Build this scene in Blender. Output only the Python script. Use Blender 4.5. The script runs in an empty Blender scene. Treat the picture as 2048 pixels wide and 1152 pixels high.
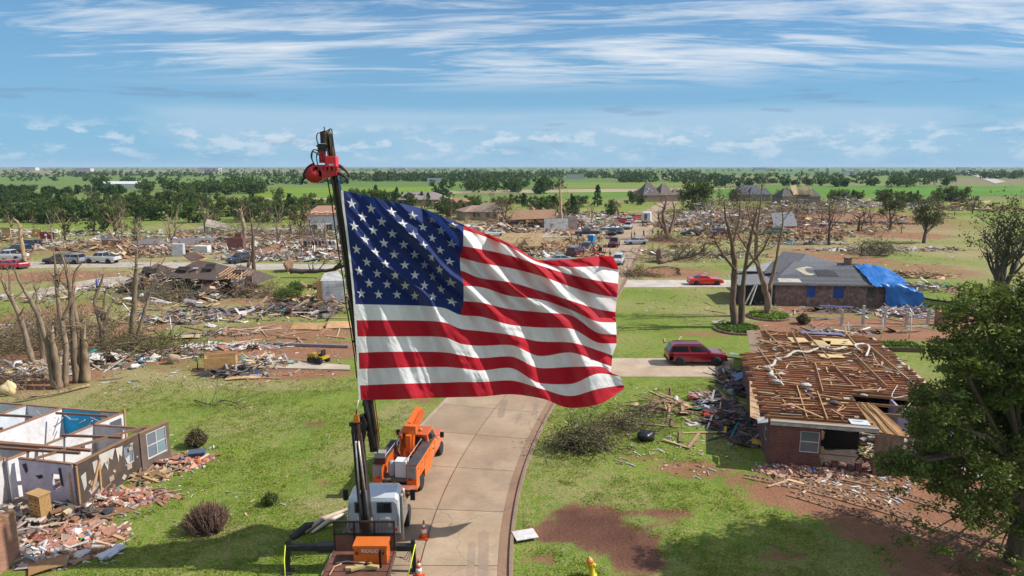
import bpy, math, random
import numpy as np
from mathutils import Vector, Matrix, noise as mnoise
R = math.radians
rnd = random.Random(7)
# ------------------------------------------------------------------ camera, sky, sun, exposure
S = bpy.context.scene
CAMH, PITCH, FPX = 16.0, R(10.1), 1365.33
cam_d = bpy.data.cameras.new('camera'); cam = bpy.data.objects.new('camera', cam_d)
S.collection.objects.link(cam); S.camera = cam
cam.location = (0, 0, CAMH); cam.rotation_euler = (R(90) - PITCH, 0, 0)
cam_d.sensor_width = 36; cam_d.lens = 24; cam_d.clip_start = 0.1; cam_d.clip_end = 60000
S.render.resolution_x, S.render.resolution_y = 1024, 576
S.view_settings.view_transform = 'Standard'; S.view_settings.look = 'None'
S.view_settings.exposure = 0.30; S.view_settings.gamma = 1.0
S.cycles.max_bounces = 6; S.cycles.diffuse_bounces = 3; S.cycles.transparent_max_bounces = 8
S.cycles.volume_bounces = 0
SUN_EL, SUN_AZ = R(43), R(1)          # azimuth from +X, positive is away from the camera
sun_d = bpy.data.lights.new('sun', 'SUN'); sun_d.energy = 5.0; sun_d.angle = R(0.5); sun_d.color = (1.0, 0.95, 0.87)
sun = bpy.data.objects.new('sun', sun_d); S.collection.objects.link(sun)
sv = Vector((math.cos(SUN_EL) * math.cos(SUN_AZ), math.cos(SUN_EL) * math.sin(SUN_AZ), math.sin(SUN_EL)))
sun.rotation_euler = sv.to_track_quat('Z', 'Y').to_euler(); sun.location = (40, -20, 60)

def build_world():
    w = bpy.data.worlds.new('World'); S.world = w; w.use_nodes = True
    nt = w.node_tree; nt.nodes.clear(); N = nt.nodes.new; L = nt.links.new
    out = N('ShaderNodeOutputWorld'); bg = N('ShaderNodeBackground'); bg.inputs[1].default_value = 0.72
    sky = N('ShaderNodeTexSky'); sky.sky_type = 'NISHITA'; sky.sun_disc = False
    sky.sun_elevation = SUN_EL; sky.sun_rotation = R(90) - SUN_AZ; sky.air_density = 1.0; sky.dust_density = 0.15; sky.ozone_density = 3.0
    tc = N('ShaderNodeTexCoord'); sep = N('ShaderNodeSeparateXYZ'); L(tc.outputs['Generated'], sep.inputs[0])
    def math_(op, a, b=None, c=None, clamp=False):
        n = N('ShaderNodeMath'); n.operation = op; n.use_clamp = clamp
        for i, v in enumerate((a, b, c)):
            if v is None: continue
            if isinstance(v, (int, float)): n.inputs[i].default_value = v
            else: L(v, n.inputs[i])
        return n.outputs[0]
    def ramp(v, stops):
        n = N('ShaderNodeValToRGB'); L(v, n.inputs[0]); e = n.color_ramp.elements
        while len(e) < len(stops): e.new(0.5)
        for el, (p, c) in zip(e, stops): el.position = p; el.color = (c, c, c, 1)
        return n.outputs[0]
    def noise(vec, sc, det=6, rough=0.55, dist=0.0):
        n = N('ShaderNodeTexNoise'); L(vec, n.inputs['Vector']); n.inputs['Scale'].default_value = sc
        n.inputs['Detail'].default_value = det; n.inputs['Roughness'].default_value = rough; n.inputs['Distortion'].default_value = dist
        return n.outputs[0]
    def mapping(vec, sc, rot=0, loc=(0, 0, 0)):
        n = N('ShaderNodeMapping'); L(vec, n.inputs[0]); n.inputs['Scale'].default_value = sc
        n.inputs['Rotation'].default_value = (0, 0, rot); n.inputs['Location'].default_value = loc
        return n.outputs[0]
    z = sep.outputs[2]; zc = math_('MAXIMUM', z, 0.0)
    # cirrus: a high flat layer, seen in perspective
    den = math_('ADD', zc, 0.10)
    cx = math_('DIVIDE', sep.outputs[0], den); cy = math_('DIVIDE', sep.outputs[1], den)
    comb = N('ShaderNodeCombineXYZ'); L(cx, comb.inputs[0]); L(cy, comb.inputs[1])
    v1 = mapping(comb.outputs[0], (0.42, 1.25, 1), R(10), (3.1, 1.2, 0))
    n1 = noise(v1, 1.0, 9, 0.60, 1.3)
    v2 = mapping(comb.outputs[0], (0.30, 0.34, 1), R(-6), (6.4, 2.9, 0))
    n2 = noise(v2, 1.0, 2, 0.5, 0.5)
    v3 = mapping(comb.outputs[0], (1.1, 5.0, 1), R(16), (0.3, 4.0, 0))
    n3 = noise(v3, 1.0, 6, 0.65, 1.6)
    s = math_('ADD', math_('MULTIPLY', n1, 0.60), math_('ADD', math_('MULTIPLY', n2, 0.72), math_('MULTIPLY', n3, 0.36)))
    cir = ramp(s, [(0.80, 0), (0.875, 0.46), (0.985, 0.95)])
    cir = math_('MULTIPLY', cir, ramp(zc, [(0.10, 0), (0.135, 1)]))
    # low cumulus bank near the horizon
    sph = N('ShaderNodeCombineXYZ'); L(sep.outputs[0], sph.inputs[0]); L(sep.outputs[1], sph.inputs[1]); L(math_('MULTIPLY', z, 3.2), sph.inputs[2])
    nb = noise(mapping(sph.outputs[0], (22, 22, 19)), 1.0, 8, 0.62, 0.1)
    low = math_('MULTIPLY', ramp(nb, [(0.50, 0), (0.61, 0.75)]), ramp(zc, [(0.0, 0.0), (0.012, 0.5), (0.04, 0.85), (0.062, 0)]))
    nb2 = noise(mapping(sph.outputs[0], (1.6, 1.6, 3.0), 0, (2.3, 5.2, 0)), 1.0, 4, 0.5, 0.2)
    veil = math_('MULTIPLY', ramp(nb2, [(0.44, 0), (0.56, 0.55)]), ramp(zc, [(0.0, 0.6), (0.07, 0.9), (0.086, 0.0)]))
    dk = noise(mapping(sph.outputs[0], (7, 7, 18), 0, (4.3, 2.1, 6.6)), 1.0, 6, 0.55, 0.2)
    dark = math_('MULTIPLY', ramp(dk, [(0.58, 0), (0.64, 0.55)]), ramp(zc, [(0.02, 0.25), (0.05, 0.5), (0.105, 0.75), (0.125, 0)]))
    # clear sky: physically based, a little deeper blue
    skyc = N('ShaderNodeMix'); skyc.data_type = 'RGBA'; skyc.blend_type = 'MULTIPLY'; skyc.inputs[0].default_value = 1.0
    L(sky.outputs[0], skyc.inputs[6]); skyc.inputs[7].default_value = (0.026, 0.062, 0.108, 1)
    def mix(f, a, col):
        m = N('ShaderNodeMix'); m.data_type = 'RGBA'; L(f, m.inputs[0]); L(a, m.inputs[6]); m.inputs[7].default_value = (*col, 1)
        return m.outputs[2]
    base = mix(ramp(zc, [(0.0, 0.92), (0.15, 0.62), (0.40, 0.0)]), skyc.outputs[2], (0.31, 0.60, 0.84))
    c = mix(veil, base, (0.62, 0.78, 0.94))
    c = mix(low, c, (0.85, 0.93, 1.02))
    c = mix(dark, c, (0.22, 0.34, 0.52))
    c = mix(cir, c, (0.95, 1.0, 1.06))
    L(c, bg.inputs[0]); L(bg.outputs[0], out.inputs[0])
build_world()

# ------------------------------------------------------------------ calibrated survey: pixel of the 2048 px photograph -> point on the site
cp, sp = math.cos(PITCH), math.sin(PITCH)
def raydir(px, py):
    dx, dy = (px - 1024) / FPX, -(py - 576) / FPX
    return Vector((dx, cp + dy * sp, -sp + dy * cp))
def g(px, py, z=0.0):
    d = raydir(px, py); t = (z - CAMH) / d.z
    return Vector((d.x * t, d.y * t, z))
def at(px, py, Y):
    d = raydir(px, py); t = Y / d.y
    return Vector((d.x * t, Y, CAMH + d.z * t))

# ------------------------------------------------------------------ materials
MATS = {}
def newmat(name):
    m = bpy.data.materials.new(name); m.use_nodes = True; nt = m.node_tree
    b = nt.nodes['Principled BSDF']; MATS[name] = m
    return m, nt, b
def nn(nt, t, **kw):
    n = nt.nodes.new(t)
    for k, v in kw.items(): setattr(n, k, v)
    return n
def tex_noise(nt, vec, scale, detail=4, rough=0.55, dist=0.0):
    n = nn(nt, 'ShaderNodeTexNoise'); n.inputs['Scale'].default_value = scale; n.inputs['Detail'].default_value = detail
    n.inputs['Roughness'].default_value = rough; n.inputs['Distortion'].default_value = dist
    if vec is not None: nt.links.new(vec, n.inputs['Vector'])
    return n.outputs[0]
def vramp(nt, v, stops):
    n = nn(nt, 'ShaderNodeValToRGB'); nt.links.new(v, n.inputs[0]); e = n.color_ramp.elements
    while len(e) < len(stops): e.new(0.5)
    for el, (p, c) in zip(e, stops):
        el.position = p; el.color = (c, c, c, 1) if isinstance(c, (int, float)) else (*c, 1)
    return n.outputs[0]
def mixc(nt, f, a, b, blend='MIX'):
    m = nn(nt, 'ShaderNodeMix', data_type='RGBA', blend_type=blend)
    for i, v in ((0, f), (6, a), (7, b)):
        if isinstance(v, (int, float)): m.inputs[i].default_value = v
        elif isinstance(v, tuple): m.inputs[i].default_value = (*v, 1)
        else: nt.links.new(v, m.inputs[i])
    return m.outputs[2]
def vmath(nt, op, a, b=None, clamp=False):
    n = nn(nt, 'ShaderNodeMath', operation=op, use_clamp=clamp)
    for i, v in enumerate((a, b)):
        if v is None: continue
        if isinstance(v, (int, float)): n.inputs[i].default_value = v
        else: nt.links.new(v, n.inputs[i])
    return n.outputs[0]
def bump(nt, b, h, strength, dist=0.02):
    n = nn(nt, 'ShaderNodeBump'); n.inputs['Strength'].default_value = strength; n.inputs['Distance'].default_value = dist
    nt.links.new(h, n.inputs['Height']); nt.links.new(n.outputs[0], b.inputs['Normal'])
def attr_mat(name, rough=0.8, metal=0.0, var=0.35, scale=3.0, bmp=0.3, bscale=None, spec=0.4, stretch=(1, 1, 1), coat=0.0, dirt=0.0, transl=0.0):
    """colour comes from the mesh's own 'col' attribute, broken up by wear noise"""
    m, nt, b = newmat(name)
    a = nn(nt, 'ShaderNodeAttribute', attribute_name='col'); tc = nn(nt, 'ShaderNodeTexCoord')
    mp = nn(nt, 'ShaderNodeMapping'); mp.inputs['Scale'].default_value = stretch; nt.links.new(tc.outputs['Object'], mp.inputs[0])
    n1 = tex_noise(nt, mp.outputs[0], scale, 6, 0.65)
    f = vramp(nt, n1, [(0.25, 1.0 - var), (0.75, 1.0 + var * 0.5)])
    c = mixc(nt, 1.0, a.outputs['Color'], f, 'MULTIPLY')
    oi = nn(nt, 'ShaderNodeObjectInfo'); rv = vramp(nt, oi.outputs['Random'], [(0, 0.86), (1, 1.1)])
    c = mixc(nt, 1.0, c, rv, 'MULTIPLY')
    if dirt:
        n2 = tex_noise(nt, tc.outputs['Object'], scale * 0.6, 8, 0.7, 0.5)
        c = mixc(nt, vramp(nt, n2, [(0.5, 0), (0.72, dirt)]), c, (0.16, 0.10, 0.065))
    nt.links.new(c, b.inputs['Base Color'])
    b.inputs['Roughness'].default_value = rough; b.inputs['Metallic'].default_value = metal
    b.inputs['Specular IOR Level'].default_value = spec; b.inputs['Coat Weight'].default_value = coat; b.inputs['Coat Roughness'].default_value = 0.08
    if bmp: bump(nt, b, tex_noise(nt, mp.outputs[0], bscale or scale * 6, 4), bmp)
    if transl:
        tr = nn(nt, 'ShaderNodeBsdfTranslucent'); nt.links.new(c, tr.inputs[0]); ms = nn(nt, 'ShaderNodeMixShader'); ms.inputs[0].default_value = transl
        nt.links.new(b.outputs[0], ms.inputs[1]); nt.links.new(tr.outputs[0], ms.inputs[2]); nt.links.new(ms.outputs[0], nt.nodes['Material Output'].inputs[0])
    return m
attr_mat('matte', 0.85, 0, 0.3, 2.5, 0.25)
attr_mat('worn', 0.75, 0, 0.35, 2.0, 0.3, dirt=0.75)
attr_mat('plaster', 0.9, 0, 0.22, 1.6, 0.3, dirt=0.42)
attr_mat('rubble', 0.9, 0, 0.45, 1.2, 0.5, dirt=0.5)
attr_mat('lumber', 0.75, 0, 0.4, 2.2, 0.3, stretch=(0.4, 6, 6))
attr_mat('steel', 0.5, 0.35, 0.4, 3.0, 0.25, dirt=0.35)
attr_mat('paint', 0.35, 0, 0.12, 1.5, 0.05, spec=0.5, dirt=0.30)
attr_mat('carpaint', 0.22, 0.1, 0.05, 1.0, 0.0, coat=0.8, dirt=0.22)
attr_mat('rubber', 0.85, 0, 0.2, 4.0, 0.2)
attr_mat('fabric', 0.9, 0, 0.2, 2.0, 0.6, bscale=5.0)
attr_mat('bark', 0.92, 0, 0.75, 1.9, 1.0, stretch=(2.2, 2.2, 0.4), bscale=5)
attr_mat('shingle', 0.92, 0, 0.4, 3.5, 0.5, bscale=16)
attr_mat('tarp', 0.4, 0, 0.25, 1.2, 0.9, bscale=2.2, spec=0.5)
m, nt, b = newmat('glass')
a = nn(nt, 'ShaderNodeAttribute', attribute_name='col'); nt.links.new(a.outputs['Color'], b.inputs['Base Color'])
b.inputs['Roughness'].default_value = 0.06; b.inputs['Specular IOR Level'].default_value = 0.9
def leaf_mat(name, c1, c2, tr=0.3):
    m, nt, b = newmat(name)
    ge = nn(nt, 'ShaderNodeNewGeometry'); oi = nn(nt, 'ShaderNodeObjectInfo')
    r = nn(nt, 'ShaderNodeAttribute', attribute_name='rv')
    c = mixc(nt, r.outputs['Fac'], c1, c2)
    c = mixc(nt, 1.0, c, vramp(nt, oi.outputs['Random'], [(0, (0.75, 0.8, 0.8)), (1, (1.25, 1.12, 0.95))]), 'MULTIPLY')
    nt.links.new(c, b.inputs['Base Color']); b.inputs['Roughness'].default_value = 0.55; b.inputs['Specular IOR Level'].default_value = 0.25
    t = nn(nt, 'ShaderNodeBsdfTranslucent'); nt.links.new(mixc(nt, 1.0, c, (1.2, 1.3, 0.5), 'MULTIPLY'), t.inputs[0])
    ms = nn(nt, 'ShaderNodeMixShader'); ms.inputs[0].default_value = tr
    nt.links.new(b.outputs[0], ms.inputs[1]); nt.links.new(t.outputs[0], ms.inputs[2])
    nt.links.new(ms.outputs[0], nt.nodes['Material Output'].inputs[0])
    return m
leaf_mat('leaf_dark', (0.025, 0.055, 0.014), (0.075, 0.13, 0.03))
leaf_mat('leaf_mid', (0.035, 0.07, 0.016), (0.155, 0.19, 0.055))
leaf_mat('leaf_olive', (0.05, 0.06, 0.025), (0.13, 0.14, 0.055))
leaf_mat('leaf_dry', (0.09, 0.07, 0.035), (0.19, 0.16, 0.08), 0.15)
leaf_mat('leaf_lime', (0.07, 0.14, 0.02), (0.16, 0.24, 0.05))

def brick_mat(name, c1, c2, mortar, scale=1.0, dirt=0.0):
    m, nt, b = newmat(name)
    tc = nn(nt, 'ShaderNodeTexCoord'); ge = nn(nt, 'ShaderNodeNewGeometry')
    sx = nn(nt, 'ShaderNodeSeparateXYZ'); nt.links.new(tc.outputs['Object'], sx.inputs[0])
    cb = nn(nt, 'ShaderNodeCombineXYZ'); nt.links.new(vmath(nt, 'ADD', sx.outputs[0], sx.outputs[1]), cb.inputs[0]); nt.links.new(sx.outputs[2], cb.inputs[1])
    br = nn(nt, 'ShaderNodeTexBrick'); nt.links.new(cb.outputs[0], br.inputs['Vector'])
    br.inputs['Color1'].default_value = (*c1, 1); br.inputs['Color2'].default_value = (*c2, 1); br.inputs['Mortar'].default_value = (*mortar, 1)
    br.inputs['Scale'].default_value = scale; br.inputs['Brick Width'].default_value = 0.23; br.inputs['Row Height'].default_value = 0.08; br.inputs['Mortar Size'].default_value = 0.010
    n1 = tex_noise(nt, tc.outputs['Object'], 1.3, 6, 0.6)
    c = mixc(nt, 1.0, br.outputs['Color'], vramp(nt, n1, [(0.3, 0.65), (0.7, 1.15)]), 'MULTIPLY')
    if dirt: c = mixc(nt, vramp(nt, tex_noise(nt, tc.outputs['Object'], 2.2, 7, 0.65), [(0.45, 0), (0.6, dirt)]), c, (0.34, 0.27, 0.24))
    nt.links.new(c, b.inputs['Base Color']); b.inputs['Roughness'].default_value = 0.9
    bump(nt, b, vmath(nt, 'SUBTRACT', 1.0, br.outputs['Fac']), 0.6, 0.01)
brick_mat('brick_red', (0.19, 0.055, 0.045), (0.13, 0.035, 0.03), (0.20, 0.14, 0.12))
brick_mat('brick_orange', (0.40, 0.17, 0.10), (0.30, 0.12, 0.075), (0.36, 0.27, 0.2))
brick_mat('brick_mixed', (0.22, 0.085, 0.06), (0.12, 0.06, 0.05), (0.26, 0.20, 0.17), dirt=0.6)

# ------------------------------------------------------------------ mesh building helpers
COL = S.collection
class MB:
    """collects shapes; build() links them as ONE mesh object"""
    def __init__(s): s.v, s.f, s.c, s.sm = [], [], [], []; s.M = None
    def add(s, verts, faces, col, smooth=False):
        o = len(s.v)
        if s.M is not None: verts = [s.M @ Vector(p) for p in verts]
        s.v.extend([tuple(p) for p in verts])
        for f in faces: s.f.append([i + o for i in f]); s.c.append(col); s.sm.append(smooth)
        return s
    def box(s, c, d, col=(.5, .5, .5), rz=0.0, rot=None, taper=None):
        hx, hy, hz = d[0] / 2, d[1] / 2, d[2] / 2; tx, ty = taper or (1, 1)
        p = [Vector((x * hx * (tx if z > 0 else 1), y * hy * (ty if z > 0 else 1), z * hz)) for z in (-1, 1) for y in (-1, 1) for x in (-1, 1)]
        m = rot if rot is not None else Matrix.Rotation(rz, 3, 'Z')
        p = [m @ q + Vector(c) for q in p]
        return s.add(p, [(0, 2, 3, 1), (4, 5, 7, 6), (0, 1, 5, 4), (2, 6, 7, 3), (0, 4, 6, 2), (1, 3, 7, 5)], col)
    def bar(s, a, b, w, h, col=(.5, .5, .5), roll=0.0):
        a, b = Vector(a), Vector(b); d = b - a; ln = d.length
        if ln < 1e-5: return s
        x = d / ln; up = Vector((0, 0, 1)) if abs(x.z) < 0.99 else Vector((0, 1, 0))
        y = up.cross(x).normalized(); z = x.cross(y)
        if roll: q = Matrix.Rotation(roll, 3, x); y = q @ y; z = q @ z
        m = Matrix((x, y, z)).transposed()
        return s.box((a + b) / 2, (ln, w, h), col, rot=m)
    def tube(s, pts, rad, n=6, col=(.5, .5, .5), cap=True):
        pts = [Vector(p) for p in pts]; k = len(pts)
        if isinstance(rad, (int, float)): rad = [rad] * k
        vs, fs = [], []; pu = None
        for i, p in enumerate(pts):
            d = (pts[min(i + 1, k - 1)] - pts[max(i - 1, 0)])
            d = d.normalized() if d.length > 1e-6 else Vector((0, 0, 1))
            u = (pu - d * pu.dot(d)) if pu is not None else (Vector((1, 0, 0)) if abs(d.x) < 0.8 else Vector((0, 1, 0))) - d * (d.x if abs(d.x) < 0.8 else d.y)
            u.normalize(); pu = u; w = d.cross(u)
            for j in range(n):
                an = 2 * math.pi * j / n; vs.append(p + (u * math.cos(an) + w * math.sin(an)) * rad[i])
        for i in range(k - 1):
            for j in range(n): fs.append((i * n + j, i * n + (j + 1) % n, (i + 1) * n + (j + 1) % n, (i + 1) * n + j))
        if cap: fs.append(tuple(range(n))[::-1]); fs.append(tuple((k - 1) * n + j for j in range(n)))
        return s.add(vs, fs, col, True)
    def lathe(s, c, prof, n=16, col=(.5, .5, .5), axis='Z'):
        vs, fs = [], []
        for r, z in prof:
            for j in range(n):
                an = 2 * math.pi * j / n; p = (r * math.cos(an), r * math.sin(an), z)
                if axis == 'X': p = (p[2], p[0], p[1])
                if axis == 'Y': p = (p[0], p[2], p[1])
                vs.append(Vector(p) + Vector(c))
        k = len(prof)
        for i in range(k - 1):
            for j in range(n): fs.append((i * n + j, i * n + (j + 1) % n, (i + 1) * n + (j + 1) % n, (i + 1) * n + j))
        fs.append(tuple(range(n))[::-1]); fs.append(tuple((k - 1) * n + j for j in range(n)))
        return s.add(vs, fs, col, True)
    def prism(s, poly, z0, z1, col=(.5, .5, .5)):
        n = len(poly); vs = [(x, y, z0) for x, y in poly] + [(x, y, z1) for x, y in poly]
        fs = [tuple(range(n))[::-1], tuple(range(n, 2 * n))] + [(i, (i + 1) % n, n + (i + 1) % n, n + i) for i in range(n)]
        return s.add(vs, fs, col)
    def plate(s, pts, t, col=(.5, .5, .5)):
        """a flat polygon in space given thickness t"""
        pts = [Vector(p) for p in pts]; n = len(pts); nrm = (pts[1] - pts[0]).cross(pts[2] - pts[0]).normalized() * t
        vs = pts + [p - nrm for p in pts]
        fs = [tuple(range(n)), tuple(range(n, 2 * n))[::-1]] + [(i, n + i, n + (i + 1) % n, (i + 1) % n) for i in range(n)]
        return s.add(vs, fs, col)
    def loft(s, rings, col=(.5, .5, .5), smooth=False, closed=True):
        n = len(rings[0]); vs = [p for r in rings for p in r]; fs = []
        for i in range(len(rings) - 1):
            for j in range(n if closed else n - 1): fs.append((i * n + j, i * n + (j + 1) % n, (i + 1) * n + (j + 1) % n, (i + 1) * n + j))
        if closed: fs.append(tuple(range(n))[::-1]); fs.append(tuple((len(rings) - 1) * n + j for j in range(n)))
        return s.add(vs, fs, col, smooth)
    def mesh(s, name, mat):
        me = bpy.data.meshes.new(name); me.from_pydata(s.v, [], s.f)
        if s.f:
            at_ = me.attributes.new('col', 'FLOAT_COLOR', 'FACE')
            at_.data.foreach_set('color', np.array([(*c[:3], 1.0) for c in s.c], dtype=np.float32).ravel())
            me.polygons.foreach_set('use_smooth', np.array(s.sm, dtype=bool))
        me.materials.append(MATS[mat]); me.update()
        return me
    def build(s, name, mat='matte', parent=None, loc=None, rz=0.0):
        return link(name, s.mesh(name, mat), parent, loc, rz)
def link(name, me, parent=None, loc=None, rz=0.0):
    o = bpy.data.objects.new(name, me); COL.objects.link(o)
    if parent is not None: o.parent = parent
    if loc is not None: o.location = loc
    if rz: o.rotation_euler = (0, 0, rz)
    return o
def tag(o, label=None, cat=None, group=None, kind=None):
    if label: o['label'] = label
    if cat: o['category'] = cat
    if group: o['group'] = group
    if kind: o['kind'] = kind
    return o
def thing(name, label, cat, loc=(0, 0, 0), rz=0.0, group=None):
    o = bpy.data.objects.new(name, None); COL.objects.link(o); o.location = loc; o.rotation_euler = (0, 0, rz); o.empty_display_size = 0.2
    return tag(o, label, cat, group)
def struct(name, mb, mat, parent=None):
    o = mb.build(name, mat, parent)
    if parent is None: o['kind'] = 'structure'
    return o
def copy_tree(o, parent=None):
    c = o.copy(); COL.objects.link(c); c.parent = parent
    for ch in [x for x in o.children]: copy_tree(ch, c)
    return c
def jit(c, a=0.15, r=rnd):
    k = 1 + r.uniform(-a, a); return tuple(max(0.0, x * k * (1 + r.uniform(-a, a) * 0.3)) for x in c)
def smoothstep(a, b, x): t = np.clip((x - a) / (b - a), 0, 1); return t * t * (3 - 2 * t)
# ------------------------------------------------------------------ the setting: ground, road, kerbs, driveways, fields
ROADC = [(-3.6, -30), (-3.9, 5), (-3.75, 20), (-3.75, 26), (-3.55, 30), (-3.1, 34), (-2.3, 38.5), (-1.05, 44), (1.1, 52), (4.0, 63), (13.2, 98.6), (25.6, 150), (40.0, 205), (51, 245), (62, 282), (74, 318)]
def spline(pts, step):
    P = [np.array(p, float) for p in pts]; out = []
    for i in range(len(P) - 1):
        p0 = P[max(i - 1, 0)]; p1 = P[i]; p2 = P[i + 1]; p3 = P[min(i + 2, len(P) - 1)]
        n = max(2, int(np.linalg.norm(p2 - p1) / step))
        for k in range(n):
            t = k / n; out.append(0.5 * (2 * p1 + (p2 - p0) * t + (2 * p0 - 5 * p1 + 4 * p2 - p3) * t * t + (3 * p1 - p0 - 3 * p2 + p3) * t ** 3))
    out.append(P[-1]); return np.array(out)
def resample(c, step):
    d = np.r_[0, np.cumsum(np.linalg.norm(np.diff(c, axis=0), axis=1))]; n = int(d[-1] / step); s_ = np.linspace(0, d[-1], n + 1)
    return np.c_[np.interp(s_, d, c[:, 0]), np.interp(s_, d, c[:, 1])]
RC = resample(spline(ROADC, 1.0), 1.15)
tn = np.gradient(RC, axis=0); tn /= np.linalg.norm(tn, axis=1)[:, None]; RN = np.c_[tn[:, 1], -tn[:, 0]]      # to the right
HW = 3.62
def roadp(i, off): return RC[i] + RN[i] * off
def strip(i0, i1, a, b, z, col, mb=None, zb=None):
    mb = mb or MB(); vs = []
    for i in range(i0, i1 + 1):
        for o in (a, b): p = roadp(i, o); vs.append((p[0], p[1], z))
    n = i1 - i0
    mb.add(vs, [(2 * k, 2 * k + 1, 2 * k + 3, 2 * k + 2) for k in range(n)], col)
    return mb

def ground_mat():
    m, nt, b = newmat('ground'); Lk = nt.links.new
    ge = nn(nt, 'ShaderNodeNewGeometry'); pos = ge.outputs['Position']
    da = nn(nt, 'ShaderNodeAttribute', attribute_name='dirt'); ta = nn(nt, 'ShaderNodeAttribute', attribute_name='dry'); wa = nn(nt, 'ShaderNodeAttribute', attribute_name='wet')
    nbig = tex_noise(nt, pos, 0.045, 5, 0.6); nmid = tex_noise(nt, pos, 0.35, 6, 0.65, 0.4); nfin = tex_noise(nt, pos, 2.2, 6, 0.7); ntiny = tex_noise(nt, pos, 9.0, 4, 0.7)
    gr = mixc(nt, vramp(nt, nmid, [(0.35, 0), (0.65, 1)]), (0.075, 0.155, 0.014), (0.165, 0.245, 0.030))
    gr = mixc(nt, vramp(nt, nfin, [(0.36, 0), (0.64, 0.9)]), gr, (0.21, 0.225, 0.055))
    dryf = vmath(nt, 'ADD', vramp(nt, nbig, [(0.38, 0.0), (0.62, 0.50)]), vmath(nt, 'ADD', ta.outputs['Fac'], vmath(nt, 'MULTIPLY', vmath(nt, 'SUBTRACT', nfin, 0.5), 1.1)))
    gr = mixc(nt, vramp(nt, dryf, [(0.22, 0), (0.75, 0.85)]), gr, (0.31, 0.25, 0.13))
    gr = mixc(nt, 1.0, gr, vramp(nt, ntiny, [(0.3, 0.45), (0.7, 1.45)]), 'MULTIPLY')
    di = mixc(nt, vramp(nt, nmid, [(0.3, 0), (0.7, 1)]), (0.255, 0.108, 0.058), (0.36, 0.195, 0.115))
    di = mixc(nt, vramp(nt, nfin, [(0.3, 0), (0.75, 0.6)]), di, (0.14, 0.075, 0.05))
    di = mixc(nt, wa.outputs['Fac'], di, (0.085, 0.034, 0.022))
    di = mixc(nt, 1.0, di, vramp(nt, ntiny, [(0.3, 0.75), (0.7, 1.2)]), 'MULTIPLY')
    e = vmath(nt, 'ADD', da.outputs['Fac'], vmath(nt, 'ADD', vmath(nt, 'MULTIPLY', vmath(nt, 'SUBTRACT', nfin, 0.5), 1.3), vmath(nt, 'ADD', vmath(nt, 'MULTIPLY', vmath(nt, 'SUBTRACT', nmid, 0.5), 1.4), vmath(nt, 'MULTIPLY', vmath(nt, 'SUBTRACT', ntiny, 0.5), 1.5))))
    df = vramp(nt, e, [(0.42, 0), (0.62, 1)])
    near = mixc(nt, df, gr, di)
    # far countryside: a patchwork of fields
    vo = nn(nt, 'ShaderNodeTexVoronoi', voronoi_dimensions='2D', distance='CHEBYCHEV'); mp = nn(nt, 'ShaderNodeMapping'); mp.inputs['Scale'].default_value = (0.0016, 0.0011, 1); mp.inputs['Rotation'].default_value = (0, 0, R(-12)); Lk(pos, mp.inputs[0]); Lk(mp.outputs[0], vo.inputs['Vector']); vo.inputs['Scale'].default_value = 1.0
    sc = nn(nt, 'ShaderNodeSeparateColor'); Lk(vo.outputs['Color'], sc.inputs[0])
    fc = vramp(nt, sc.outputs[0], [(0.0, (0.085, 0.15, 0.03)), (0.3, (0.12, 0.19, 0.045)), (0.55, (0.15, 0.19, 0.06)), (0.75, (0.09, 0.14, 0.04)), (0.9, (0.24, 0.19, 0.11)), (1.0, (0.12, 0.2, 0.035))])
    fc = mixc(nt, vramp(nt, tex_noise(nt, pos, 0.012, 6, 0.65), [(0.35, 0), (0.7, 0.5)]), fc, (0.10, 0.13, 0.045))
    sx = nn(nt, 'ShaderNodeSeparateXYZ'); Lk(pos, sx.inputs[0])
    far = nn(nt, 'ShaderNodeMapRange'); far.inputs[1].default_value = 300; far.inputs[2].default_value = 380; Lk(sx.outputs[1], far.inputs[0])
    c = mixc(nt, far.outputs[0], near, fc)
    Lk(c, b.inputs['Base Color']); b.inputs['Specular IOR Level'].default_value = 0.15
    rr = mixc(nt, wa.outputs['Fac'], (0.95, 0.95, 0.95), (0.35, 0.35, 0.35)); Lk(rr, b.inputs['Roughness'])
    h = vmath(nt, 'ADD', ntiny, vmath(nt, 'MULTIPLY', nfin, 1.5)); bump(nt, b, h, 0.8, 0.09)
ground_mat()

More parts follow.
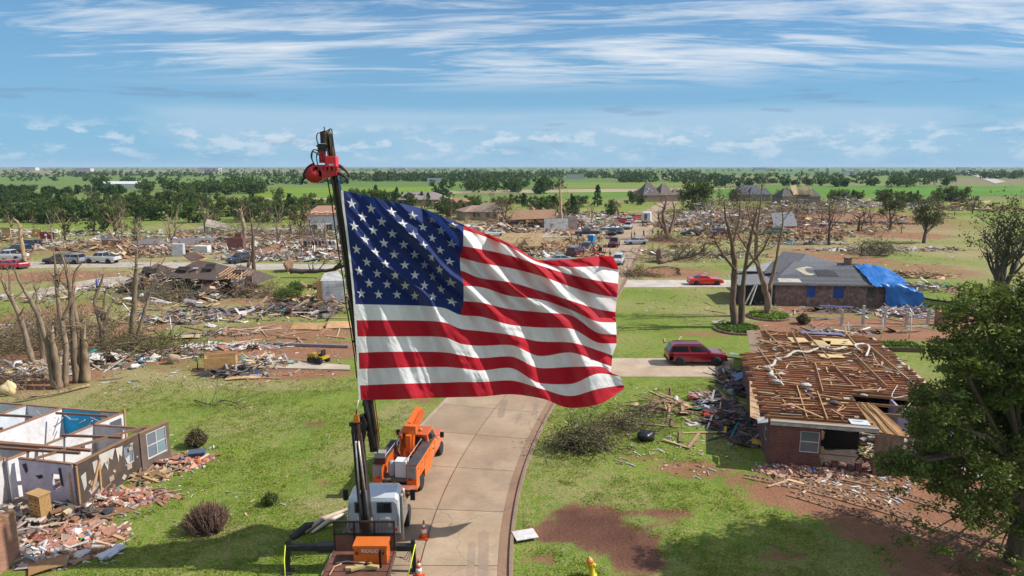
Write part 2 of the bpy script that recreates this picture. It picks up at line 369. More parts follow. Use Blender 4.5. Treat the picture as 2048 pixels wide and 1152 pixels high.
GRID = []
def ground():
    xs = np.unique(np.r_[-np.geomspace(150, 30000, 26)[::-1], np.arange(-150, 150.1, 0.75), np.geomspace(150, 30000, 26)])
    ys = np.unique(np.r_[-3000, -300, -60, 0, np.arange(14, 260, 0.75), np.geomspace(260, 30000, 40)])
    X, Y = np.meshgrid(xs, ys); nx, ny = len(xs), len(ys)
    dirt = np.zeros_like(X); dry = np.zeros_like(X); wet = np.zeros_like(X)
    def blob(arr, px, py, rx, ry, amt=1.0, soft=0.6):
        c = g(px, py); ex = abs(g(px + rx, py).x - c.x); ey = abs(g(px, py - ry).y - g(px, py + ry).y) / 2
        d = np.sqrt(((X - c.x) / ex) ** 2 + ((Y - c.y) / ey) ** 2); np.maximum(arr, amt * (1 - smoothstep(1 - soft, 1 + soft * 0.6, d)), out=arr)
    for a in [(1180, 1030, 95, 28), (1230, 1075, 110, 36), (1120, 1062, 70, 28), (1330, 1028, 70, 14), (1270, 1105, 70, 50), (1090, 1120, 45, 20, .7), (1390, 940, 90, 22, .75), (1270, 915, 60, 12, .6),
              (1600, 985, 120, 40), (1720, 1010, 160, 50), (1850, 1060, 200, 60), (1700, 940, 200, 25), (1950, 1000, 200, 120), (1640, 965, 90, 22), (1480, 960, 60, 16, .7), (1560, 1110, 60, 20, .7), (1900, 1130, 160, 50),
              (1600, 655, 150, 16, .9), (1700, 645, 160, 14, .9), (1800, 665, 180, 20, .85), (1640, 620, 140, 12, .8), (1900, 640, 160, 16, .8), (1400, 668, 90, 8, .55), (1340, 545, 120, 14, .75), (1320, 480, 70, 12, .6),
              (1640, 505, 120, 16, .6), (1700, 520, 110, 14, .7), (1860, 540, 110, 20, .6), (1800, 470, 110, 9, .85), (1650, 430, 240, 26, .7), (1500, 440, 160, 26, .75), (1430, 470, 90, 12, .5),
              (1080, 455, 190, 20, .7), (1040, 490, 120, 18, .6), (1090, 500, 60, 8, .6), (900, 470, 140, 20, .6),
              (560, 665, 190, 26, .75), (600, 700, 180, 26, .9), (560, 745, 170, 18, .85), (420, 700, 150, 22, .7), (300, 720, 110, 18, .7), (640, 620, 80, 20, .6), (520, 600, 120, 14, .6),
              (70, 755, 170, 34, .8), (150, 700, 190, 50, .7), (60, 640, 120, 60, .6), (250, 660, 110, 30, .6), (120, 552, 150, 14, .75), (330, 490, 220, 16, .6), (600, 500, 160, 22, .65), (150, 500, 160, 16, .5),
              (380, 580, 160, 22, .7), (300, 930, 60, 40, .6), (200, 1010, 110, 50, .8), (130, 1090, 110, 60, .8), (625, 850, 34, 9, .8), (645, 965, 14, 6, .6), (600, 930, 16, 5, .5), (850, 800, 40, 10, .6), (430, 735, 220, 12, .6), (570, 475, 120, 14, .6)]:
        blob(dirt, *a)
    for a in [(120, 790, 200, 40, .45), (200, 755, 200, 20, .5), (640, 1010, 70, 20, .4), (430, 1060, 60, 20, .35), (1440, 880, 60, 30, .25), (1330, 610, 130, 22, .3), (1450, 590, 120, 20, .25), (1320, 560, 150, 18, .5), (560, 770, 190, 14, .4), (1480, 630, 90, 12, .3), (330, 640, 150, 30, .3), (650, 920, 60, 40, .2),
              (100, 560, 200, 24, .35), (400, 480, 400, 26, .4), (1650, 480, 300, 40, .3), (1050, 470, 300, 30, .5), (1850, 590, 160, 40, .15), (800, 830, 60, 30, .3), (350, 500, 420, 60, .5), (1100, 460, 380, 50, .6), (1600, 455, 380, 45, .5), (350, 620, 330, 40, .3), (520, 850, 150, 60, .18), (1250, 830, 120, 50, .15), (700, 900, 60, 60, .3)]:
        blob(dry, *a)
    for a in [(1180, 1040, 90, 22, .9), (1250, 1070, 60, 26, .9), (1280, 1110, 100, 40, .8), (1120, 1080, 60, 24, .7), (1140, 1018, 60, 10, 1.0), (1200, 1060, 150, 60, .75), (1330, 1030, 60, 14, .5), (620, 852, 30, 8, .5)]:
        blob(wet, *a)
    # keep debris dirt off the roads' verges smooth; gentle relief and wheel ruts
    Z = np.zeros_like(X)
    c0, c1 = g(1560, 930), g(1990, 1075)
    dv = np.array([c1.x - c0.x, c1.y - c0.y]); ln = np.linalg.norm(dv); dv /= ln
    al = (X - c0.x) * dv[0] + (Y - c0.y) * dv[1]; ac = -(X - c0.x) * dv[1] + (Y - c0.y) * dv[0]
    inside = smoothstep(-1, 3, al) * (1 - smoothstep(ln, ln + 6, al))
    np.maximum(dirt, inside * np.exp(-(ac / 1.9) ** 2) * 1.0, out=dirt)
    v = np.c_[X.ravel(), Y.ravel(), Z.ravel()]
    idx = np.arange(nx * ny).reshape(ny, nx)
    f = np.c_[idx[:-1, :-1].ravel(), idx[:-1, 1:].ravel(), idx[1:, 1:].ravel(), idx[1:, :-1].ravel()]
    me = bpy.data.meshes.new('ground'); me.vertices.add(len(v)); me.vertices.foreach_set('co', v.ravel()); me.loops.add(f.size); me.loops.foreach_set('vertex_index', f.ravel())
    me.polygons.add(len(f)); me.polygons.foreach_set('loop_start', np.arange(0, f.size, 4)); me.polygons.foreach_set('loop_total', np.full(len(f), 4)); me.update(calc_edges=True)
    for n_, a_ in (('dirt', dirt), ('dry', dry), ('wet', wet)):
        q = me.attributes.new(n_, 'FLOAT', 'POINT'); q.data.foreach_set('value', a_.ravel().astype(np.float32))
    GRID.append((xs, ys, dirt)); me.materials.append(MATS['ground']); o = link('ground', me); o['kind'] = 'structure'
ground()

def concrete_mat():
    m, nt, b = newmat('concrete')
    ge = nn(nt, 'ShaderNodeNewGeometry'); pos = ge.outputs['Position']; a = nn(nt, 'ShaderNodeAttribute', attribute_name='col'); oi = nn(nt, 'ShaderNodeObjectInfo')
    n1 = tex_noise(nt, pos, 0.5, 7, 0.65, 0.3); n2 = tex_noise(nt, pos, 6.0, 5, 0.7); n3 = tex_noise(nt, pos, 0.17, 4, 0.6)
    c = mixc(nt, 1.0, a.outputs['Color'], vramp(nt, n1, [(0.3, 0.70), (0.7, 1.12)]), 'MULTIPLY')
    c = mixc(nt, 1.0, c, vramp(nt, n2, [(0.25, 0.85), (0.75, 1.08)]), 'MULTIPLY')
    c = mixc(nt, vramp(nt, n3, [(0.45, 0), (0.7, 0.6)]), c, (0.27, 0.175, 0.105))
    c = mixc(nt, 1.0, c, vramp(nt, oi.outputs['Random'], [(0, 0.9), (1, 1.07)]), 'MULTIPLY')
    # hairline cracks
    vo = nn(nt, 'ShaderNodeTexVoronoi', feature='DISTANCE_TO_EDGE'); vo.inputs['Scale'].default_value = 0.16
    wp = nn(nt, 'ShaderNodeVectorMath', operation='ADD'); nz = nn(nt, 'ShaderNodeTexNoise'); nz.inputs['Scale'].default_value = 0.8; nt.links.new(pos, nz.inputs['Vector']); nt.links.new(pos, wp.inputs[0]); nt.links.new(nz.outputs[1], wp.inputs[1]); nt.links.new(wp.outputs[0], vo.inputs['Vector'])
    c = mixc(nt, vramp(nt, vo.outputs[0], [(0.0012, 0.5), (0.0035, 0)]), c, (0.09, 0.065, 0.05))
    nt.links.new(c, b.inputs['Base Color']); b.inputs['Roughness'].default_value = 0.88; bump(nt, b, n2, 0.25, 0.02)
concrete_mat()
CONC = (0.36, 0.265, 0.178)
road = struct('road', strip(0, len(RC) - 1, -HW - 0.02, HW + 0.02, 0.012, (0.16, 0.11, 0.08)), 'concrete')
i0 = int(np.argmin(np.abs(RC[:, 1] - 16))); i1 = int(np.argmin(np.abs(RC[:, 1] - 150)))
SL = 4
for i in range(i0, i1, SL):                                    # cast slabs, two lanes wide
    for a, bb in ((-HW, -0.03), (0.03, HW - 0.45)):
        mb = MB(); top, bot = [], []
        for k in range(i, i + SL + 1):
            for o in (a, bb):
                p = roadp(k, o); t = tn[k] * (0.018 if k == i else (-0.018 if k == i + SL else 0)); top.append((p[0] + t[0], p[1] + t[1], 0.05)); bot.append((p[0] + t[0], p[1] + t[1], 0.0))
        n = len(top); fs = [(2 * k, 2 * k + 1, 2 * k + 3, 2 * k + 2) for k in range(SL)]
        fs += [(2 * k, 2 * k + 2, n + 2 * k + 2, n + 2 * k) for k in range(SL)] + [(2 * k + 3, 2 * k + 1, n + 2 * k + 1, n + 2 * k + 3) for k in range(SL)] + [(1, 0, n, n + 1), (2 * SL, 2 * SL + 1, n + 2 * SL + 1, n + 2 * SL)]
        mb.add(top + bot, fs, jit(CONC, 0.05)); mb.build('slab', 'concrete', road)
struct('far_lane', strip(i1, len(RC) - 1, -HW, HW, 0.05, CONC), 'concrete', road)
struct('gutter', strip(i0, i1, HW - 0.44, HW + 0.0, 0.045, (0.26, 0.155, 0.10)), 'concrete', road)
# tyre marks and damp stains lie in the lane
for (x0, y0, x1, y1, w) in [(1010, 800, 1000, 838, 13), (1052, 800, 1032, 850, 7), (1076, 800, 1066, 832, 9), (944, 1085, 941, 1158, 15), (968, 1062, 966, 1158, 20)]:
    a_, b_ = g(x0, y0), g(x1, y1); ww = w / 1365 * (a_.y + 2); k = 60; L_, R_ = [], []; sm = MB()
    for i in range(k):
        t = i / (k - 1); p = a_.lerp(b_, t); q = ww / 2 * min(1, 14 * t, 14 * (1 - t) + .02)
        L_.append((p.x - q * (1 + .35 * mnoise.noise((t * 31, x0, 0))), p.y, 0.054)); R_.append((p.x + q * (1 + .35 * mnoise.noise((t * 31, x0, 9))), p.y, 0.054))
    sm.add(L_ + R_, [(i, k + i, k + i + 1, i + 1) for i in range(k - 1)], (0.30, 0.225, 0.16)); sm.build('tyre_stain', 'concrete', road)
def kerb(off, side):
    mb = MB(); rings = []
    for i in range(0, i1 + 40):
        ring = []
        for o, z in ((0, 0.0), (0.02, 0.14), (0.15, 0.15), (0.18, 0.0)):
            p = roadp(i, side * (HW + o)); ring.append((p[0], p[1], z))
        rings.append(ring)
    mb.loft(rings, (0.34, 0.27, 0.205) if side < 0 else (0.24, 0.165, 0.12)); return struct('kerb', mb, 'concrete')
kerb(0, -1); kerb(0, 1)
def sheet(name, pts, z, col, mat='concrete', kind='structure'):
    mb = MB(); n = len(pts); mb.prism([(p.x, p.y) for p in pts], 0.0, z, col); o = mb.build(name, mat); o['kind'] = kind; return o
def px(*pts): return [g(x, y) for x, y in pts]
sheet('driveway', px((1180, 754), (1455, 754), (1470, 717), (1180, 717)), 0.03, (0.42, 0.33, 0.24))
sheet('driveway', px((1205, 575), (1480, 574), (1475, 560), (1212, 561)), 0.03, (0.46, 0.42, 0.37))
sheet('driveway', px((1010, 475), (1215, 474), (1215, 464), (1040, 466)), 0.03, (0.40, 0.36, 0.32))
sheet('side_street', px((-300, 546), (0, 537), (240, 535), (520, 540), (720, 542), (1100, 545), (1120, 534), (740, 530), (500, 527), (230, 524), (0, 524), (-300, 530)), 0.03, (0.40, 0.36, 0.31))
sheet('path', px((40, 588), (90, 590), (240, 566), (330, 556), (310, 549), (200, 556), (100, 575)), 0.03, (0.44, 0.38, 0.31))
sheet('driveway', px((390, 458), (660, 462), (660, 456), (400, 453)), 0.03, (0.40, 0.36, 0.32))
sheet('floor_slab', px((505, 737), (700, 742), (700, 733), (560, 722), (470, 735)), 0.12, (0.44, 0.38, 0.31))
# fields beyond the estate
def field(pts, col, z):
    P = px(*pts); mb = MB(); mb.add([(p.x, p.y, z) for p in P], [tuple(range(len(P)))], col); o = mb.build('field', 'field'); o['kind'] = 'structure'
m, nt, b = newmat('field'); ge = nn(nt, 'ShaderNodeNewGeometry'); a = nn(nt, 'ShaderNodeAttribute', attribute_name='col')
n1 = tex_noise(nt, ge.outputs['Position'], 0.02, 7, 0.65); mp = nn(nt, 'ShaderNodeMapping'); mp.inputs['Scale'].default_value = (0.004, 0.12, 1); nt.links.new(ge.outputs['Position'], mp.inputs[0]); n2 = tex_noise(nt, mp.outputs[0], 1.0, 4)
c = mixc(nt, 1.0, a.outputs['Color'], vramp(nt, n1, [(0.3, 0.8), (0.7, 1.15)]), 'MULTIPLY'); c = mixc(nt, 1.0, c, vramp(nt, n2, [(0.3, 0.88), (0.7, 1.08)]), 'MULTIPLY'); nt.links.new(c, b.inputs['Base Color']); b.inputs['Roughness'].default_value = 0.95; b.inputs['Specular IOR Level'].default_value = 0.1
field([(440, 399), (880, 396), (890, 373), (560, 376)], (0.145, 0.225, 0.028), 0.05)
field([(0, 372), (560, 371), (600, 352), (0, 354)], (0.125, 0.185, 0.05), 0.06)
field([(840, 388), (1330, 383), (1500, 376), (1080, 379), (850, 384)], (0.36, 0.29, 0.19), 0.08)
field([(1100, 397), (1400, 392), (1400, 378), (1330, 382), (1080, 388)], (0.11, 0.21, 0.03), 0.07)
field([(1080, 378), (1330, 377), (1420, 363), (1120, 365)], (0.16, 0.21, 0.05), 0.09)
field([(1390, 396), (2100, 392), (2100, 372), (1400, 373)], (0.095, 0.20, 0.028), 0.07)
field([(1440, 366), (1860, 366), (1850, 353), (1480, 354)], (0.14, 0.19, 0.05), 0.09)
field([(0, 349), (700, 347), (640, 340), (0, 341)], (0.22, 0.18, 0.12), 0.3)
field([(420, 400), (860, 402), (840, 397), (430, 396)], (0.30, 0.25, 0.15), 0.1)
field([(1500, 372), (1900, 372), (1880, 367), (1500, 367)], (0.18, 0.19, 0.08), 0.1)
field([(1400, 350), (1880, 349), (1860, 341), (1420, 341)], (0.10, 0.17, 0.05), 0.3)
hw = px((1990, 368), (2012, 364), (1950, 347), (1912, 335), (1906, 335), (1938, 348)); mb = MB(); mb.add([(p.x, p.y, 0.4) for p in hw], [tuple(range(6))], (0.42, 0.39, 0.35)); o = mb.build('highway', 'field'); o['kind'] = 'structure'
# ------------------------------------------------------------------ the flag: sewn stripes, canton and stars on one wind-blown cloth
FU = np.array([0, .14, .27, .345, .40, .468, .584, .70, .816, .932, 1.0])
FX = [[682, 684.5, 689, 693, 697, 700.5, 704, 706.7, 709, 710.8, 713, 714.6, 716, 717.7],
      [765, 767, 769, 772, 774, 776, 778, 780, 781, 782, 783, 784, 785, 786], [847, 847.5, 848, 849, 850, 850, 850, 850, 851, 852, 853, 854, 855, 856],
      [892, 890, 888, 886, 886, 887, 888, 888, 889, 890, 892, 893, 894, 894], [928, 927, 926, 920, 921, 927, 927, 922, 922, 924, 925, 926, 926, 926],
      [960] * 14, [1020] * 14, [1080, 1080, 1080, 1080, 1080, 1080, 1080, 1080, 1080, 1080, 1080, 1080, 1081, 1083], [1140] * 14, [1200] * 14,
      [1226, 1237, 1236, 1234, 1231, 1232, 1233, 1233, 1225, 1223, 1221.5, 1239, 1247, 1248]]
FY = [[380, 412.6, 445, 478, 510.6, 543, 575.7, 608.3, 640.6, 673, 705.6, 738, 771, 800],
      [399, 431, 462, 493, 523, 552, 581, 609.8, 640.6, 673, 703.5, 735.8, 768, 799], [418, 444, 470, 497, 525, 554, 583, 611.9, 641.7, 672.7, 703.5, 734, 766, 796],
      [436, 452, 481, 507, 534, 564, 592, 616, 645, 675, 705, 734, 765, 795], [450, 460, 492, 515, 541, 571, 602, 630, 657.7, 688, 710.8, 737, 764, 794],
      [463, 470, 498, 525.5, 556, 574, 605, 633, 662, 691.5, 716, 741, 764, 793.5], [487, 494, 511, 536, 564.5, 591.7, 618.5, 649.5, 669.5, 690, 713, 736, 761, 788.6],
      [520, 525.5, 531, 551.5, 582, 599, 624.5, 655, 683, 712, 736, 766, 777, 797], [518.5, 534, 549, 573, 601, 619, 630.5, 657, 685, 705, 734, 768, 792, 815.6],
      [512, 533, 562, 589.5, 619, 644, 667, 686, 702, 725, 733, 747, 777, 807.6], [512.5, 540, 567, 595, 624, 645, 669, 687, 711, 733, 744, 753, 770, 778]]
FX, FY = np.array(FX, float), np.array(FY, float); FV = np.linspace(0, 1, 14)
def pchip(x, y, q):
    h = np.diff(x); d = np.diff(y, axis=0) / h.reshape(-1, *([1] * (y.ndim - 1))); m = np.zeros_like(y)
    a, b_ = d[:-1], d[1:]; ok = a * b_ > 0; m[1:-1] = np.where(ok, 2 * a * b_ / np.where(ok, a + b_, 1), 0) * 0.6 + 0.4 * (a + b_) / 2; m[0], m[-1] = d[0], d[-1]
    i = np.clip(np.searchsorted(x, q) - 1, 0, len(x) - 2); t = (q - x[i]) / h[i]
    sh = (-1,) + (1,) * (y.ndim - 1); t = t.reshape(sh); hh = h[i].reshape(sh)
    return (2 * t ** 3 - 3 * t ** 2 + 1) * y[i] + (t ** 3 - 2 * t ** 2 + t) * hh * m[i] + (-2 * t ** 3 + 3 * t ** 2) * y[i + 1] + (t ** 3 - t ** 2) * hh * m[i + 1]
def flag_surf(u, v):
    """u, v: 1-D arrays -> grid (len(v), len(u), 3)"""
    def lat(A): B = pchip(FU, A, u); return pchip(FV, B.T, v)
    PX, PY = lat(FX), lat(FY); U, V = np.meshgrid(u, v)
    Sv = np.where(V < .5, .8 * V, .4 + .27 * (V - .5)); p = U - Sv
    amp = 0.50 * smoothstep(-.02, .30, U) * (0.75 + 0.5 * U)
    th = 2 * np.pi * (p + .17) / .22 + 0.35 * np.sin(7 * V) + 0.9 * np.sin(3.1 * U + 2 * V); w = np.cos(th - .62 * np.cos(th)) + 0.22 * np.cos(4 * np.pi * (p + .17) / .22 + 1)
    fine = np.zeros_like(U)
    for i in range(len(v)):
        for j in range(len(u)):
            uu, vv, pp = U[i, j], V[i, j], p[i, j]; al = uu + vv
            fine[i, j] = .16 * mnoise.noise((pp * 17, al * 2.6, 3.1)) + .075 * mnoise.noise((pp * 41, al * 5.0, 7.7)) + .03 * mnoise.noise((pp * 95, al * 12, 1.7)) + .05 * mnoise.noise((uu * 8, vv * 30, 5.5)) * min(1, uu * 2)
    fine *= smoothstep(0, .05, U)
    top = 0.9 * smoothstep(.55, .72, U) * (1 - smoothstep(0, .16, V)) * (1 - smoothstep(.78, .95, U))
    Yd = 25.35 + 2.8 * U + amp * w + fine + top + 0.5 * smoothstep(.8, 1, V) * smoothstep(.85, 1, U)
    dx, dy = (PX - 1024) / FPX, -(PY - 576) / FPX; dyw, dzw = cp + dy * sp, -sp + dy * cp; t = Yd / dyw
    return np.stack([dx * t, Yd, CAMH + dzw * t], -1)
m, nt, b = newmat('bunting'); a = nn(nt, 'ShaderNodeAttribute', attribute_name='col'); tc = nn(nt, 'ShaderNodeTexCoord')
mp = nn(nt, 'ShaderNodeMapping'); mp.inputs['Scale'].default_value = (1.6, 1.0, 1.1); mp.inputs['Rotation'].default_value = (0, R(-38), 0); nt.links.new(tc.outputs['Object'], mp.inputs[0])
mp2 = nn(nt, 'ShaderNodeMapping'); mp2.inputs['Scale'].default_value = (0.5, 1, 4.0); nt.links.new(mp.outputs[0], mp2.inputs[0])
hn = tex_noise(nt, mp2.outputs[0], 2.4, 5, 0.6, 0.8)
cc = mixc(nt, 1.0, a.outputs['Color'], vramp(nt, tex_noise(nt, tc.outputs['Object'], 1.5, 5), [(0.3, 0.9), (0.7, 1.05)]), 'MULTIPLY')
nt.links.new(cc, b.inputs['Base Color']); b.inputs['Roughness'].default_value = 0.55; b.inputs['Specular IOR Level'].default_value = 0.2; b.inputs['Sheen Weight'].default_value = 0.15
bump(nt, b, vmath(nt, 'ADD', hn, vmath(nt, 'MULTIPLY', tex_noise(nt, mp2.outputs[0], 9, 4, 0.6, 1.0), 0.3)), 0.7, 0.07)
t_ = nn(nt, 'ShaderNodeBsdfTranslucent'); nt.links.new(cc, t_.inputs[0]); ms = nn(nt, 'ShaderNodeMixShader'); ms.inputs[0].default_value = 0.36
nt.links.new(b.outputs[0], ms.inputs[1]); nt.links.new(t_.outputs[0], ms.inputs[2]); nt.links.new(ms.outputs[0], nt.nodes['Material Output'].inputs[0])
RED, WHITE, BLUE = (0.50, 0.008, 0.025), (0.82, 0.82, 0.83), (0.012, 0.030, 0.155)
flag = thing('flag', 'huge red, white and blue American flag flying from the raised crane arm', 'flag', tuple(flag_surf(np.array([0.0]), np.array([1.0]))[0, 0]))
bpy.context.view_layer.update(); FO = Vector(flag.location)
def cloth(name, u0, u1, v0, v1, nu, nv, col):
    P = flag_surf(np.linspace(u0, u1, nu + 1), np.linspace(v0, v1, nv + 1)) - np.array(FO)
    mb = MB(); idx = np.arange((nu + 1) * (nv + 1)).reshape(nv + 1, nu + 1)
    mb.add(P.reshape(-1, 3).tolist(), np.c_[idx[:-1, :-1].ravel(), idx[1:, :-1].ravel(), idx[1:, 1:].ravel(), idx[:-1, 1:].ravel()].tolist(), col, True)
    return mb.build(name, 'bunting', flag)
canton = cloth('canton', 0.008, .40, 0, 7 / 13, 120, 90, BLUE)
for k in range(13):
    cloth('stripe', .40 if k < 7 else 0.008, 1.0, k / 13, (k + 1) / 13, 150 if k < 7 else 240, 12, RED if k % 2 == 0 else WHITE)
cloth('header', -0.0, .008, 0, 1, 2, 120, (0.8, 0.8, 0.78))
for row in range(9):
    for c_ in range(6 if row % 2 == 0 else 5):
        uc = .40 * ((2 * c_ + 1 + row % 2) / 12); vc = 7 / 13 * (row + 1) / 10
        uu, vv = [uc], [vc]
        for k in range(10):
            rr = (.0308 if k % 2 == 0 else .0118) * 0.86; an = math.pi * k / 5
            uu.append(uc + rr * math.sin(an) / 1.52); vv.append(vc - rr * math.cos(an))
        P = np.array([flag_surf(np.array([a_]), np.array([b_]))[0, 0] for a_, b_ in zip(uu, vv)])
        nrm = np.cross(P[1] - P[6], P[3] - P[9]); nrm /= np.linalg.norm(nrm); nrm *= -1 if nrm[1] > 0 else 1
        mb = MB(); ring = [(0, 1 + k, 1 + (k + 1) % 10) for k in range(10)]
        mb.add((P + nrm * 0.03 - np.array(FO)).tolist(), ring, WHITE); mb.add((P - nrm * 0.03 - np.array(FO)).tolist(), [f[::-1] for f in ring], WHITE)
        mb.build('star', 'bunting', flag)

# ------------------------------------------------------------------ vehicles: shared wheel
def wheel(parent, x, y, r, w, side, rimcol=(.55, .55, .55), tyrecol=(.022, .022, .024)):
    mb = MB(); prof = [(r * .62, -w / 2), (r * .93, -w / 2), (r, -w / 2 + .04), (r, w / 2 - .04), (r * .93, w / 2), (r * .62, w / 2)]
    mb.lathe((0, 0, 0), prof, 20, tyrecol, 'X'); t = mb.build('wheel', 'rubber', parent, (x, y, r))
    mb = MB(); sgn = side
    mb.lathe((0, 0, 0), [(r * .62, -w * .42), (r * .60, w * .30 * sgn if sgn > 0 else -w * .42 + .01), (r * .2, w * .42 * sgn), (r * .02, w * .44 * sgn)], 14, rimcol, 'X')
    for k in range(5):
        an = k * 2 * math.pi / 5; mb.box((sgn * w * .44, math.cos(an) * r * .38, math.sin(an) * r * .38), (.02, .10 * r / .35, r * .42), jit(rimcol, .05), rot=Matrix.Rotation(an - math.pi / 2, 3, 'X'))
    mb.build('rim', 'steel', t); return t
BLK = (0.018, 0.018, 0.02); STEELD = (0.05, 0.05, 0.052)

# ------------------------------------------------------------------ grapple (knuckle-boom) truck
GT = thing('grapple_truck', 'white cab grapple truck with rusty deck and tall black boom raising the flag', 'truck', (-5.75, 25.3, 0))
GX, GY = -5.75, 25.3
def L3(v): return (v[0] - GX, v[1] - GY, v[2])
def A(px_, py_, Y): return Vector(L3(at(px_, py_, Y)))
WHT = (0.62, 0.66, 0.72)
def cab_body():
    mb = MB(); hw = 1.12
    def ring(y, z0, z1, h0, h1, r=.12): return [(-h0, y, z0), (h0, y, z0), (h0, y, z0 + (z1 - z0) * .45), (h1, y, z1 - r), (h1 - r, y, z1), (-h1 + r, y, z1), (-h1, y, z1 - r), (-h0, y, z0 + (z1 - z0) * .45)]
    mb.loft([ring(.95, .95, 2.35, hw - .04, hw - .16), ring(.99, .93, 2.5, hw, hw - .10), ring(1.12, .92, 2.60, hw, hw - .10), ring(1.9, .92, 2.64, hw, hw - .10), ring(2.25, .92, 2.55, hw, hw - .14), ring(2.75, .92, 1.75, hw, hw - .05), ring(2.80, .92, 1.70, hw, hw - .05)], WHT, False)
    return mb.build('cab', 'carpaint', GT)
cabo = cab_body()
mb = MB(); mb.loft([[(-.85, 2.7, .7), (.85, 2.7, .7), (.85, 2.7, 1.5), (.6, 2.7, 1.72), (-.6, 2.7, 1.72), (-.85, 2.7, 1.5)], [(-.8, 4.1, .7), (.8, 4.1, .7), (.8, 4.1, 1.35), (.55, 4.1, 1.5), (-.55, 4.1, 1.5), (-.8, 4.1, 1.35)]], WHT); mb.build('hood', 'carpaint', GT)
for sx in (-1, 1):
    mb = MB(); mb.plate([(sx * .46 - .26 * 1, .935, 1.92), (sx * .46 + .26, .935, 1.92), (sx * .46 + .25, .945, 2.26), (sx * .46 - .25, .945, 2.26)], -.02, (.02, .025, .03)); w_ = mb.build('rear_window', 'glass', GT)
    mb = MB(); x0 = sx * .46
    for a_, b_ in (((-.30, 1.88), (.30, 1.88)), ((-.29, 2.30), (.29, 2.30))): mb.bar((x0 + a_[0], .935, a_[1]), (x0 + b_[0], .935, b_[1]), .03, .04, (.03, .03, .03))
    for q in (-.29, .29): mb.bar((x0 + q, .935, 1.88), (x0 + q, .935, 2.30), .03, .04, (.03, .03, .03))
    mb.build('window_frame', 'rubber', w_)
    mb = MB(); mb.box((x0, .93, 1.42), (.42, .04, .42), jit(WHT, .04)); mb.box((x0, .918, 1.42), (.34, .03, .34), (.5, .54, .6)); mb.build('back_panel', 'carpaint', GT)
    mb = MB(); mb.plate([(sx * 1.09, 1.25, 1.75), (sx * 1.09, 2.15, 1.75), (sx * 1.045, 2.0, 2.35), (sx * 1.045, 1.3, 2.35)], .02 * -sx, (.02, .025, .03)); mb.build('side_window', 'glass', GT)
    mb = MB(); mb.bar((sx * 1.1, 2.3, 1.9), (sx * 1.42, 2.25, 2.0), .03, .03, BLK); mb.box((sx * 1.45, 2.22, 2.0), (.2, .10, .46), BLK); mb.build('mirror', 'rubber', GT)
    wheel(GT, sx * .98, 3.3, .48, .28, sx, (.6, .6, .6)); wheel(GT, sx * .95, -2.4, .48, .5, sx, (.6, .6, .6))
for q in (-.7, -.35, .35, .7):
    MB().box((q, 2.05, 2.665), (.09, .07, .05), (.25, .16, .05)).build('marker_lamp', 'paint', GT)
MB().tube([(1.22, .7, .8), (1.22, .7, 2.7), (1.24, .55, 2.85)], .075, 10, (.42, .42, .42)).build('exhaust_stack', 'steel', GT)
mb = MB(); mb.box((0, -1.5, .78), (.9, 9.0, .26), STEELD); mb.build('chassis', 'steel', GT)
RUST = (0.15, 0.065, 0.045)
mb = MB(); mb.box((0.0, -3.0, 1.1), (2.42, 4.4, .14), RUST)
for k in range(9): mb.box((0, -1.0 - k * .48, 1.185), (2.36, .42, .03), jit(RUST, .18))
mb.build('deck', 'worn', GT)
for s_ in (-1, 1): MB().bar((s_ * 1.2, -5.1, 1.18), (s_ * 1.2, -.85, 1.18), .06, .12, (.09, .045, .035)).build('deck_rail', 'worn', GT)
# headache rack: plate below, mesh above
mb = MB(); mb.box((0, -.8, 1.52), (2.36, .05, .70), (.17, .07, .045)); mb.build('rack_plate', 'worn', GT)
for z_ in (2.42, 1.9): MB().bar((-1.2, -.8, z_), (1.2, -.8, z_), .07, .07, (.05, .035, .03)).build('rack_rail', 'steel', GT)
for k in range(4): MB().bar((-1.17 + k * .78, -.8, 1.2), (-1.17 + k * .78, -.8, 2.42), .07, .07, (.05, .035, .03)).build('rack_post', 'steel', GT)
mb = MB()
for k in range(44): mb.bar((-1.15 + k * 2.3 / 43, -.8, 1.9), (-1.15 + k * 2.3 / 43, -.8, 2.42), .014, .014, (.045, .035, .03))
for k in range(10): mb.bar((-1.15, -.8, 1.93 + k * .05), (1.15, -.8, 1.93 + k * .05), .014, .012, (.045, .035, .03))
mb.build('rack_mesh', 'steel', GT)
# outriggers
for s_, xe in ((-1, A(577, 1095, 25.0).x), (1, A(826, 1095, 25.0).x)):
    MB().bar((0, -.3, 1.05), (xe * .62, -.3, 1.05), .34, .30, STEELD).build('outrigger_beam', 'steel', GT)
    MB().bar((xe * .5, -.3, 1.05), (xe, -.3, 1.05), .26, .22, (.03, .03, .03)).build('outrigger_extension', 'steel', GT)
    mb = MB(); mb.bar((xe, -.3, 1.35), (xe + s_ * .06, -.4, .1), .16, .16, (.03, .03, .03)); mb.tube([(xe + s_ * .06, -.4, .5), (xe + s_ * .07, -.4, .06)], .05, 8, (.4, .4, .4)); mb.box((xe + s_ * .07, -.4, .05), (.42, .42, .06), (.04, .04, .04)); mb.build('outrigger_leg', 'steel', GT)
    mb = MB(); mb.tube([(xe + s_ * .1, -.35, 1.2), (xe + s_ * .02, -.8, .8), (xe - s_ * .12, -1.2, .25)], .022, 6, (.62, .72, .05)); mb.build('strap', 'fabric', GT)
    mb = MB()
    for q in range(3): mb.tube([(xe, -.28, 1.2), (xe - s_ * (.15 + .07 * q), -.55, .55 + .1 * q), (xe - s_ * (.5 + .1 * q), -.5, .75)], .014, 5, (.015, .015, .015))
    mb.build('hose', 'rubber', GT)
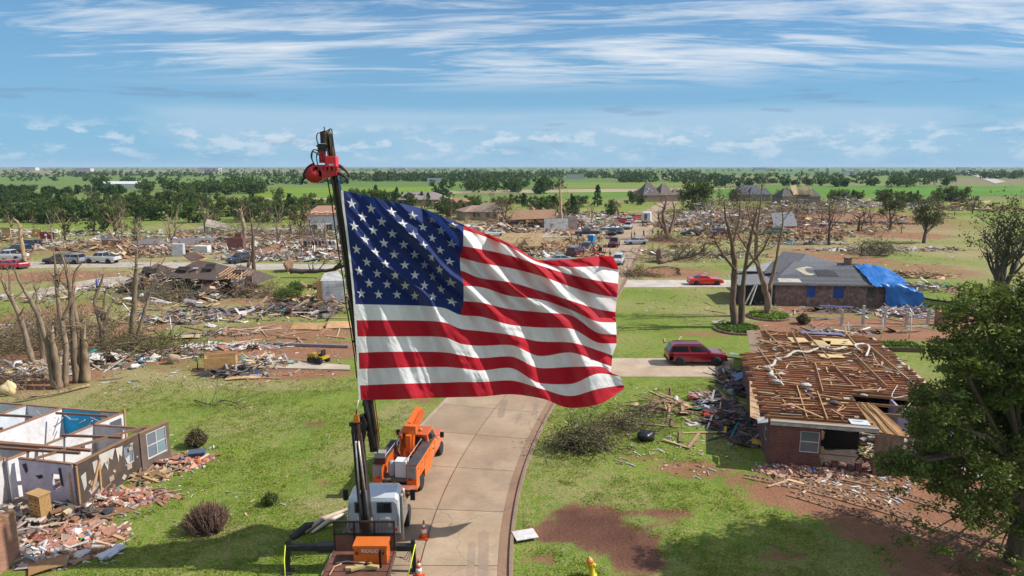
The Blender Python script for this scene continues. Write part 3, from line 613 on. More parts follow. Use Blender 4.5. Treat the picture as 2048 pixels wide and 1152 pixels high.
# crane column and arms
mb = MB(); mb.box((0, 0, 1.0), (1.3, .8, .5), STEELD); mb.lathe((0, 0, 0), [(.34, 1.2), (.30, 1.5), (.24, 1.6), (.22, 2.2)], 12, (.03, .03, .03)); mb.build('crane_base', 'steel', GT)
p0, p1 = A(737, 1062, 25.2), A(714, 846, 25.5)
dv = (p1 - p0).normalized(); sd = Vector((1, 0, 0))
mb = MB(); mb.bar(p0, p1, .34, .40, (.022, .022, .024)); mb.bar(p0 + sd * -.20 + Vector((0, -.1, 0)), p0.lerp(p1, .95) + sd * -.2 + Vector((0, -.1, 0)), .05, .12, (.05, .045, .04)); mb.build('inner_boom', 'steel', GT)
mb = MB()
for s_ in (-.11, .11): mb.tube([p0 + sd * s_ + Vector((0, -.32, -.3)), p0.lerp(p1, .42) + sd * s_ + Vector((0, -.32, 0))], .075, 8, (.03, .03, .032)); mb.tube([p0.lerp(p1, .4) + sd * s_ + Vector((0, -.32, 0)), p0.lerp(p1, .86) + sd * (s_ * .5) + Vector((0, -.28, 0))], .04, 8, (.45, .42, .40))
mb.build('lift_cylinder', 'steel', GT)
mb = MB(); mb.plate([A(704, 872, 25.35), A(727, 884, 25.35), A(733, 850, 25.35), A(726, 832, 25.35), A(708, 838, 25.35), A(702, 852, 25.35)], .35, (.02, .024, .032)); mb.tube([p1 + Vector((-.3, 0, -.05)), p1 + Vector((.3, 0, -.05))], .09, 8, (.04, .04, .04)); mb.bar(A(716, 842, 25.3), A(726, 930, 25.2), .09, .1, (.20, .085, .07)); mb.build('knuckle', 'steel', GT)
q0, q1 = A(750, 900, 25.9), A(657, 268, 25.75)
mb = MB(); mb.bar(q0, q0.lerp(q1, .50), .31, .40, (.02, .02, .022)); mb.bar(q0.lerp(q1, .40), q1, .23, .30, (.03, .028, .026))
for k in range(9): c_ = q0.lerp(q1, .06 + k * .103); mb.bar(c_ - (q1 - q0).normalized() * .04, c_ + (q1 - q0).normalized() * .04, .37 if k < 5 else .29, .46 if k < 5 else .36, (.035, .033, .032))
mb.build('outer_boom', 'steel', GT)
up = (q1 - q0).normalized()
mb = MB()
for s_, t0, t1, cl in ((.16, .0, .97, (.035, .03, .028)), (.10, .05, .99, (.06, .05, .04)), (-.2, .25, .95, (.03, .03, .03)), (-.05, .3, 1.02, (.10, .085, .06)), (.03, .1, .9, (.02, .02, .02))):
    pts = [q0.lerp(q1, t0 + (t1 - t0) * k / 9) + Vector((s_ + .02 * math.sin(k * 2.3 + s_ * 40), -.27 - .02 * math.cos(k * 1.7), 0)) for k in range(10)]
    mb.tube(pts, .024, 6, cl)
mb.build('hose_bundle', 'rubber', GT)
mb = MB(); mb.tube([q0.lerp(q1, .02) + Vector((.05, -.3, 0)), q0.lerp(q1, .22) + Vector((0, -.3, 0))], .10, 8, (.04, .04, .045)); mb.tube([q0.lerp(q1, .2) + Vector((0, -.3, 0)), q0.lerp(q1, .34) + Vector((0, -.28, 0))], .05, 8, (.42, .40, .38)); mb.build('arm_cylinder', 'steel', GT)
mb = MB()
for s_ in (0, .10): mb.tube([A(757 + s_ * 30, 884, 25.8), A(744 + s_ * 40, 790, 25.85), A(722 + s_ * 40, 640, 25.9)], .022, 6, (.42, .13, .03))
mb.build('orange_hose', 'rubber', GT)
mb = MB(); c_ = A(713, 836, 25.2); mb.box(c_, (.22, .2, .30), (.55, .17, .02), taper=(.7, .7)); mb.box(c_ + Vector((0, 0, -.2)), (.4, .1, .05), BLK); mb.tube([c_ + Vector((0, 0, .15)), c_ + Vector((.02, 0, .35))], .03, 6, BLK); tt = c_ + Vector((0, 0, .35)); mb.build('work_light', 'paint', GT)
mb = MB(); fb = Vector(L3(FO)); mb.tube([tt, fb], .018, 5, (.55, .55, .5)); mb.build('halyard', 'fabric', GT); mb = MB(); tp = flag_surf(np.array([0.0]), np.array([0.0]))[0, 0]; mb.tube([Vector(L3(tp)), A(676, 356, 25.5)], .03, 5, (.03, .12, .30)); mb.build('halyard', 'fabric', GT)
# grapple head at the tip
RD = (0.55, 0.012, 0.02)
gh = MB(); Yg = 25.45
mot = A(631, 349, Yg); gh.tube([mot + Vector((0, -.25, -.0)), mot + Vector((0, .25, 0))], .30, 16, (.42, .012, .018)); gh.tube([mot + Vector((0, -.29, 0)), mot + Vector((0, -.25, 0))], .21, 14, (.5, .014, .02))
gh.plate([A(627, 331, Yg - .25), A(622, 346, Yg - .25), A(650, 357, Yg - .25), A(672, 350, Yg - .25), A(674, 338, Yg - .25), A(655, 333, Yg - .25)], .5, RD)
gh.bar(A(628, 333, Yg), A(674, 333, Yg), .46, .12, (.40, .012, .018))
for q in range(6): gh.box(A(628 + q * 9, 337, Yg - .26), (.05, .06, .16), (.33, .01, .015))
grap = gh.build('grapple', 'paint', GT)
mb = MB(); c_ = A(664, 324, Yg - .12); mb.box(c_, (.38, .42, .34), (.72, .02, .035)); mb.box(c_ + Vector((.0, 0, .19)), (.36, .40, .05), (.8, .05, .05)); mb.box(c_ + Vector((-.01, 0, -.23)), (.34, .34, .16), (.45, .012, .02)); mb.box(c_ + Vector((.02, -.22, -.1)), (.16, .01, .06), (.6, .5, .5)); mb.build('motor_box', 'paint', grap)
for pts in ([(628, 329), (612, 334), (607, 347), (607, 354)], [(624, 346), (610, 349), (604, 360), (604, 369)], [(676, 331), (688, 335), (697, 346), (698, 353)], [(672, 346), (688, 348), (696, 356), (696, 367)]):
    k_ = 0 if pts[0][1] < 340 else -.3
    P_ = [A(x, y, Yg + .25 + k_) for x, y in pts]; fine_ = [P_[0].lerp(P_[1], t) .lerp(P_[1].lerp(P_[2], t), t).lerp(P_[1].lerp(P_[2], t).lerp(P_[2].lerp(P_[3], t), t), t) for t in [i / 8 for i in range(9)]]
    mb = MB(); mb.tube(fine_, [.075 - .006 * i for i in range(9)], 6, (.016, .016, .018)); mb.build('tine', 'steel', grap)
mb = MB()
mb.box(A(645, 312, Yg), (.20, .24, .50), (.30, .02, .03)); mb.box(A(645, 295, Yg), (.30, .26, .26), (.03, .03, .03)); mb.bar(A(633, 292, Yg), A(656, 292, Yg), .12, .05, BLK); mb.box(A(645, 275, Yg), (.13, .16, .42), (.035, .035, .04)); mb.build('rotator', 'steel', grap)
mb = MB()
for (pts, cl) in (([(640, 312), (626, 303), (624, 318), (630, 331)], BLK), ([(641, 305), (628, 299), (622, 312), (628, 328)], BLK), ([(648, 318), (640, 303), (633, 312), (636, 332)], (.03, .03, .03)), ([(650, 285), (655, 268), (658, 258), (662, 275), (667, 312)], (.16, .12, .08)), ([(652, 290), (652, 270), (655, 260), (660, 280), (663, 314)], (.2, .15, .1)), ([(645, 268), (636, 266), (633, 276), (637, 290)], (.12, .10, .08)), ([(640, 268), (648, 262), (654, 268), (656, 300)], BLK), ([(657, 262), (663, 258), (665, 285), (662, 315)], BLK)):
    P_ = [A(x, y, Yg - .1) for x, y in pts]; Q = []
    for i in range(len(P_) - 1):
        for t in (0, .33, .66):
            a_, b2, c2, d2 = P_[max(i - 1, 0)], P_[i], P_[i + 1], P_[min(i + 2, len(P_) - 1)]
            Q.append(0.5 * (2 * b2 + (c2 - a_) * t + (2 * a_ - 5 * b2 + 4 * c2 - d2) * t * t + (3 * b2 - a_ - 3 * c2 + d2) * t ** 3))
    Q.append(P_[-1]); mb.tube(Q, .022, 6, cl)
mb.build('hydraulic_hose', 'rubber', grap)

# things carried on the deck
ORG = (0.62, 0.13, 0.015)
TB = thing('tool_chest', 'orange steel job-site chest with white lettering on the rusty truck deck', 'tool box', (GX + .40, GY - 1.4, 1.2))
MB().box((0, 0, .20), (1.26, .64, .40), ORG).build('lower_body', 'paint', TB)
MB().box((0, 0, .515), (1.24, .62, .22), jit(ORG, .03)).build('upper_body', 'paint', TB)
mb = MB(); mb.box((0, 0, .69), (1.30, .68, .12), (.66, .16, .025)); mb.build('lid', 'paint', TB)
for q in (-.5, .5): MB().box((q, -.33, .44), (.08, .03, .12), (.08, .06, .05)).build('latch', 'steel', TB)
def text_mesh(txt, size, name, parent, loc, rot, mat, col):
    cu = bpy.data.curves.new(name, 'FONT'); cu.body = txt; cu.size = size; cu.extrude = 0.004; cu.align_x = 'CENTER'; cu.align_y = 'CENTER'
    to = bpy.data.objects.new(name, cu); COL.objects.link(to); bpy.context.view_layer.update()
    me = bpy.data.meshes.new_from_object(to.evaluated_get(bpy.context.evaluated_depsgraph_get())); bpy.data.objects.remove(to)
    q = me.attributes.new('col', 'FLOAT_COLOR', 'FACE'); q.data.foreach_set('color', np.tile(np.array([*col, 1], np.float32), len(me.polygons)))
    me.materials.clear(); me.materials.append(MATS[mat]); o = link(name, me, parent, loc); o.rotation_euler = rot; return o
text_mesh('RIDGID', .20, 'lettering', TB, (0, -.316, .53), (R(90), 0, 0), 'paint', (.75, .7, .66))
for i, (x, y, ln, a_) in enumerate([(.05, -2.05, 1.0, .05), (.3, -2.0, .9, -.1), (.15, -2.12, .8, .5), (.5, -2.08, .6, -.2)]):
    o = MB().bar((-ln / 2, 0, 0), (ln / 2, 0, 0), .14, .09, jit((.50, .38, .17), .1)).build('timber_block', 'lumber', None, (GX + x, GY + y, 1.25 + .09 * (i // 2)), a_)
    tag(o, 'short yellow timber block on the truck deck before the orange chest', 'timber', 'timber blocks on the truck deck')
o = MB().box((0, 0, .35), (.09, .06, .7), BLK).build('deck_stake', 'steel', None, (GX + .82, GY - 1.95, 1.2)); tag(o, 'black upright stake on the deck in front of the orange chest', 'stake')
mb = MB(); mb.tube([(-.9, -1.75, 1.25), (-.5, -1.7, 1.3), (-.1, -1.72, 1.28), (.2, -1.8, 1.3)], .025, 6, (.4, .35, .3)); mb.tube([(-.95, -2.5, 1.24), (-.9, -2.0, 1.26), (-.65, -1.85, 1.3)], .03, 6, (.5, .26, .17)); o = mb.build('tie_strap', 'fabric', None, (GX, GY, 0)); tag(o, 'tangled tie strap lying across the rusty truck deck', 'strap')

# ------------------------------------------------------------------ orange bucket truck
BT = thing('bucket_truck', 'orange utility bucket truck with folded arm parked half on the kerb', 'truck', (-5.72, 31.1, 0), R(-8))
OR2 = (0.66, 0.13, 0.012)
def lower_ring(y, z0, z1, h): return [(-h * .93, y, z0), (h * .93, y, z0), (h, y, z0 + .2), (h, y, z1 - .12), (h * .9, y, z1), (-h * .9, y, z1), (-h, y, z1 - .12), (-h, y, z0 + .2)]
mb = MB(); mb.loft([lower_ring(3.1, .5, 1.35, 1.0), lower_ring(4.6, .5, 1.35, 1.02), lower_ring(5.9, .5, 1.28, 1.0), lower_ring(6.25, .55, 1.1, .9)], OR2); mb.build('cab_body', 'carpaint', BT)
mb = MB(); mb.loft([[(-.9, 3.12, 1.33), (.9, 3.12, 1.33), (.78, 3.2, 2.02), (-.78, 3.2, 2.02)], [(-.9, 4.9, 1.33), (.9, 4.9, 1.33), (.78, 4.35, 2.05), (-.78, 4.35, 2.05)]], OR2); cabr = mb.build('cab_roof', 'carpaint', BT)
MB().plate([(-.72, 3.115, 1.48), (.72, 3.115, 1.48), (.66, 3.175, 1.92), (-.66, 3.175, 1.92)], -.02, (.015, .018, .022)).build('rear_window', 'glass', BT)
MB().plate([(-.78, 4.80, 1.45), (.78, 4.80, 1.45), (.7, 4.44, 1.96), (-.7, 4.44, 1.96)], .02, (.015, .018, .022)).build('windscreen', 'glass', BT)
for s_ in (-1, 1):
    MB().plate([(s_ * .895, 3.4, 1.42), (s_ * .895, 4.55, 1.42), (s_ * .80, 4.25, 1.95), (s_ * .80, 3.4, 1.95)], -.015 * s_, (.015, .018, .022)).build('side_window', 'glass', BT)
    mb = MB(); mb.bar((s_ * .95, 4.7, 1.4), (s_ * 1.2, 4.65, 1.5), .03, .03, BLK); mb.box((s_ * 1.24, 4.62, 1.5), (.2, .1, .3), BLK); mb.build('mirror', 'rubber', BT)
    side = MB(); side.prism([(0, 0)] * 0 or [(s_ * .62, 0.0), (s_ * 1.1, 0.0), (s_ * 1.1, 3.0), (s_ * .62, 3.0)], .95, 1.72, OR2)
    for y0, y1 in ((0, .55), (1.55, 3.0)): side.box((s_ * .86, (y0 + y1) / 2, .72), (.48, y1 - y0, .46), OR2)
    sb = side.build('tool_bin', 'paint', BT)
    MB().box((s_ * .86, 1.5, 1.735), (.50, 3.0, .03), (.055, .05, .06)).build('bin_lid', 'worn', sb)
    MB().box((s_ * .86, -.01, 1.38), (.46, .03, .62), (.30, .28, .27)).build('rear_panel', 'worn', sb)
    for y_ in (.28, 1.0, 1.75, 2.45): MB().box((s_ * 1.105, y_, 1.32), (.012, .56, .5), jit(OR2, .06)).build('bin_door', 'paint', sb)
    wheel(BT, s_ * .94, 1.05, .42, .30, s_, (.55, .5, .45)); wheel(BT, s_ * .92, 5.3, .40, .26, s_, (.6, .58, .55))
    MB().box((s_ * .8, -.02, 1.05), (.2, .04, .12), (.4, .015, .015)).build('tail_lamp', 'paint', BT)
mb = MB(); mb.box((0, 1.5, .92), (1.3, 3.0, .08), (.16, .12, .10)); mb.box((0, 1.5, .6), (.9, 6.0, .2), (.03, .03, .03)); mb.build('bed_floor', 'worn', BT)
mb = MB(); mb.box((0, -.28, .72), (2.2, .5, .10), (.42, .13, .07)); mb.box((0, -.50, .62), (2.2, .06, .2), (.30, .07, .04)); mb.build('rear_step', 'worn', BT)
mb = MB(); mb.lathe((-.15, 2.35, 0), [(.30, .96), (.30, 1.3), (.24, 1.35), (.24, 1.7)], 14, OR2); mb.box((.1, 2.3, 1.95), (.26, .5, .9), OR2); mb.box((-.3, 2.3, 1.95), (.12, .5, .9), (.35, .07, .01)); mb.build('turret', 'paint', BT)
mb = MB(); mb.bar((-.25, 2.2, 1.6), (.0, 2.9, 2.75), .26, .30, (.5, .08, .01)); mb.bar((.22, 2.2, 1.5), (.22, 2.45, 2.6), .24, .3, OR2); mb.bar((-.05, 2.5, 2.55), (.05, 4.3, 3.0), .30, .34, OR2); mb.bar((.28, 2.5, 2.5), (.32, 4.1, 2.95), .22, .26, (.55, .09, .012)); mb.box((.12, 2.5, 2.6), (.62, .35, .42), OR2); mb.build('folded_arm', 'paint', BT)
mb = MB(); mb.tube([(-.45, 2.2, 1.2), (-.55, 2.3, 1.9), (-.35, 2.7, 2.3)], .05, 8, (.7, .7, .68)); mb.build('hydraulic_line', 'rubber', BT)
def lumpy(mb, c, d, col, seed, n=14, m_=8):
    r_ = random.Random(seed); vs = []; fs = []
    for i in range(m_ + 1):
        for j in range(n):
            th = math.pi * i / m_; ph = 2 * math.pi * j / n; p = Vector((math.sin(th) * math.cos(ph), math.sin(th) * math.sin(ph), math.cos(th)))
            k = 1 + .48 * mnoise.noise(p * 1.6 + Vector((seed * 3.1, seed, 0))) - .30 * abs(mnoise.noise(p * 3.4 + Vector((seed, 0, 2)))) + .12 * mnoise.noise(p * 8 + Vector((0, seed, 5)))
            vs.append((c[0] + p.x * d[0] / 2 * k, c[1] + p.y * d[1] / 2 * k, c[2] + p.z * d[2] / 2 * k))
    for i in range(m_):
        for j in range(n): fs.append((i * n + j, (i + 1) * n + j, (i + 1) * n + (j + 1) % n, i * n + (j + 1) % n))
    mb.add(vs, fs, col, True); return mb
btm = BT.matrix_basis
def onbt(p): return Matrix.Translation((-5.72, 31.1, 0)) @ Matrix.Rotation(R(-8), 4, 'Z') @ Vector(p)
def loose(mb, name, label, cat, p, mat='matte', rz=0.0, group=None): o = mb.build(name, mat, None, p, rz); return tag(o, label, cat, group)
loose(MB().box((0, 0, .4), (.56, .5, .8), (.66, .66, .66)).box((0, 0, .815), (.6, .54, .04), (.7, .7, .7)), 'white_cabinet', 'white metal cabinet on the bed of the orange truck', 'cabinet', onbt((.22, .55, .96)), 'paint', R(-8))
loose(MB().lathe((0, 0, 0), [(.16, 0), (.19, .06), (.19, .62), (.12, .74), (.06, .78)], 16, (.30, .33, .38)), 'gas_cylinder', 'grey gas cylinder standing beside the white cabinet', 'cylinder', onbt((-.28, .5, .96)), 'paint')
loose(lumpy(MB(), (0, 0, .22), (1.1, .6, .5), (.62, .14, .02), 4), 'folded_tarp', 'crumpled orange tarp behind the truck arm', 'tarp', onbt((.05, 1.35, 1.0)), 'fabric')
loose(MB().box((0, 0, .16), (.5, .4, .32), (.10, .02, .02)).box((0, 0, .45), (.52, .42, .26), (.30, .28, .26)), 'tool_case', 'red and grey tool case on the back corner of the orange truck', 'case', onbt((-.72, .15, 1.75 - .0)), 'paint')
for k in range(6):
    loose(MB().lathe((0, 0, 0), [(.035, 0), (.04, .03), (.04, .16), (.02, .2), (.02, .24)], 8, (.45, .5, .6)), 'water_bottle', 'small clear water bottle packed on the orange truck bin', 'bottle', onbt((-.98 + .1 * (k % 3), .75 + .14 * (k // 3), 1.755)), 'glass', 0, 'water bottles on the truck bin')
# ------------------------------------------------------------------ cones, hydrant, board on the kerb
def cone(p, label):
    t = thing('traffic_cone', label, 'cone', p, 0, 'traffic cones beside the trucks')
    MB().box((0, 0, .025), (.42, .42, .05), (.50, .07, .012)).build('base', 'rubber', t)
    O_, W_ = (.62, .075, .012), (.72, .72, .7)
    for nm, z0, z1, cl in (('cone_body', .05, .28, O_), ('reflective_collar', .28, .45, W_), ('cone_body', .45, .55, O_), ('reflective_collar', .55, .66, W_), ('cone_tip', .66, .84, O_)):
        r0, r1 = .19 - .165 * z0 / .84, .19 - .165 * z1 / .84; MB().lathe((0, 0, 0), [(r0, z0), (r1, z1)], 16, cl).build(nm, 'paint', t)
cone(g(848, 1078) + Vector((0, 0, .05)), 'whole orange and white traffic cone on the road beside the truck cab')
cone(g(838, 1158) + Vector((0, 0, .05)), 'traffic cone at the bottom edge beside the truck outrigger')
cone(g(806, 1022) + Vector((0, 0, .05)), 'traffic cone half hidden behind the exhaust stack of the truck')
HY = thing('fire_hydrant', 'yellow fire hydrant with orange cap leaning in the muddy verge', 'hydrant', g(1186, 1152)); HY.rotation_euler = (R(2), R(-12), 0)
MB().lathe((0, 0, 0), [(.17, 0), (.17, .05), (.12, .07), (.115, .55), (.15, .57), (.15, .62)], 14, (.66, .50, .02)).build('barrel', 'paint', HY)
MB().lathe((0, 0, 0), [(.15, .62), (.14, .72), (.09, .80), (.035, .82), (.035, .88)], 14, (.60, .22, .05)).build('bonnet', 'paint', HY)
for a_ in (0, R(90), R(180)):
    mb = MB(); d_ = Vector((math.cos(a_), math.sin(a_), 0)); mb.tube([d_ * .08 + Vector((0, 0, .46)), d_ * .2 + Vector((0, 0, .46))], .07, 10, (.62, .46, .02)); mb.tube([d_ * .2 + Vector((0, 0, .46)), d_ * .23 + Vector((0, 0, .46))], .05, 6, (.4, .3, .03)); mb.build('outlet', 'paint', HY)
o = MB().box((0, 0, .03), (1.0, .78, .02), (.55, .52, .52), rz=.3).build('sheet_panel', 'worn', None, g(1050, 1076) + Vector((0, 0, .14))); tag(o, 'pale torn panel lying across the kerb and gutter', 'panel')

# fittings on the two trucks
for s_ in (-1, 1):
    MB().box((s_ * 1.015, 3.95, .95), (.012, .012, .7), (.20, .04, .005)).build('door_seam', 'rubber', BT); MB().box((s_ * 1.02, 3.6, 1.12), (.03, .14, .04), (.03, .03, .03)).build('door_handle', 'rubber', BT)
    for y_ in (.28, 1.0, 1.75, 2.45): MB().box((s_ * 1.115, y_, 1.5), (.02, .12, .05), (.04, .04, .04)).build('bin_latch', 'rubber', BT)
    for k in range(3): MB().box((s_ * (.45 + .2 * k), -.52, .62), (.1, .03, .07), ((.5, .02, .02), (.5, .2, .02), (.5, .5, .5))[k]).build('bumper_lamp', 'paint', BT)
    MB().tube([(s_ * .6, .2, 1.74), (s_ * .6, .2, 1.98), (s_ * .6, 2.8, 1.98), (s_ * .6, 2.8, 1.74)], .022, 6, (.45, .43, .40)).build('ladder_rail', 'steel', BT)
for k in range(4): MB().tube([(-.45 + .06 * k, 2.1, 1.1), (-.5 + .05 * k, 2.0 - .08 * k, 1.7), (-.25, 2.35, 2.3 + .06 * k), (-.02, 2.6, 2.75)], .018, 5, ((.02, .02, .02), (.3, .25, .2))[k % 2]).build('arm_hose', 'rubber', BT)
MB().lathe((.3, 3.7, 0), [(.09, 2.05), (.09, 2.14), (.05, 2.18)], 10, (.6, .25, .02)).build('strobe_light', 'paint', BT)
for k in range(6): MB().tube([p0 + Vector((-.24 + .09 * k, -.24, -.5)), p0.lerp(p1, .25) + Vector((-.22 + .08 * k + .03 * math.sin(k * 2), -.30, 0)), p0.lerp(p1, .6) + Vector((-.2 + .08 * k, -.26, 0)), p0.lerp(p1, .93) + Vector((-.17 + .07 * k, -.22, 0))], .018, 5, ((.015, .015, .015), (.10, .08, .06))[k % 2]).build('boom_hose', 'rubber', GT)
for k in range(5): MB().box((0, .6 - .12 * k, .55 + .1 * k), (1.9 - .1 * k, .05, .05), (.03, .03, .03)).build('valve_bank', 'steel', GT)
for s_ in (-1, 1):
    MB().box((s_ * 1.125, 1.28, 1.5), (.012, .012, 1.0), (.2, .21, .23)).build('door_seam', 'rubber', GT); MB().tube([(s_ * 1.0, .9, 1.3), (s_ * 1.02, .86, 1.9), (s_ * .98, .9, 2.3)], .02, 6, (.3, .3, .3)).build('grab_rail', 'steel', GT); MB().box((s_ * .9, .92, 1.12), (.16, .04, .1), (.4, .02, .02)).build('tail_lamp', 'paint', GT)
# ------------------------------------------------------------------ houses
LUM = (0.33, 0.185, 0.095); LUMD = (0.20, 0.095, 0.05); PLY = (0.50, 0.34, 0.17); PLYY = (0.56, 0.42, 0.20); WALLW = (0.66, 0.65, 0.66); LAV = (0.42, 0.38, 0.52)
def local(o):
    M = Matrix.Translation(o.location) @ Matrix.Rotation(o.rotation_euler.z, 4, 'Z'); Mi = M.inverted()
    return (lambda px_, py_, z=0.0: Mi @ g(px_, py_, z)), (lambda p: M @ Vector(p))
def wallseg(a, b_, z0, z1, t, col, openings=(), mb=None):
    """a wall with real openings: (s0, s1, z0, z1) measured along it"""
    mb = mb or MB(); a, b_ = Vector((*a, 0)), Vector((*b_, 0)); L_ = (b_ - a).length; d = (b_ - a) / L_; n = Vector((-d.y, d.x, 0)) * t / 2
    def blk(s0, s1, q0, q1):
        if s1 - s0 < .01 or q1 - q0 < .01: return
        P = [a + d * s0 - n, a + d * s1 - n, a + d * s1 + n, a + d * s0 + n]; mb.prism([(p.x, p.y) for p in P], q0, q1, col)
    s = 0
    for o0, o1, q0, q1 in sorted(openings): blk(s, o0, z0, z1); blk(o0, o1, z0, q0); blk(o0, o1, q1, z1); s = o1
    blk(s, L_, z0, z1); return mb
def window(parent, c, w, h, rz, panes=(2, 2), frame=(.62, .62, .6), glass=(.10, .13, .16), t=.07, name='window'):
    M = Matrix.Translation(c) @ Matrix.Rotation(rz, 4, 'Z'); mb = MB(); mb.M = M
    for x in (-w / 2, w / 2): mb.bar((x, 0, -h / 2 - t / 2), (x, 0, h / 2 + t / 2), t, t * 1.1, frame)
    for z in (-h / 2, h / 2): mb.bar((-w / 2, 0, z), (w / 2, 0, z), t, t, frame)
    for k in range(1, panes[0]): x = -w / 2 + w * k / panes[0]; mb.bar((x, 0, -h / 2), (x, 0, h / 2), t * .6, t * .6, frame)
    for k in range(1, panes[1]): z = -h / 2 + h * k / panes[1]; mb.bar((-w / 2, 0, z), (w / 2, 0, z), t * .6, t * .6, frame)
    wo = mb.build(name, 'paint', parent)
    for i in range(panes[0]):
        for j in range(panes[1]):
            m2 = MB(); m2.M = M; m2.box((-w / 2 + w * (i + .5) / panes[0], .015, -h / 2 + h * (j + .5) / panes[1]), (w / panes[0] - t * .6, .012, h / panes[1] - t * .6), jit(glass, .3)); m2.build('pane', 'glass', wo)
    return wo
# ---- stripped brick house on the right
HR = thing('roofless_brick_house', 'red brick house whose roof is gone, bare ceiling joists showing', 'house', (13.9, 34.8, 0), R(-13))
hl, hw_ = local(HR); H = 2.42
wl = lambda *a, **k: wallseg(*a, **k)
wallseg((.1, 0), (.1, 14.4), 0, H, .2, (.2, .06, .05), [(1.2, 2.0, .9, 2.1), (6.0, 7.2, .9, 2.1)]).build('left_wall', 'brick_red', HR)
wallseg((.2, .1), (2.55, .1), 0, H, .2, (.2, .06, .05), [(1.32, 2.28, .95, 2.12)]).build('front_wall', 'brick_red', HR)
window(HR, (2.0, .06, 1.54), .96, 1.17, 0, (1, 2)); window(HR, (.04, 1.6, 1.5), .8, 1.2, R(90), (1, 2)); window(HR, (.04, 6.6, 1.5), 1.2, 1.2, R(90), (2, 1))
wallseg((1.8, 14.5), (1.8, 21.6), 0, H, .2, (.2, .06, .05)).build('back_wing_wall', 'brick_red', HR)
wallseg((1.8, 21.6), (10.6, 21.6), 0, H, .2, (.2, .06, .05)).build('rear_wall', 'brick_red', HR)
wallseg((10.6, 6.2), (10.6, 21.6), 0, H, .2, (.5, .47, .45)).build('right_wall', 'matte', HR)
wallseg((5.25, .3), (6.6, .3), 0, 2.3, .12, (.36, .31, .27)).build('plaster_wall', 'rubble', HR)
wallseg((7.0, .9), (9.2, .9), 0, 2.2, .14, (.45, .42, .40), [(.25, 1.5, .75, 2.0)]).build('gable_wall', 'rubble', HR)
window(HR, (7.85, .86, 1.38), 1.25, 1.25, 0, (1, 2))
wallseg((5.3, 3.6), (5.3, 6.2), 0, H, .12, (.10, .06, .045)).build('inner_wall', 'matte', HR)
wallseg((7.6, 4.6), (11.4, 4.6), 0, 2.3, .12, LAV).build('lavender_wall', 'matte', HR)
wallseg((7.6, 4.6), (7.6, 6.2), 0, 2.3, .12, (.33, .30, .42)).build('lavender_wall', 'matte', HR)
wallseg((3.2, 3.2), (5.2, 3.2), 0, H, .1, (.035, .025, .02)).build('dark_inner_wall', 'matte', HR)  # near-black colour paints the shade behind the front opening
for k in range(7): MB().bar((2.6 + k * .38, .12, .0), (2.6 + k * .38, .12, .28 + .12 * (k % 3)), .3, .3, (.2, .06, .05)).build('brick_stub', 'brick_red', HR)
mb = MB(); mb.box((2.7, 1.6, .06), (5.1, 3.1, .1), (.05, .035, .03)); mb.box((6, 12, .05), (10, 16, .08), (.12, .09, .07)); mb.build('floor', 'rubble', HR)  # front slab coloured dark to paint the dim interior
mb = MB(); mb.box((4.8 / 2 + .1, 7.3, H - .03), (4.9, 14.2, .05), (.045, .025, .018)); mb.box((7.9, 13.2, H - .03), (5.3, 14.0, .05), (.045, .025, .018)); mb.box((6.0, 18.2, H - .03), (8.4, 6.6, .045), (.045, .025, .018)); mb.build('ceiling', 'rubble', HR)  # darkened so the gaps between the joists look shaded
MB().box((2.62, -.08, H + .06), (5.3, .05, .20), (.62, .61, .60)).build('fascia', 'worn', HR)
MB().box((2.62, -.03, H + .18), (5.3, .3, .05), (.3, .27, .25)).build('top_plate', 'lumber', HR)
r_ = random.Random(3); y = .22; k = 0
jm = {}
while y < 21.5:                                                   # ceiling joists, each a board on edge
    x0 = (.05 if y < 14.4 else 1.75) - r_.choice((0, 0, .12, .3, .45)); x1 = 5.2 if y < 5.9 else 10.6
    if y > 5.9: x1 -= r_.choice((0, 0, 0, .8, 2.2)) * (1 if y < 9 else .3)
    cl = jit((.44, .20, .095), .30, r_); mb = MB(); mb.bar((x0, 0, 0), (x1, r_.uniform(-.06, .06), r_.uniform(-.03, .03)), .06, .19, cl)
    o = mb.build('joist', 'lumber', HR, (0, y, H + .10)); y += .46 + r_.uniform(-.03, .03)
for (x, y0, y1, z) in [(1.9, .6, 6.5, .25), (2.9, .5, 5.2, .26), (1.6, 7.2, 14.8, .25), (3.6, 5.2, 11.2, .3), (3.9, 12.0, 20.8, .32), (5.7, 7.0, 12.2, .27), (7.6, 7.2, 14.5, .34), (9.4, 8.5, 17.5, .3), (2.9, 14.6, 20.9, .3), (5.6, 13.5, 20.5, .28), (8.2, 15, 21, .3)]:
    MB().bar((x, y0, H + z), (x + r_.uniform(-.9, .9), y1, H + z + .03), .05, .14, jit((.42, .25, .13), .2, r_)).build('rafter', 'lumber', HR)
for i in range(34):                                               # loose boards still lying on the joists
    x, y_ = r_.uniform(.6, 8.5), r_.uniform(6, 20) if i > 5 else r_.uniform(1, 5); a_ = r_.uniform(-.5, .5) if i % 3 else r_.uniform(0, 3.1); ln = r_.uniform(.8, 2.6)
    x = min(x, 3.8) if y_ < 6 else x
    o = MB().bar((-ln / 2, 0, 0), (ln / 2, 0, .02), .10, .04, jit((.50, .33, .17), .25, r_)).build('loose_board', 'lumber', HR, (x, y_, H + .30 + .03 * (i % 4)), a_)
for (x, y_, w, d, a_) in [(4.4, 18.3, 1.3, 1.5, .1), (5.9, 17.6, 1.3, 1.9, -.25), (7.4, 18.4, 2.2, 1.9, .05), (5.9, 14.0, 1.6, .9, .15)]:
    MB().box((0, 0, 0), (w, d, .03), jit(PLYY, .08, r_)).build('plywood', 'worn', HR, (x, y_, H + .27), a_)
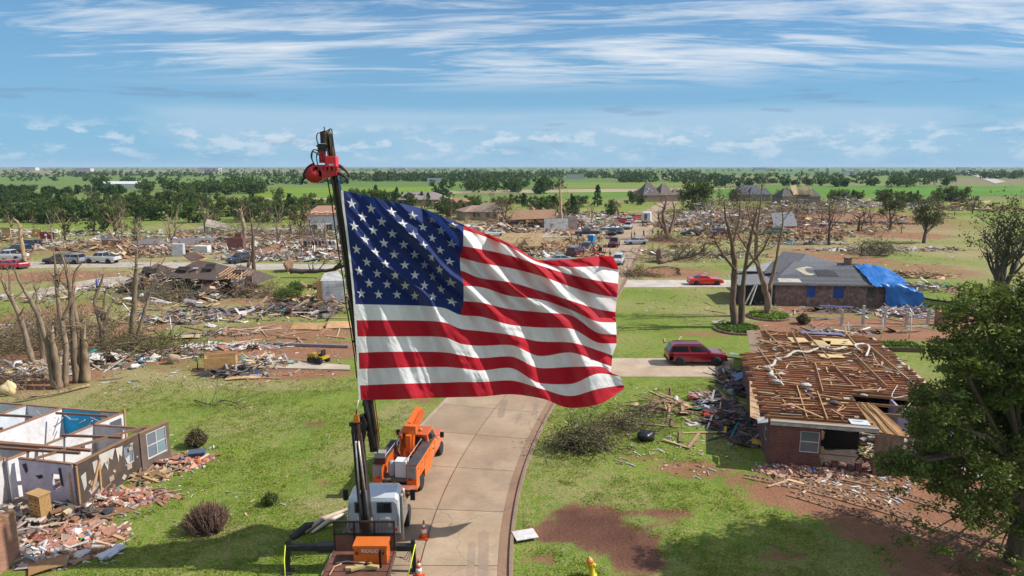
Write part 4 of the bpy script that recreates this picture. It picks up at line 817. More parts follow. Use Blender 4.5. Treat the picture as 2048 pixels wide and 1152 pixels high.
MB().box((6.6, 21.0, H + .28), (3.2, .7, .05), (.16, .15, .26)).build('soffit_panel', 'worn', HR)
MB().box((4.5, .62, H + .22), (.95, .8, .04), (.55, .60, .66)).build('white_sheet', 'worn', HR)
mb = MB(); mb.plate([(4.75, 2.5, 3.05), (5.2, .2, 2.35), (6.9, .0, 2.25), (5.6, 2.2, 3.15)], .04, (.36, .19, .075)); pn = mb.build('orange_plywood', 'worn', HR)
for q in (.3, .62): MB().bar(Vector((5.2, .2, 2.42)).lerp(Vector((6.9, .0, 2.32)), q), Vector((4.75, 2.5, 3.12)).lerp(Vector((5.6, 2.2, 3.22)), q), .05, .05, (.48, .33, .17)).build('batten', 'lumber', pn)
for k in range(3): MB().bar((5.3, 5.9 - k * 1.6, H + .05), (11.6, 5.6 - k * 1.55, H + .02), .06, .16, jit(LUM, .2, r_)).build('hanging_joist', 'lumber', HR)
for k in range(3): MB().bar((5.24 + .3 * k, .0, .1), (5.3 + .33 * k, .05, 2.25), .09, .05, jit((.33, .16, .10), .2, r_)).build('stud', 'lumber', HR)
# white flexible duct snaking over the joists
def snake(pts, r, n=8, bumps=0.25, col=(.60, .57, .52), step=.10, mat='fabric', name='duct', parent=None):
    c_ = [Vector(p) for p in pts]; Q = []
    for i in range(len(c_) - 1):
        a_, b2, c2, d2 = c_[max(i - 1, 0)], c_[i], c_[i + 1], c_[min(i + 2, len(c_) - 1)]; m_ = max(2, int((c2 - b2).length / step))
        for t in [k / m_ for k in range(m_)]: Q.append(0.5 * (2 * b2 + (c2 - a_) * t + (2 * a_ - 5 * b2 + 4 * c2 - d2) * t * t + (3 * b2 - a_ - 3 * c2 + d2) * t ** 3))
    Q.append(c_[-1]); rr = [r * (1 + bumps * mnoise.noise((i * .6, r * 77, 0)) + (bumps * .6 if i % 2 else 0)) for i in range(len(Q))]
    return MB().tube(Q, rr, n, col).build(name, mat, parent)
z_ = H + .42
dp = [(1690, 695), (1665, 699), (1640, 696), (1615, 704), (1590, 703), (1572, 714), (1553, 718), (1546, 730), (1536, 734), (1543, 742), (1541, 750), (1551, 756), (1556, 763)]
snake([hl(x, y, z_ + .12 * math.sin(i * 1.9)) for i, (x, y) in enumerate(dp)], .062, 8, 1.1, (.44, .40, .35), .07, parent=HR)
for i, (x, y) in enumerate(dp[::2]): lumpy(MB(), tuple(hl(x + rnd.uniform(-4, 4), y + rnd.uniform(-2, 2), z_)), (.5, .34, .22), (.48, .44, .39), 300 + i, 12, 8).build('insulation_clump', 'fabric', HR)
snake([hl(1718, 700, z_ + .1), hl(1710, 690, z_ + .2), hl(1728, 688, z_), hl(1738, 695, z_), hl(1732, 712, z_)], .06, 8, .6, parent=HR)
snake([hl(1560, 762, z_), hl(1566, 770, z_)], .06, parent=HR)
snake([hl(1620, 760, z_), hl(1640, 742, z_ + .3), hl(1680, 745, z_ + .3), hl(1720, 775, z_)], .025, 5, 0, (.06, .035, .03), name='cable', parent=HR)
snake([hl(1745, 705, z_), hl(1760, 730, z_), hl(1800, 745, z_), hl(1830, 770, z_)], .02, 5, 0, (.5, .47, .42), name='cable', parent=HR)
snake([hl(1795, 770, z_), hl(1785, 795, z_ + .4), hl(1830, 790, z_), hl(1800, 830, z_ - .6)], .02, 5, 0, (.55, .52, .48), name='cable', parent=HR)
for i, (a_, b_, s_, cl) in enumerate([(1612, 770, 1.0, (.5, .46, .42)), (1620, 779, .7, (.30, .20, .20)), (1728, 790, .6, (.42, .38, .34)), (1585, 815, .35, (.35, .38, .42)), (1700, 722, .5, (.45, .43, .4)), (1690, 683, .45, (.25, .25, .28)), (1670, 805, .9, (.10, .08, .07))]):
    lumpy(MB(), tuple(hl(a_, b_, z_)), (s_ * .75, s_ * .5, s_ * .22), cl, 20 + i).build('insulation_clump', 'fabric', HR)
mb = MB(); mb.plate([(-.35, 7.2, H + .1), (-.9, 1.4, H - .2), (-.35, 1.2, H - .35), (.02, 7.2, H)], .04, (.40, .26, .15)); mb.build('hanging_soffit', 'worn', HR)
mb = MB(); mb.plate([(-.6, .5, 2.2), (-.15, .1, 2.45), (-.05, 1.0, 2.45), (-.55, 1.3, 2.25)], .04, (.55, .53, .5)); mb.build('hanging_fascia', 'worn', HR)
mb = MB(); mb.plate([(.9, 21.6, H + .05), (.6, 15.0, H - .1), (1.75, 14.8, H + .1), (1.9, 21.5, H + .2)], .04, (.30, .21, .14)); mb.build('hanging_soffit', 'worn', HR)
for k, (x, y_, z) in enumerate([(2.62, .15, 1.95), (2.66, .12, 1.1), (2.7, .15, .45)]): lumpy(MB(), (x, y_, z), (.26, .25, .55), (.34, .25, .14), 40 + k, 10, 6).build('torn_insulation', 'fabric', HR)
mb = MB(); mb.tube([(4.2, 1.6, 2.4), (4.2, 1.6, 2.1)], .015, 5, (.3, .25, .15)); mb.lathe((4.2, 1.6, 0), [(.06, 2.15), (.18, 2.05), (.34, 1.85), (.36, 1.82), (.04, 1.80)], 14, (.34, .28, .2)); mb.build('pendant_lamp', 'paint', HR)

# ---- wrecked house in the lower left corner
HL = thing('roofless_white_walled_house', 'roofless house with open white rooms and a bright blue back wall', 'house', (-20.6, 30.2, 0), R(-13))
l2, w2 = local(HL); H2 = 2.15
def room_wall(a, b_, col=WALLW, op=(), nm='inner_wall', z1=H2, mat='plaster', plate=True):
    wallseg(a, b_, 0, z1, .12, col, op).build(nm, mat, HL)
    if plate: MB().bar((*a, z1 + .03), (*b_, z1 + .03), .15, .07, jit((.27, .15, .085), .2, r_)).build('top_plate', 'lumber', HL)
room_wall((-12, 6.1), (-7.1, 6.2)); room_wall((-4.5, 6.25), (-3.0, 6.35), (.55, .53, .55)); room_wall((-7.1, 6.2), (-4.5, 6.25), (.02, .36, .68), nm='blue_wall')
room_wall((-3.1, 6.3), (-3.4, 1.4), WALLW, [(0.15, .95, .5, 1.95), (2.6, 3.0, 1.0, 1.35)]); room_wall((-7.1, 6.1), (-7.3, .6)); room_wall((-7.2, 2.6), (-3.4, 2.8), (.52, .60, .64), [(.4, 1.2, 0, 1.4)], z1=1.5)
room_wall((-3.3, 4.4), (-.1, 4.6), (.6, .58, .6), [(1.8, 2.6, 0, 2.0)]); room_wall((-12, 1.3), (-3.4, 1.4), (.6, .6, .62), [(2.0, 3.0, .8, 1.9), (5.2, 6.0, 0, 2.0)])
room_wall((-9.6, 6.1), (-9.8, 1.4), (.5, .55, .6)); room_wall((-3.4, 1.3), (-3.6, -.3), WALLW)
room_wall((-3.2, 0), (-.1, 0), (.50, .46, .56), [(1.85, 2.3, .75, 1.6)], 'lavender_wall'); room_wall((-3.9, -.3), (-3.7, -2.8), (.6, .58, .58), [(.5, 1.3, .3, 1.7)]); room_wall((-12, -.6), (-3.8, -.2), (.55, .52, .54), [(5, 6, .3, 1.8), (1, 2.4, .8, 1.9)])
room_wall((0, 0), (.0, 3.9), (.085, .062, .05), [(2.9, 3.5, .8, 1.8)], 'sheathed_wall', H2, 'rubble')
room_wall((0, 4.0), (.2, 5.9), (.16, .12, .10), [(.4, 1.7, .5, 1.95)], 'window_wall', 2.1, 'rubble')
window(HL, (.12, 5.05, 1.22), 1.3, 1.4, R(84), (2, 2), (.58, .56, .5), (.16, .2, .23))
window(HL, (0, 3.2, 1.3), .6, 1.0, R(90), (1, 1), (.5, .5, .5), (.12, .16, .2))
for (a_, b_, w_) in [((-12, .6), (-.3, 1.3), .16), ((-12, .0), (-.6, .9), .12), ((-12, 2.2), (-7.2, 2.6), .1), ((-3.4, 2.6), (-.1, 3.0), .1), ((-9.7, 4.2), (-7.2, 4.4), .1), ((-6.5, 5.2), (-3.2, 5.4), .08), ((-2.2, -.05), (0, 4.7), .08), ((-12, 3.8), (-9.7, 3.9), .1)]:
    MB().bar((*a_, H2 + .13), (*b_, H2 + .15), w_, .12, jit((.26, .13, .075), .2, r_)).build('beam', 'lumber', HL)
for (a_, b_) in [((-3.05, 6.3, 0), (-3.0, 6.35, 2.4)), ((.08, -.05, 0), (.08, -.02, 2.1)), ((-.25, -.1, 0), (-.3, -.05, 1.75)), ((-2.6, .1, .2), (-2.6, .1, 2.0)), ((.1, .7, .6), (.14, 1.3, 1.9)), ((.1, 1.2, .4), (.1, 1.25, 1.7))]:
    MB().bar(a_, b_, .09, .09, jit((.42, .25, .13), .2, r_)).build('stud', 'lumber', HL)
for k in range(9): MB().bar((-8.8 + k * .5, 6.0 - .1 * (k % 3), H2 - .2 - .25 * (k % 4)), (-8.0 + k * .5, 5.6, H2 - .3), .04, .04, jit((.5, .5, .5), .3, r_)).build('pipe', 'steel', HL)
for i, P_ in enumerate([[(1.3, 2.1), (2.3, 2.05), (2.1, 1.5), (1.9, 1.7), (1.75, 1.1), (1.6, 1.6), (1.4, 1.35)], [(2.35, 2.0), (2.8, 1.95), (2.7, 1.4), (2.55, 1.6), (2.45, 1.2)], [(.9, 1.9), (1.2, 1.9), (1.15, 1.2), (1.0, .8), (.95, 1.3)], [(.2, 1.5), (.5, 1.6), (.45, .9), (.3, .7)], [(2.9, 1.2), (3.2, 1.3), (3.15, .8), (3.0, .9)]]):
    MB().add([(.075 + .012 * math.sin(7 * z), y_, z) for y_, z in P_], [tuple(range(len(P_)))], (.50, .46, .42)).build('torn_wrap', 'fabric', HL)
for i, (y_, z, s_) in enumerate([(rnd.uniform(.2, 3.7), rnd.uniform(.2, 1.9), rnd.uniform(.08, .3)) for _ in range(16)]):
    MB().box((.07, y_, z), (.015, s_, s_ * rnd.uniform(.5, 1.5)), jit((.34, .28, .23), .3), rot=Matrix.Rotation(rnd.uniform(0, 3), 3, 'X')).build('torn_wrap', 'fabric', HL)
for i, P_ in enumerate([[(-3.0, 1.9), (-2.75, 2.0), (-2.7, 1.6), (-2.85, 1.45)], [(-2.3, 1.4), (-1.9, 1.5), (-1.85, 1.35), (-2.1, 1.25)], [(-.9, 1.95), (-.75, 1.95), (-.7, 1.0), (-.85, 1.1)]]):
    MB().add([(x, -.075, z) for x, z in P_], [tuple(range(len(P_)))], (.04, .03, .03)).build('dark_wall_patch', 'matte', HL)  # flat near-black polygons set just off the wall face
wallseg((1.3, -11), (1.3, -4.3), 0, 2.15, .25, (.4, .17, .1)).build('brick_wall', 'brick_orange', HL)
wallseg((-6, -4.35), (1.2, -4.35), 0, 2.1, .2, (.4, .17, .1)).build('brick_return', 'brick_orange', HL)
MB().bar((1.3, -11, 2.2), (1.3, -4.3, 2.2), .30, .1, (.45, .27, .13)).build('top_plate', 'lumber', HL)
MB().box((-4, 1.5, .04), (8, 10, .07), (.22, .17, .14)).build('floor', 'rubble', HL)

# ---- brick house with slate-grey roof and blue tarp
HT = thing('grey_roofed_brick_house', 'long brick house with grey shingle roof and bright blue tarp', 'house', tuple(g(1548, 609)), R(-6))
ht, wt = local(HT); GREY = (0.115, 0.12, 0.135)
e0, e1 = ht(1548, 609), ht(1750, 615); W_ = e1.x
wallseg((0, 0), (W_ + 4.5, 0), 0, 2.6, .25, (.2, .1, .08), [(3.55, 4.55, 1.0, 2.3), (6.5, 7.7, .9, 2.45), (W_ - .9, W_ + .2, 1.0, 2.3)]).build('front_wall', 'brick_mixed', HT)
wallseg((0, .1), (0, 11), 0, 2.6, .25, (.2, .1, .08)).build('left_wall', 'brick_mixed', HT); wallseg((W_ + 4.5, .1), (W_ + 4.5, 11), 0, 2.6, .25, (.2, .1, .08)).build('right_wall', 'brick_mixed', HT)
for (x, w_, z0, z1) in ((4.05, 1.0, 1.0, 2.3), (7.1, 1.2, .9, 2.45)): MB().box((x, -.09, (z0 + z1) / 2), (w_ + .25, .05, z1 - z0 + .2), (.012, .06, .28)).build('window_tarp', 'tarp', HT)
window(HT, (W_ - .35, -.05, 1.65), 1.0, 1.25, 0, (2, 2), (.12, .10, .09), (.04, .05, .06))
def slope(name, pts, col, mat='shingle', rows=0, parent=None, t=.12): return MB().plate(pts, t, col).build(name, mat, parent)
rz0, yr = 4.3, 5.6
rf = slope('roof', [(-.6, -.6, 2.55), (W_ + .6, -.6, 2.6), (W_ + .2, yr, rz0), (3.6, yr, rz0 + .15)], GREY, parent=HT)
slope('rear_slope', [(W_ + .2, yr, rz0), (W_ + .6, 11.6, 2.6), (-.6, 11.6, 2.6), (3.6, yr, rz0 + .15)], GREY, parent=rf)
slope('hip_slope', [(-.6, 11.6, 2.6), (-.6, -.6, 2.55), (3.6, yr, rz0 + .15)], jit(GREY, .1), parent=rf)
slope('high_slope', [(-.6, 3.2, 3.2), (2.6, 3.3, 3.5), (5.6, 7.6, 5.1), (3.0, 8.5, 5.3)], jit(GREY, .05), parent=rf)
slope('high_slope', [(5.6, 7.6, 5.1), (8.8, 7.2, 4.1), (9.0, 11.5, 3.0), (3.0, 8.5, 5.3)], (.25, .27, .30), parent=rf)
slope('high_slope', [(2.6, 3.3, 3.55), (8.8, 7.2, 4.15), (5.6, 7.6, 5.1)], jit(GREY, .1), parent=rf)
fz = lambda x, y_: 2.6 + (y_ + .6) / (yr + .6) * (rz0 - 2.6)
# shingle courses stand proud of the slope
for k in range(20):
    y0 = -.55 + k * .30; xl = -.5 + (y0 + .6) / (yr + .6) * 4.0; cs = MB(); cs.plate([(xl, y0, fz(0, y0) + .03), (W_ + .5 - .06 * k * .3, y0, fz(0, y0) + .035), (W_ + .48 - .06 * k * .3, y0 + .29, fz(0, y0 + .29) + .012), (xl + .15, y0 + .29, fz(0, y0 + .29) + .012)], .012, jit(GREY, .10, r_)); cs.build('shingle_course', 'shingle', rf)
def patch(x, y_, w_, d_, col, nm): MB().plate([(x, y_, fz(x, y_) + .06), (x + w_, y_, fz(x, y_) + .06), (x + w_ - .1, y_ + d_, fz(x, y_ + d_) + .06), (x + .1, y_ + d_, fz(x, y_ + d_) + .06)], .02, col).build(nm, 'rubble', rf)
patch(5.2, 1.5, 2.4, 1.8, (.035, .036, .04), 'bare_patch'); patch(10.2, 3.3, 1.0, 1.9, (.03, .03, .033), 'bare_patch')
mb = MB(); cx, cy = 4.3, 3.0
pp = [(cx + 1.0 * math.cos(a_) * (1 + .2 * math.sin(3 * a_)), cy + 1.35 * math.sin(a_)) for a_ in np.linspace(.7, 5.2, 12)]; qq = [(cx + .45 + .55 * math.cos(a_), cy + .8 * math.sin(a_)) for a_ in np.linspace(5.2, .7, 12)]
for i in range(11): mb.add([(x, y_, fz(x, y_) + .065) for x, y_ in (pp[i], pp[i + 1], qq[10 - i], qq[11 - i])], [(0, 1, 2, 3)], (.40, .36, .27))
mb.build('peeled_felt', 'rubble', rf); patch(.3, -.3, 2.6, 1.0, (.42, .40, .34), 'peeled_felt')
mb = MB(); mb.box((9.8, 5.2, 4.5), (.7, .6, .9), (.14, .08, .07)); mb.box((9.8, 5.2, 4.98), (.85, .75, .08), (.3, .28, .26)); mb.build('chimney', 'brick_mixed', HT)
MB().bar((-.6, -.62, 2.5), (W_ + .6, -.62, 2.55), .05, .16, (.30, .27, .25)).build('gutter', 'worn', HT)
def tarp():
    nx, ny = 36, 30; vs = []
    for j in range(ny + 1):
        for i in range(nx + 1):
            u, v_ = i / nx, j / ny; x = W_ - .7 + u * 5.2; s_ = v_ * 9.0
            yy = 4.6 - s_ if s_ < 5.4 else -.8 - .10 * (s_ - 5.4); zz = (fz(x, yy) + .25) if s_ < 5.4 else max(.05, 2.72 - (s_ - 5.4) * .95)
            k = max(0, u - .30) / .70; zz = zz * (1 - .30 * k ** 2) if s_ < 5.4 else min(zz, 2.72 * (1 - .3 * k ** 2))
            if s_ >= 5.4: x += (s_ - 5.4) * .35 * k; yy -= .25 * math.sin(u * 14) * (s_ - 5.4) / 3.6
            lim = .5 + .5 * min(1, max(0, (u - .16) / .2)); 
            n_ = mnoise.noise((x * .9, yy * .9, zz * .9)) * .26 - abs(mnoise.noise((x * 1.9, yy * 1.9, zz * 1.9))) * .24 + mnoise.noise((x * 4.6, yy * 4.6, zz * 4.6)) * .10
            if s_ > 5.4 and u < .30: zz = max(zz, 2.72 - .5 * u)
            vs.append((x, yy + n_ * .6, max(.03, zz + n_ + .05)))
    idx = lambda i, j: j * (nx + 1) + i
    mb = MB(); mb.add(vs, [(idx(i, j), idx(i, j + 1), idx(i + 1, j + 1), idx(i + 1, j)) for j in range(ny) for i in range(nx)], (.010, .14, .46), True); return mb
o = tarp().build('blue_tarp', 'tarp', None, HT.location, R(-6)); tag(o, 'big blue tarp draped over the end of the grey roof', 'tarp')
mb = MB(); mb.box((-2.0, 3.0, 1.2), (3.6, 5.5, 2.3), (.03, .027, .025)); mb.build('garage_shade_block', 'rubble', HT)  # solid near-black block, shade of the garage opening put into its colour
slope('garage_roof', [(-4.3, -.4, 2.3), (-.2, -.6, 2.6), (-.2, 6.2, 3.1), (-4.0, 6.2, 2.7)], (.17, .17, .175), parent=HT)
slope('garage_roof', [(-3.4, 5.2, 3.2), (1.6, 4.0, 3.3), (2.4, 7.6, 4.3), (-1.0, 8.2, 3.4)], (.30, .30, .30), parent=HT)
for (a_, b_) in [((-3.6, -1.2, .2), (-2.4, -.5, 2.5)), ((-3.0, -1.0, .1), (-2.2, -.5, 2.4)), ((-4.0, -.4, 0), (-3.9, -.4, 2.2)), ((-.5, -.5, 0), (-.5, -.5, 2.5))]: MB().bar(a_, b_, .14, .10, (.55, .53, .50)).build('porch_post', 'worn', HT)

# ---- collapsed brown-roofed house, mid left
HB = thing('collapsed_brown_roof_house', 'collapsed house with sagging dark brown shingle roofs', 'house', tuple(g(365, 590)), R(-5))
hb, wb = local(HB); BRN = (.085, .062, .055)
def hip(name, x0, x1, y0, y1, z0, z1, col, tilt=0.0, parent=HB, ins=.35, mat='shingle'):
    xm0, xm1, ym = x0 + (x1 - x0) * ins, x1 - (x1 - x0) * ins, (y0 + y1) / 2; t = tilt
    a, b2, c2, d2 = (x0, y0, z0), (x1, y0, z0 - t), (x1, y1, z0 - t), (x0, y1, z0); e, f = (xm0, ym, z1), (xm1, ym, z1 - t)
    o = MB().plate([a, b2, f, e], .10, jit(col, .05, r_)).build(name, mat, parent)
    for pl in ([c2, d2, e, f], [b2, c2, f], [d2, a, e]): MB().plate(pl, .10, jit(col, .1, r_)).build('slope', mat, o)
    return o
hip('roof', -8.2, -2.3, 1.0, 8.5, 1.5, 3.3, BRN, .5); hip('roof', -2.6, 4.8, .3, 8.0, 2.2, 3.9, BRN, .3); hip('roof', 3.6, 8.6, 2.0, 8.0, 2.1, 3.2, jit(BRN, .1), .9)
wallseg((-8.0, 1.3), (-6.2, 1.3), 0, 1.6, .2, (.2, .1, .08)).build('brick_wall', 'brick_mixed', HB); wallseg((5.4, 2.2), (8.2, 2.3), 0, 2.2, .2, (.2, .1, .08)).build('brick_wall', 'brick_mixed', HB)
wallseg((-5.6, .9), (-3.4, .9), 0, 1.7, .1, (.58, .60, .62)).build('white_wall', 'worn', HB); wallseg((5.8, 1.9), (7.2, 1.9), 0, 2.0, .1, (.58, .56, .54)).build('white_wall', 'worn', HB)
MB().box((-5.0, .75, 1.2), (.9, .08, 1.5), (.52, .26, .09)).build('orange_door', 'worn', HB)
MB().box((1.0, 4, .9), (6.4, 6.6, 1.7), (.035, .03, .027)).build('shade_infill', 'rubble', HB); MB().box((-5.5, 5, .7), (4.6, 6, 1.3), (.035, .03, .027)).build('shade_infill', 'rubble', HB)  # solid near-black blocks paint the shade under the fallen roofs
for k in range(9): MB().bar((3.9 + k * .42, 1.0, 2.15 - .05 * k), (4.3 + k * .40, 4.2, 3.0 - .06 * k), .06, .12, jit((.45, .26, .14), .2, r_)).build('rafter', 'lumber', HB)
for k, (x, y_) in enumerate([(-1.2, 2.6), (.8, 2.0), (2.4, 2.8)]): MB().box((x, y_, 3.05 + .1 * k), (.7, .5, .05), (.5, .48, .45), rz=k).build('torn_patch', 'worn', HB)

# ---- houses farther off
def window_row(parent, xs, y_, z0, w_, h_, rz=0.0):
    for x in xs:
        f = MB().box((x, y_, z0 + h_ / 2), (w_ + .2, .06, h_ + .2), (.5, .48, .45)).build('window', 'worn', parent); MB().box((x, y_ - .045, z0 + h_ / 2), (w_, .04, h_), (.03, .035, .045)).build('pane', 'glass', f)
def far_house(name, label, px_, py_, w_, d_, h_, ridge, wallc, roofc, rz, wings=(), xs=(-4, 0, 4), wmat='matte'):
    t = thing(name, label, 'house', tuple(g(px_, py_)), rz)
    wl_ = MB()
    for a_, b_ in (((-w_ / 2, 0), (w_ / 2, 0)), ((w_ / 2, .15), (w_ / 2, d_)), ((w_ / 2 - .15, d_), (-w_ / 2 + .15, d_)), ((-w_ / 2, d_), (-w_ / 2, .15))): wallseg(a_, b_, 0, h_, .25, wallc).build('wall', wmat, t)
    hip('roof', -w_ / 2 - .6, w_ / 2 + .6, -.6, d_ + .6, h_ + .02, ridge, roofc, 0, t, .3)
    for (x0, x1, y0, y1, z1) in wings:
        wallseg((x0, y0 + .3), (x1, y0 + .3), 0, h_ * 1.02, .2, jit(wallc, .1, r_)).build('wing_wall', wmat, t); hip('wing_roof', x0 - .4, x1 + .4, y0, y1, h_ + .05, z1, jit(roofc, .1, r_), 0, t, .38)
    window_row(t, xs, -.14, 1.0, 1.3, 1.3); MB().box((xs[-1] + 2.2, -.14, 1.05), (1.0, .06, 2.1), (.16, .10, .07)).build('door', 'worn', t)
    return t
TAN, ROOFB = (.28, .20, .15), (.15, .12, .105)
h1 = far_house('brown_roofed_house', 'large brick house with steep brown hipped roofs beyond the road end', 1312, 403, 17, 14, 2.9, 6.6, TAN, ROOFB, R(8), [(-7, 1, -3, 9, 8.6), (2, 8, -1, 10, 8.3), (9, 15, 3, 10, 5.6)], (-6, -2.5, 3))
for k, (x, y_, z, s_) in enumerate([(-4.8, -1.0, 4.6, 1.2), (-4.0, -.4, 5.6, .9), (-5.6, -1.6, 3.7, 1.3), (-2.8, -1.0, 4.6, .8)]): MB().box((x, y_, z), (s_, .9, .9), jit((.16, .26, .34), .2, r_), rot=Matrix.Rotation(R(-38), 3, 'X')).build('roof_tarp', 'tarp', h1)
h2 = far_house('grey_gabled_house', 'grey gabled house standing in debris against the green field', 1502, 402, 15, 13, 3.0, 7.2, (.22, .20, .19), (.10, .105, .12), R(-6), [(-6.5, -1.5, -2, 8, 7.6), (-1, 4, -2, 8, 6.6), (5, 9, 0, 9, 6.0)], (-5, -1, 2))
h3 = far_house('torn_roof_house', 'big house with its roof torn open to the yellow rafters', 1600, 409, 16, 13, 3.4, 6.2, (.24, .19, .15), (.11, .10, .10), R(-4), [(-8, -2.5, -2, 9, 7.0), (3.5, 8, -1, 9, 6.6)], (-5, -1.5, 2))
for k in range(13): MB().bar((-3.0 + k * .62, -1.2, 4.2), (-2.6 + k * .62, 4.8, 8.6 - .1 * abs(k - 6)), .14, .34, jit((.52, .38, .20), .2, r_)).build('rafter', 'lumber', h3)
MB().plate([(-3.6, -1.4, 4.2), (-1.6, -1.4, 4.3), (-1.2, 3.6, 8.2), (-3.4, 3.6, 7.8)], .1, (.55, .42, .22)).build('bare_deck', 'worn', h3)
h4 = far_house('white_clapboard_house', 'white two storey house with patched brown roof behind the crane', 655, 468, 9, 8, 4.6, 6.6, (.60, .61, .62), (.30, .16, .11), R(14), [(3.5, 7.5, -1.2, 5, 5.4)], (-3, .5))
for k in range(6): MB().box((-3.5 + k * 1.2, -.2, 5.2 + .2 * (k % 2)), (.9, .5, .05), (.55, .42, .28), rot=Matrix.Rotation(R(20), 3, 'X')).build('deck_patch', 'worn', h4)
far_house('tan_low_house', 'low tan house with pinkish roof among trees beyond the flag top', 968, 440, 12, 9, 2.6, 4.2, (.35, .27, .21), (.34, .22, .17), R(20), [], (-3, 0, 2))
far_house('grey_roof_bungalow', 'long grey roofed bungalow behind trees above the flag top', 840, 412, 26, 10, 2.6, 5.6, (.36, .30, .25), (.24, .21, .20), R(4), [], (-8, -4, 0, 4))
far_house('red_roof_cottage', 'small cottage with bare reddish roof beside the broken trunk', 905, 418, 13, 8, 2.4, 4.0, (.40, .33, .28), (.36, .18, .12), R(-4), [], (-3, 1))
far_house('ruined_hut', 'small ruined tan house with pointed roof left of the dead trunk', 970, 441, 8, 7, 2.6, 5.2, (.38, .31, .24), (.30, .22, .17), R(-20), [], (-2, 1))['label'] = 'small ruined tan house with a pointed roof, close to the flag'
tl = thing('tilted_white_shed', 'small white shed tipped over against the dark trees', 'shed', tuple(g(428, 470)), R(20)); tl.rotation_euler = (R(14), R(16), R(20))
wallseg((-2, 0), (2, 0), 0, 1.9, .12, (.6, .58, .55), [(.6, 1.2, .7, 1.4), (2.4, 3.0, .7, 1.4)]).build('wall', 'worn', tl); wallseg((2, .1), (2, 3), 0, 1.9, .12, (.5, .48, .45)).build('wall', 'worn', tl); wallseg((-2, .1), (-2, 3), 0, 1.9, .12, (.5, .48, .45)).build('wall', 'worn', tl)
MB().plate([(-2.3, -.4, 1.8), (2.3, -.4, 1.8), (2.3, 1.5, 3.0), (-2.3, 1.5, 3.0)], .1, (.36, .31, .26)).build('roof', 'shingle', tl); MB().plate([(-2.3, 1.5, 3.0), (2.3, 1.5, 3.0), (2.3, 3.4, 1.8), (-2.3, 3.4, 1.8)], .1, (.3, .26, .22)).build('roof', 'shingle', tl)
o = thing('white_barn', 'long low white barn far off among the fields', 'barn', tuple(g(240, 377)), 0); wallseg((-14, 0), (14, 0), 0, 3.4, .3, (.6, .6, .6)).build('wall', 'matte', o); hip('roof', -14.5, 14.5, -.5, 9, 3.4, 5.2, (.55, .57, .6), 0, o, .02)

def strewn(parent, x0, x1, y0, y1, z, n, seed, pal, name, smin=.06, smax=.22, hh=.1):
    r = random.Random(seed); mb = MB()
    for k in range(n):
        x, y, c = r.uniform(x0, x1), r.uniform(y0, y1), jit(r.choice(pal), .25, r); m = Matrix.Rotation(r.uniform(0, 3.14), 3, 'Z') @ Matrix.Rotation(r.gauss(0, .15), 3, 'X')
        if r.random() < .55: mb.box((x, y, z + r.uniform(0, hh)), (r.uniform(.3, 1.4), r.uniform(.04, .1), .035), c, rot=m)
        else: s_ = r.uniform(smin, smax); mb.box((x, y, z + r.uniform(0, hh)), (s_ * r.uniform(1, 2.2), s_, s_ * .35), c, rot=m)
    o = mb.build(name, 'rubble', parent); o['kind'] = 'stuff'
WR = [(.34, .17, .09), (.28, .13, .07), (.40, .22, .12), (.22, .10, .06), (.46, .30, .18), (.45, .42, .38)]; WD = [(.46, .29, .16), (.36, .2, .11), (.24, .13, .08), (.52, .40, .26)]; WP = [(.55, .52, .48), (.42, .38, .34), (.5, .42, .36), (.2, .17, .15)]
strewn(HR, .3, 5.0, .5, 5.6, H + .20, 50, 1, WR, 'roof_litter'); strewn(HR, .3, 10.3, 6.2, 14.2, H + .20, 120, 2, WR, 'roof_litter'); strewn(HR, 2.0, 10.2, 14.6, 21.2, H + .20, 80, 3, WR, 'roof_litter')
strewn(HR, 5.3, 11.5, .8, 6.0, .15, 160, 4, WD + WP, 'fallen_boards', .1, .35, .7)
for i, (x0, x1, y0, y1) in enumerate([(-7, -3.6, 3.2, 6), (-7, -3.6, .3, 2.5), (-3.1, -.3, 4.7, 6.0), (-3.1, -.3, 1.0, 4.2), (-11.6, -7.4, 1.6, 5.9), (-11.6, -4, -.1, 1.2), (-3.6, 1.0, -4, -.4)]): strewn(HL, x0, x1, y0, y1, .1, 70, 10 + i, WD + WP + [(.3, .2, .16)], 'room_litter', .08, .3, .45)

# the brown roofs are torn and half fallen in
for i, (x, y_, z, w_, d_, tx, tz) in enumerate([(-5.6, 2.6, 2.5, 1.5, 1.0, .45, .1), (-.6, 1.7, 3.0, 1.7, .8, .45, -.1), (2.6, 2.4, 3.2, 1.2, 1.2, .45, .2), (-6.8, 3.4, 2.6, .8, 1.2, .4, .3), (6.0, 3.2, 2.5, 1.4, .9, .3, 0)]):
    MB().box((0, 0, 0), (w_, d_, .04), (.022, .018, .016), rot=Matrix.Rotation(tz, 3, 'Z') @ Matrix.Rotation(tx, 3, 'X')).build('hole_shade_plate', 'rubble', HB, (x, y_, z + .14))  # near-black plates on the slopes paint the dark of holes
for i, P_ in enumerate([[(-3.4, -.6, .6), (-1.2, -.9, .5), (-.9, 1.4, 2.5), (-3.0, 1.6, 2.6)], [(2.6, -.8, .3), (4.6, -.5, .4), (4.4, 1.6, 2.2), (2.9, 1.3, 2.3)], [(-9.4, .6, .2), (-7.8, .2, .5), (-7.4, 2.6, 1.9), (-9.0, 2.8, 1.2)], [(-2.8, 5.5, 4.4), (-1.4, 5.0, 3.6), (-.6, 7.0, 3.9), (-2.2, 7.4, 4.6)]]):
    MB().plate(P_, .1, jit(BRN, .25, r_)).build('fallen_slope', 'shingle', HB)
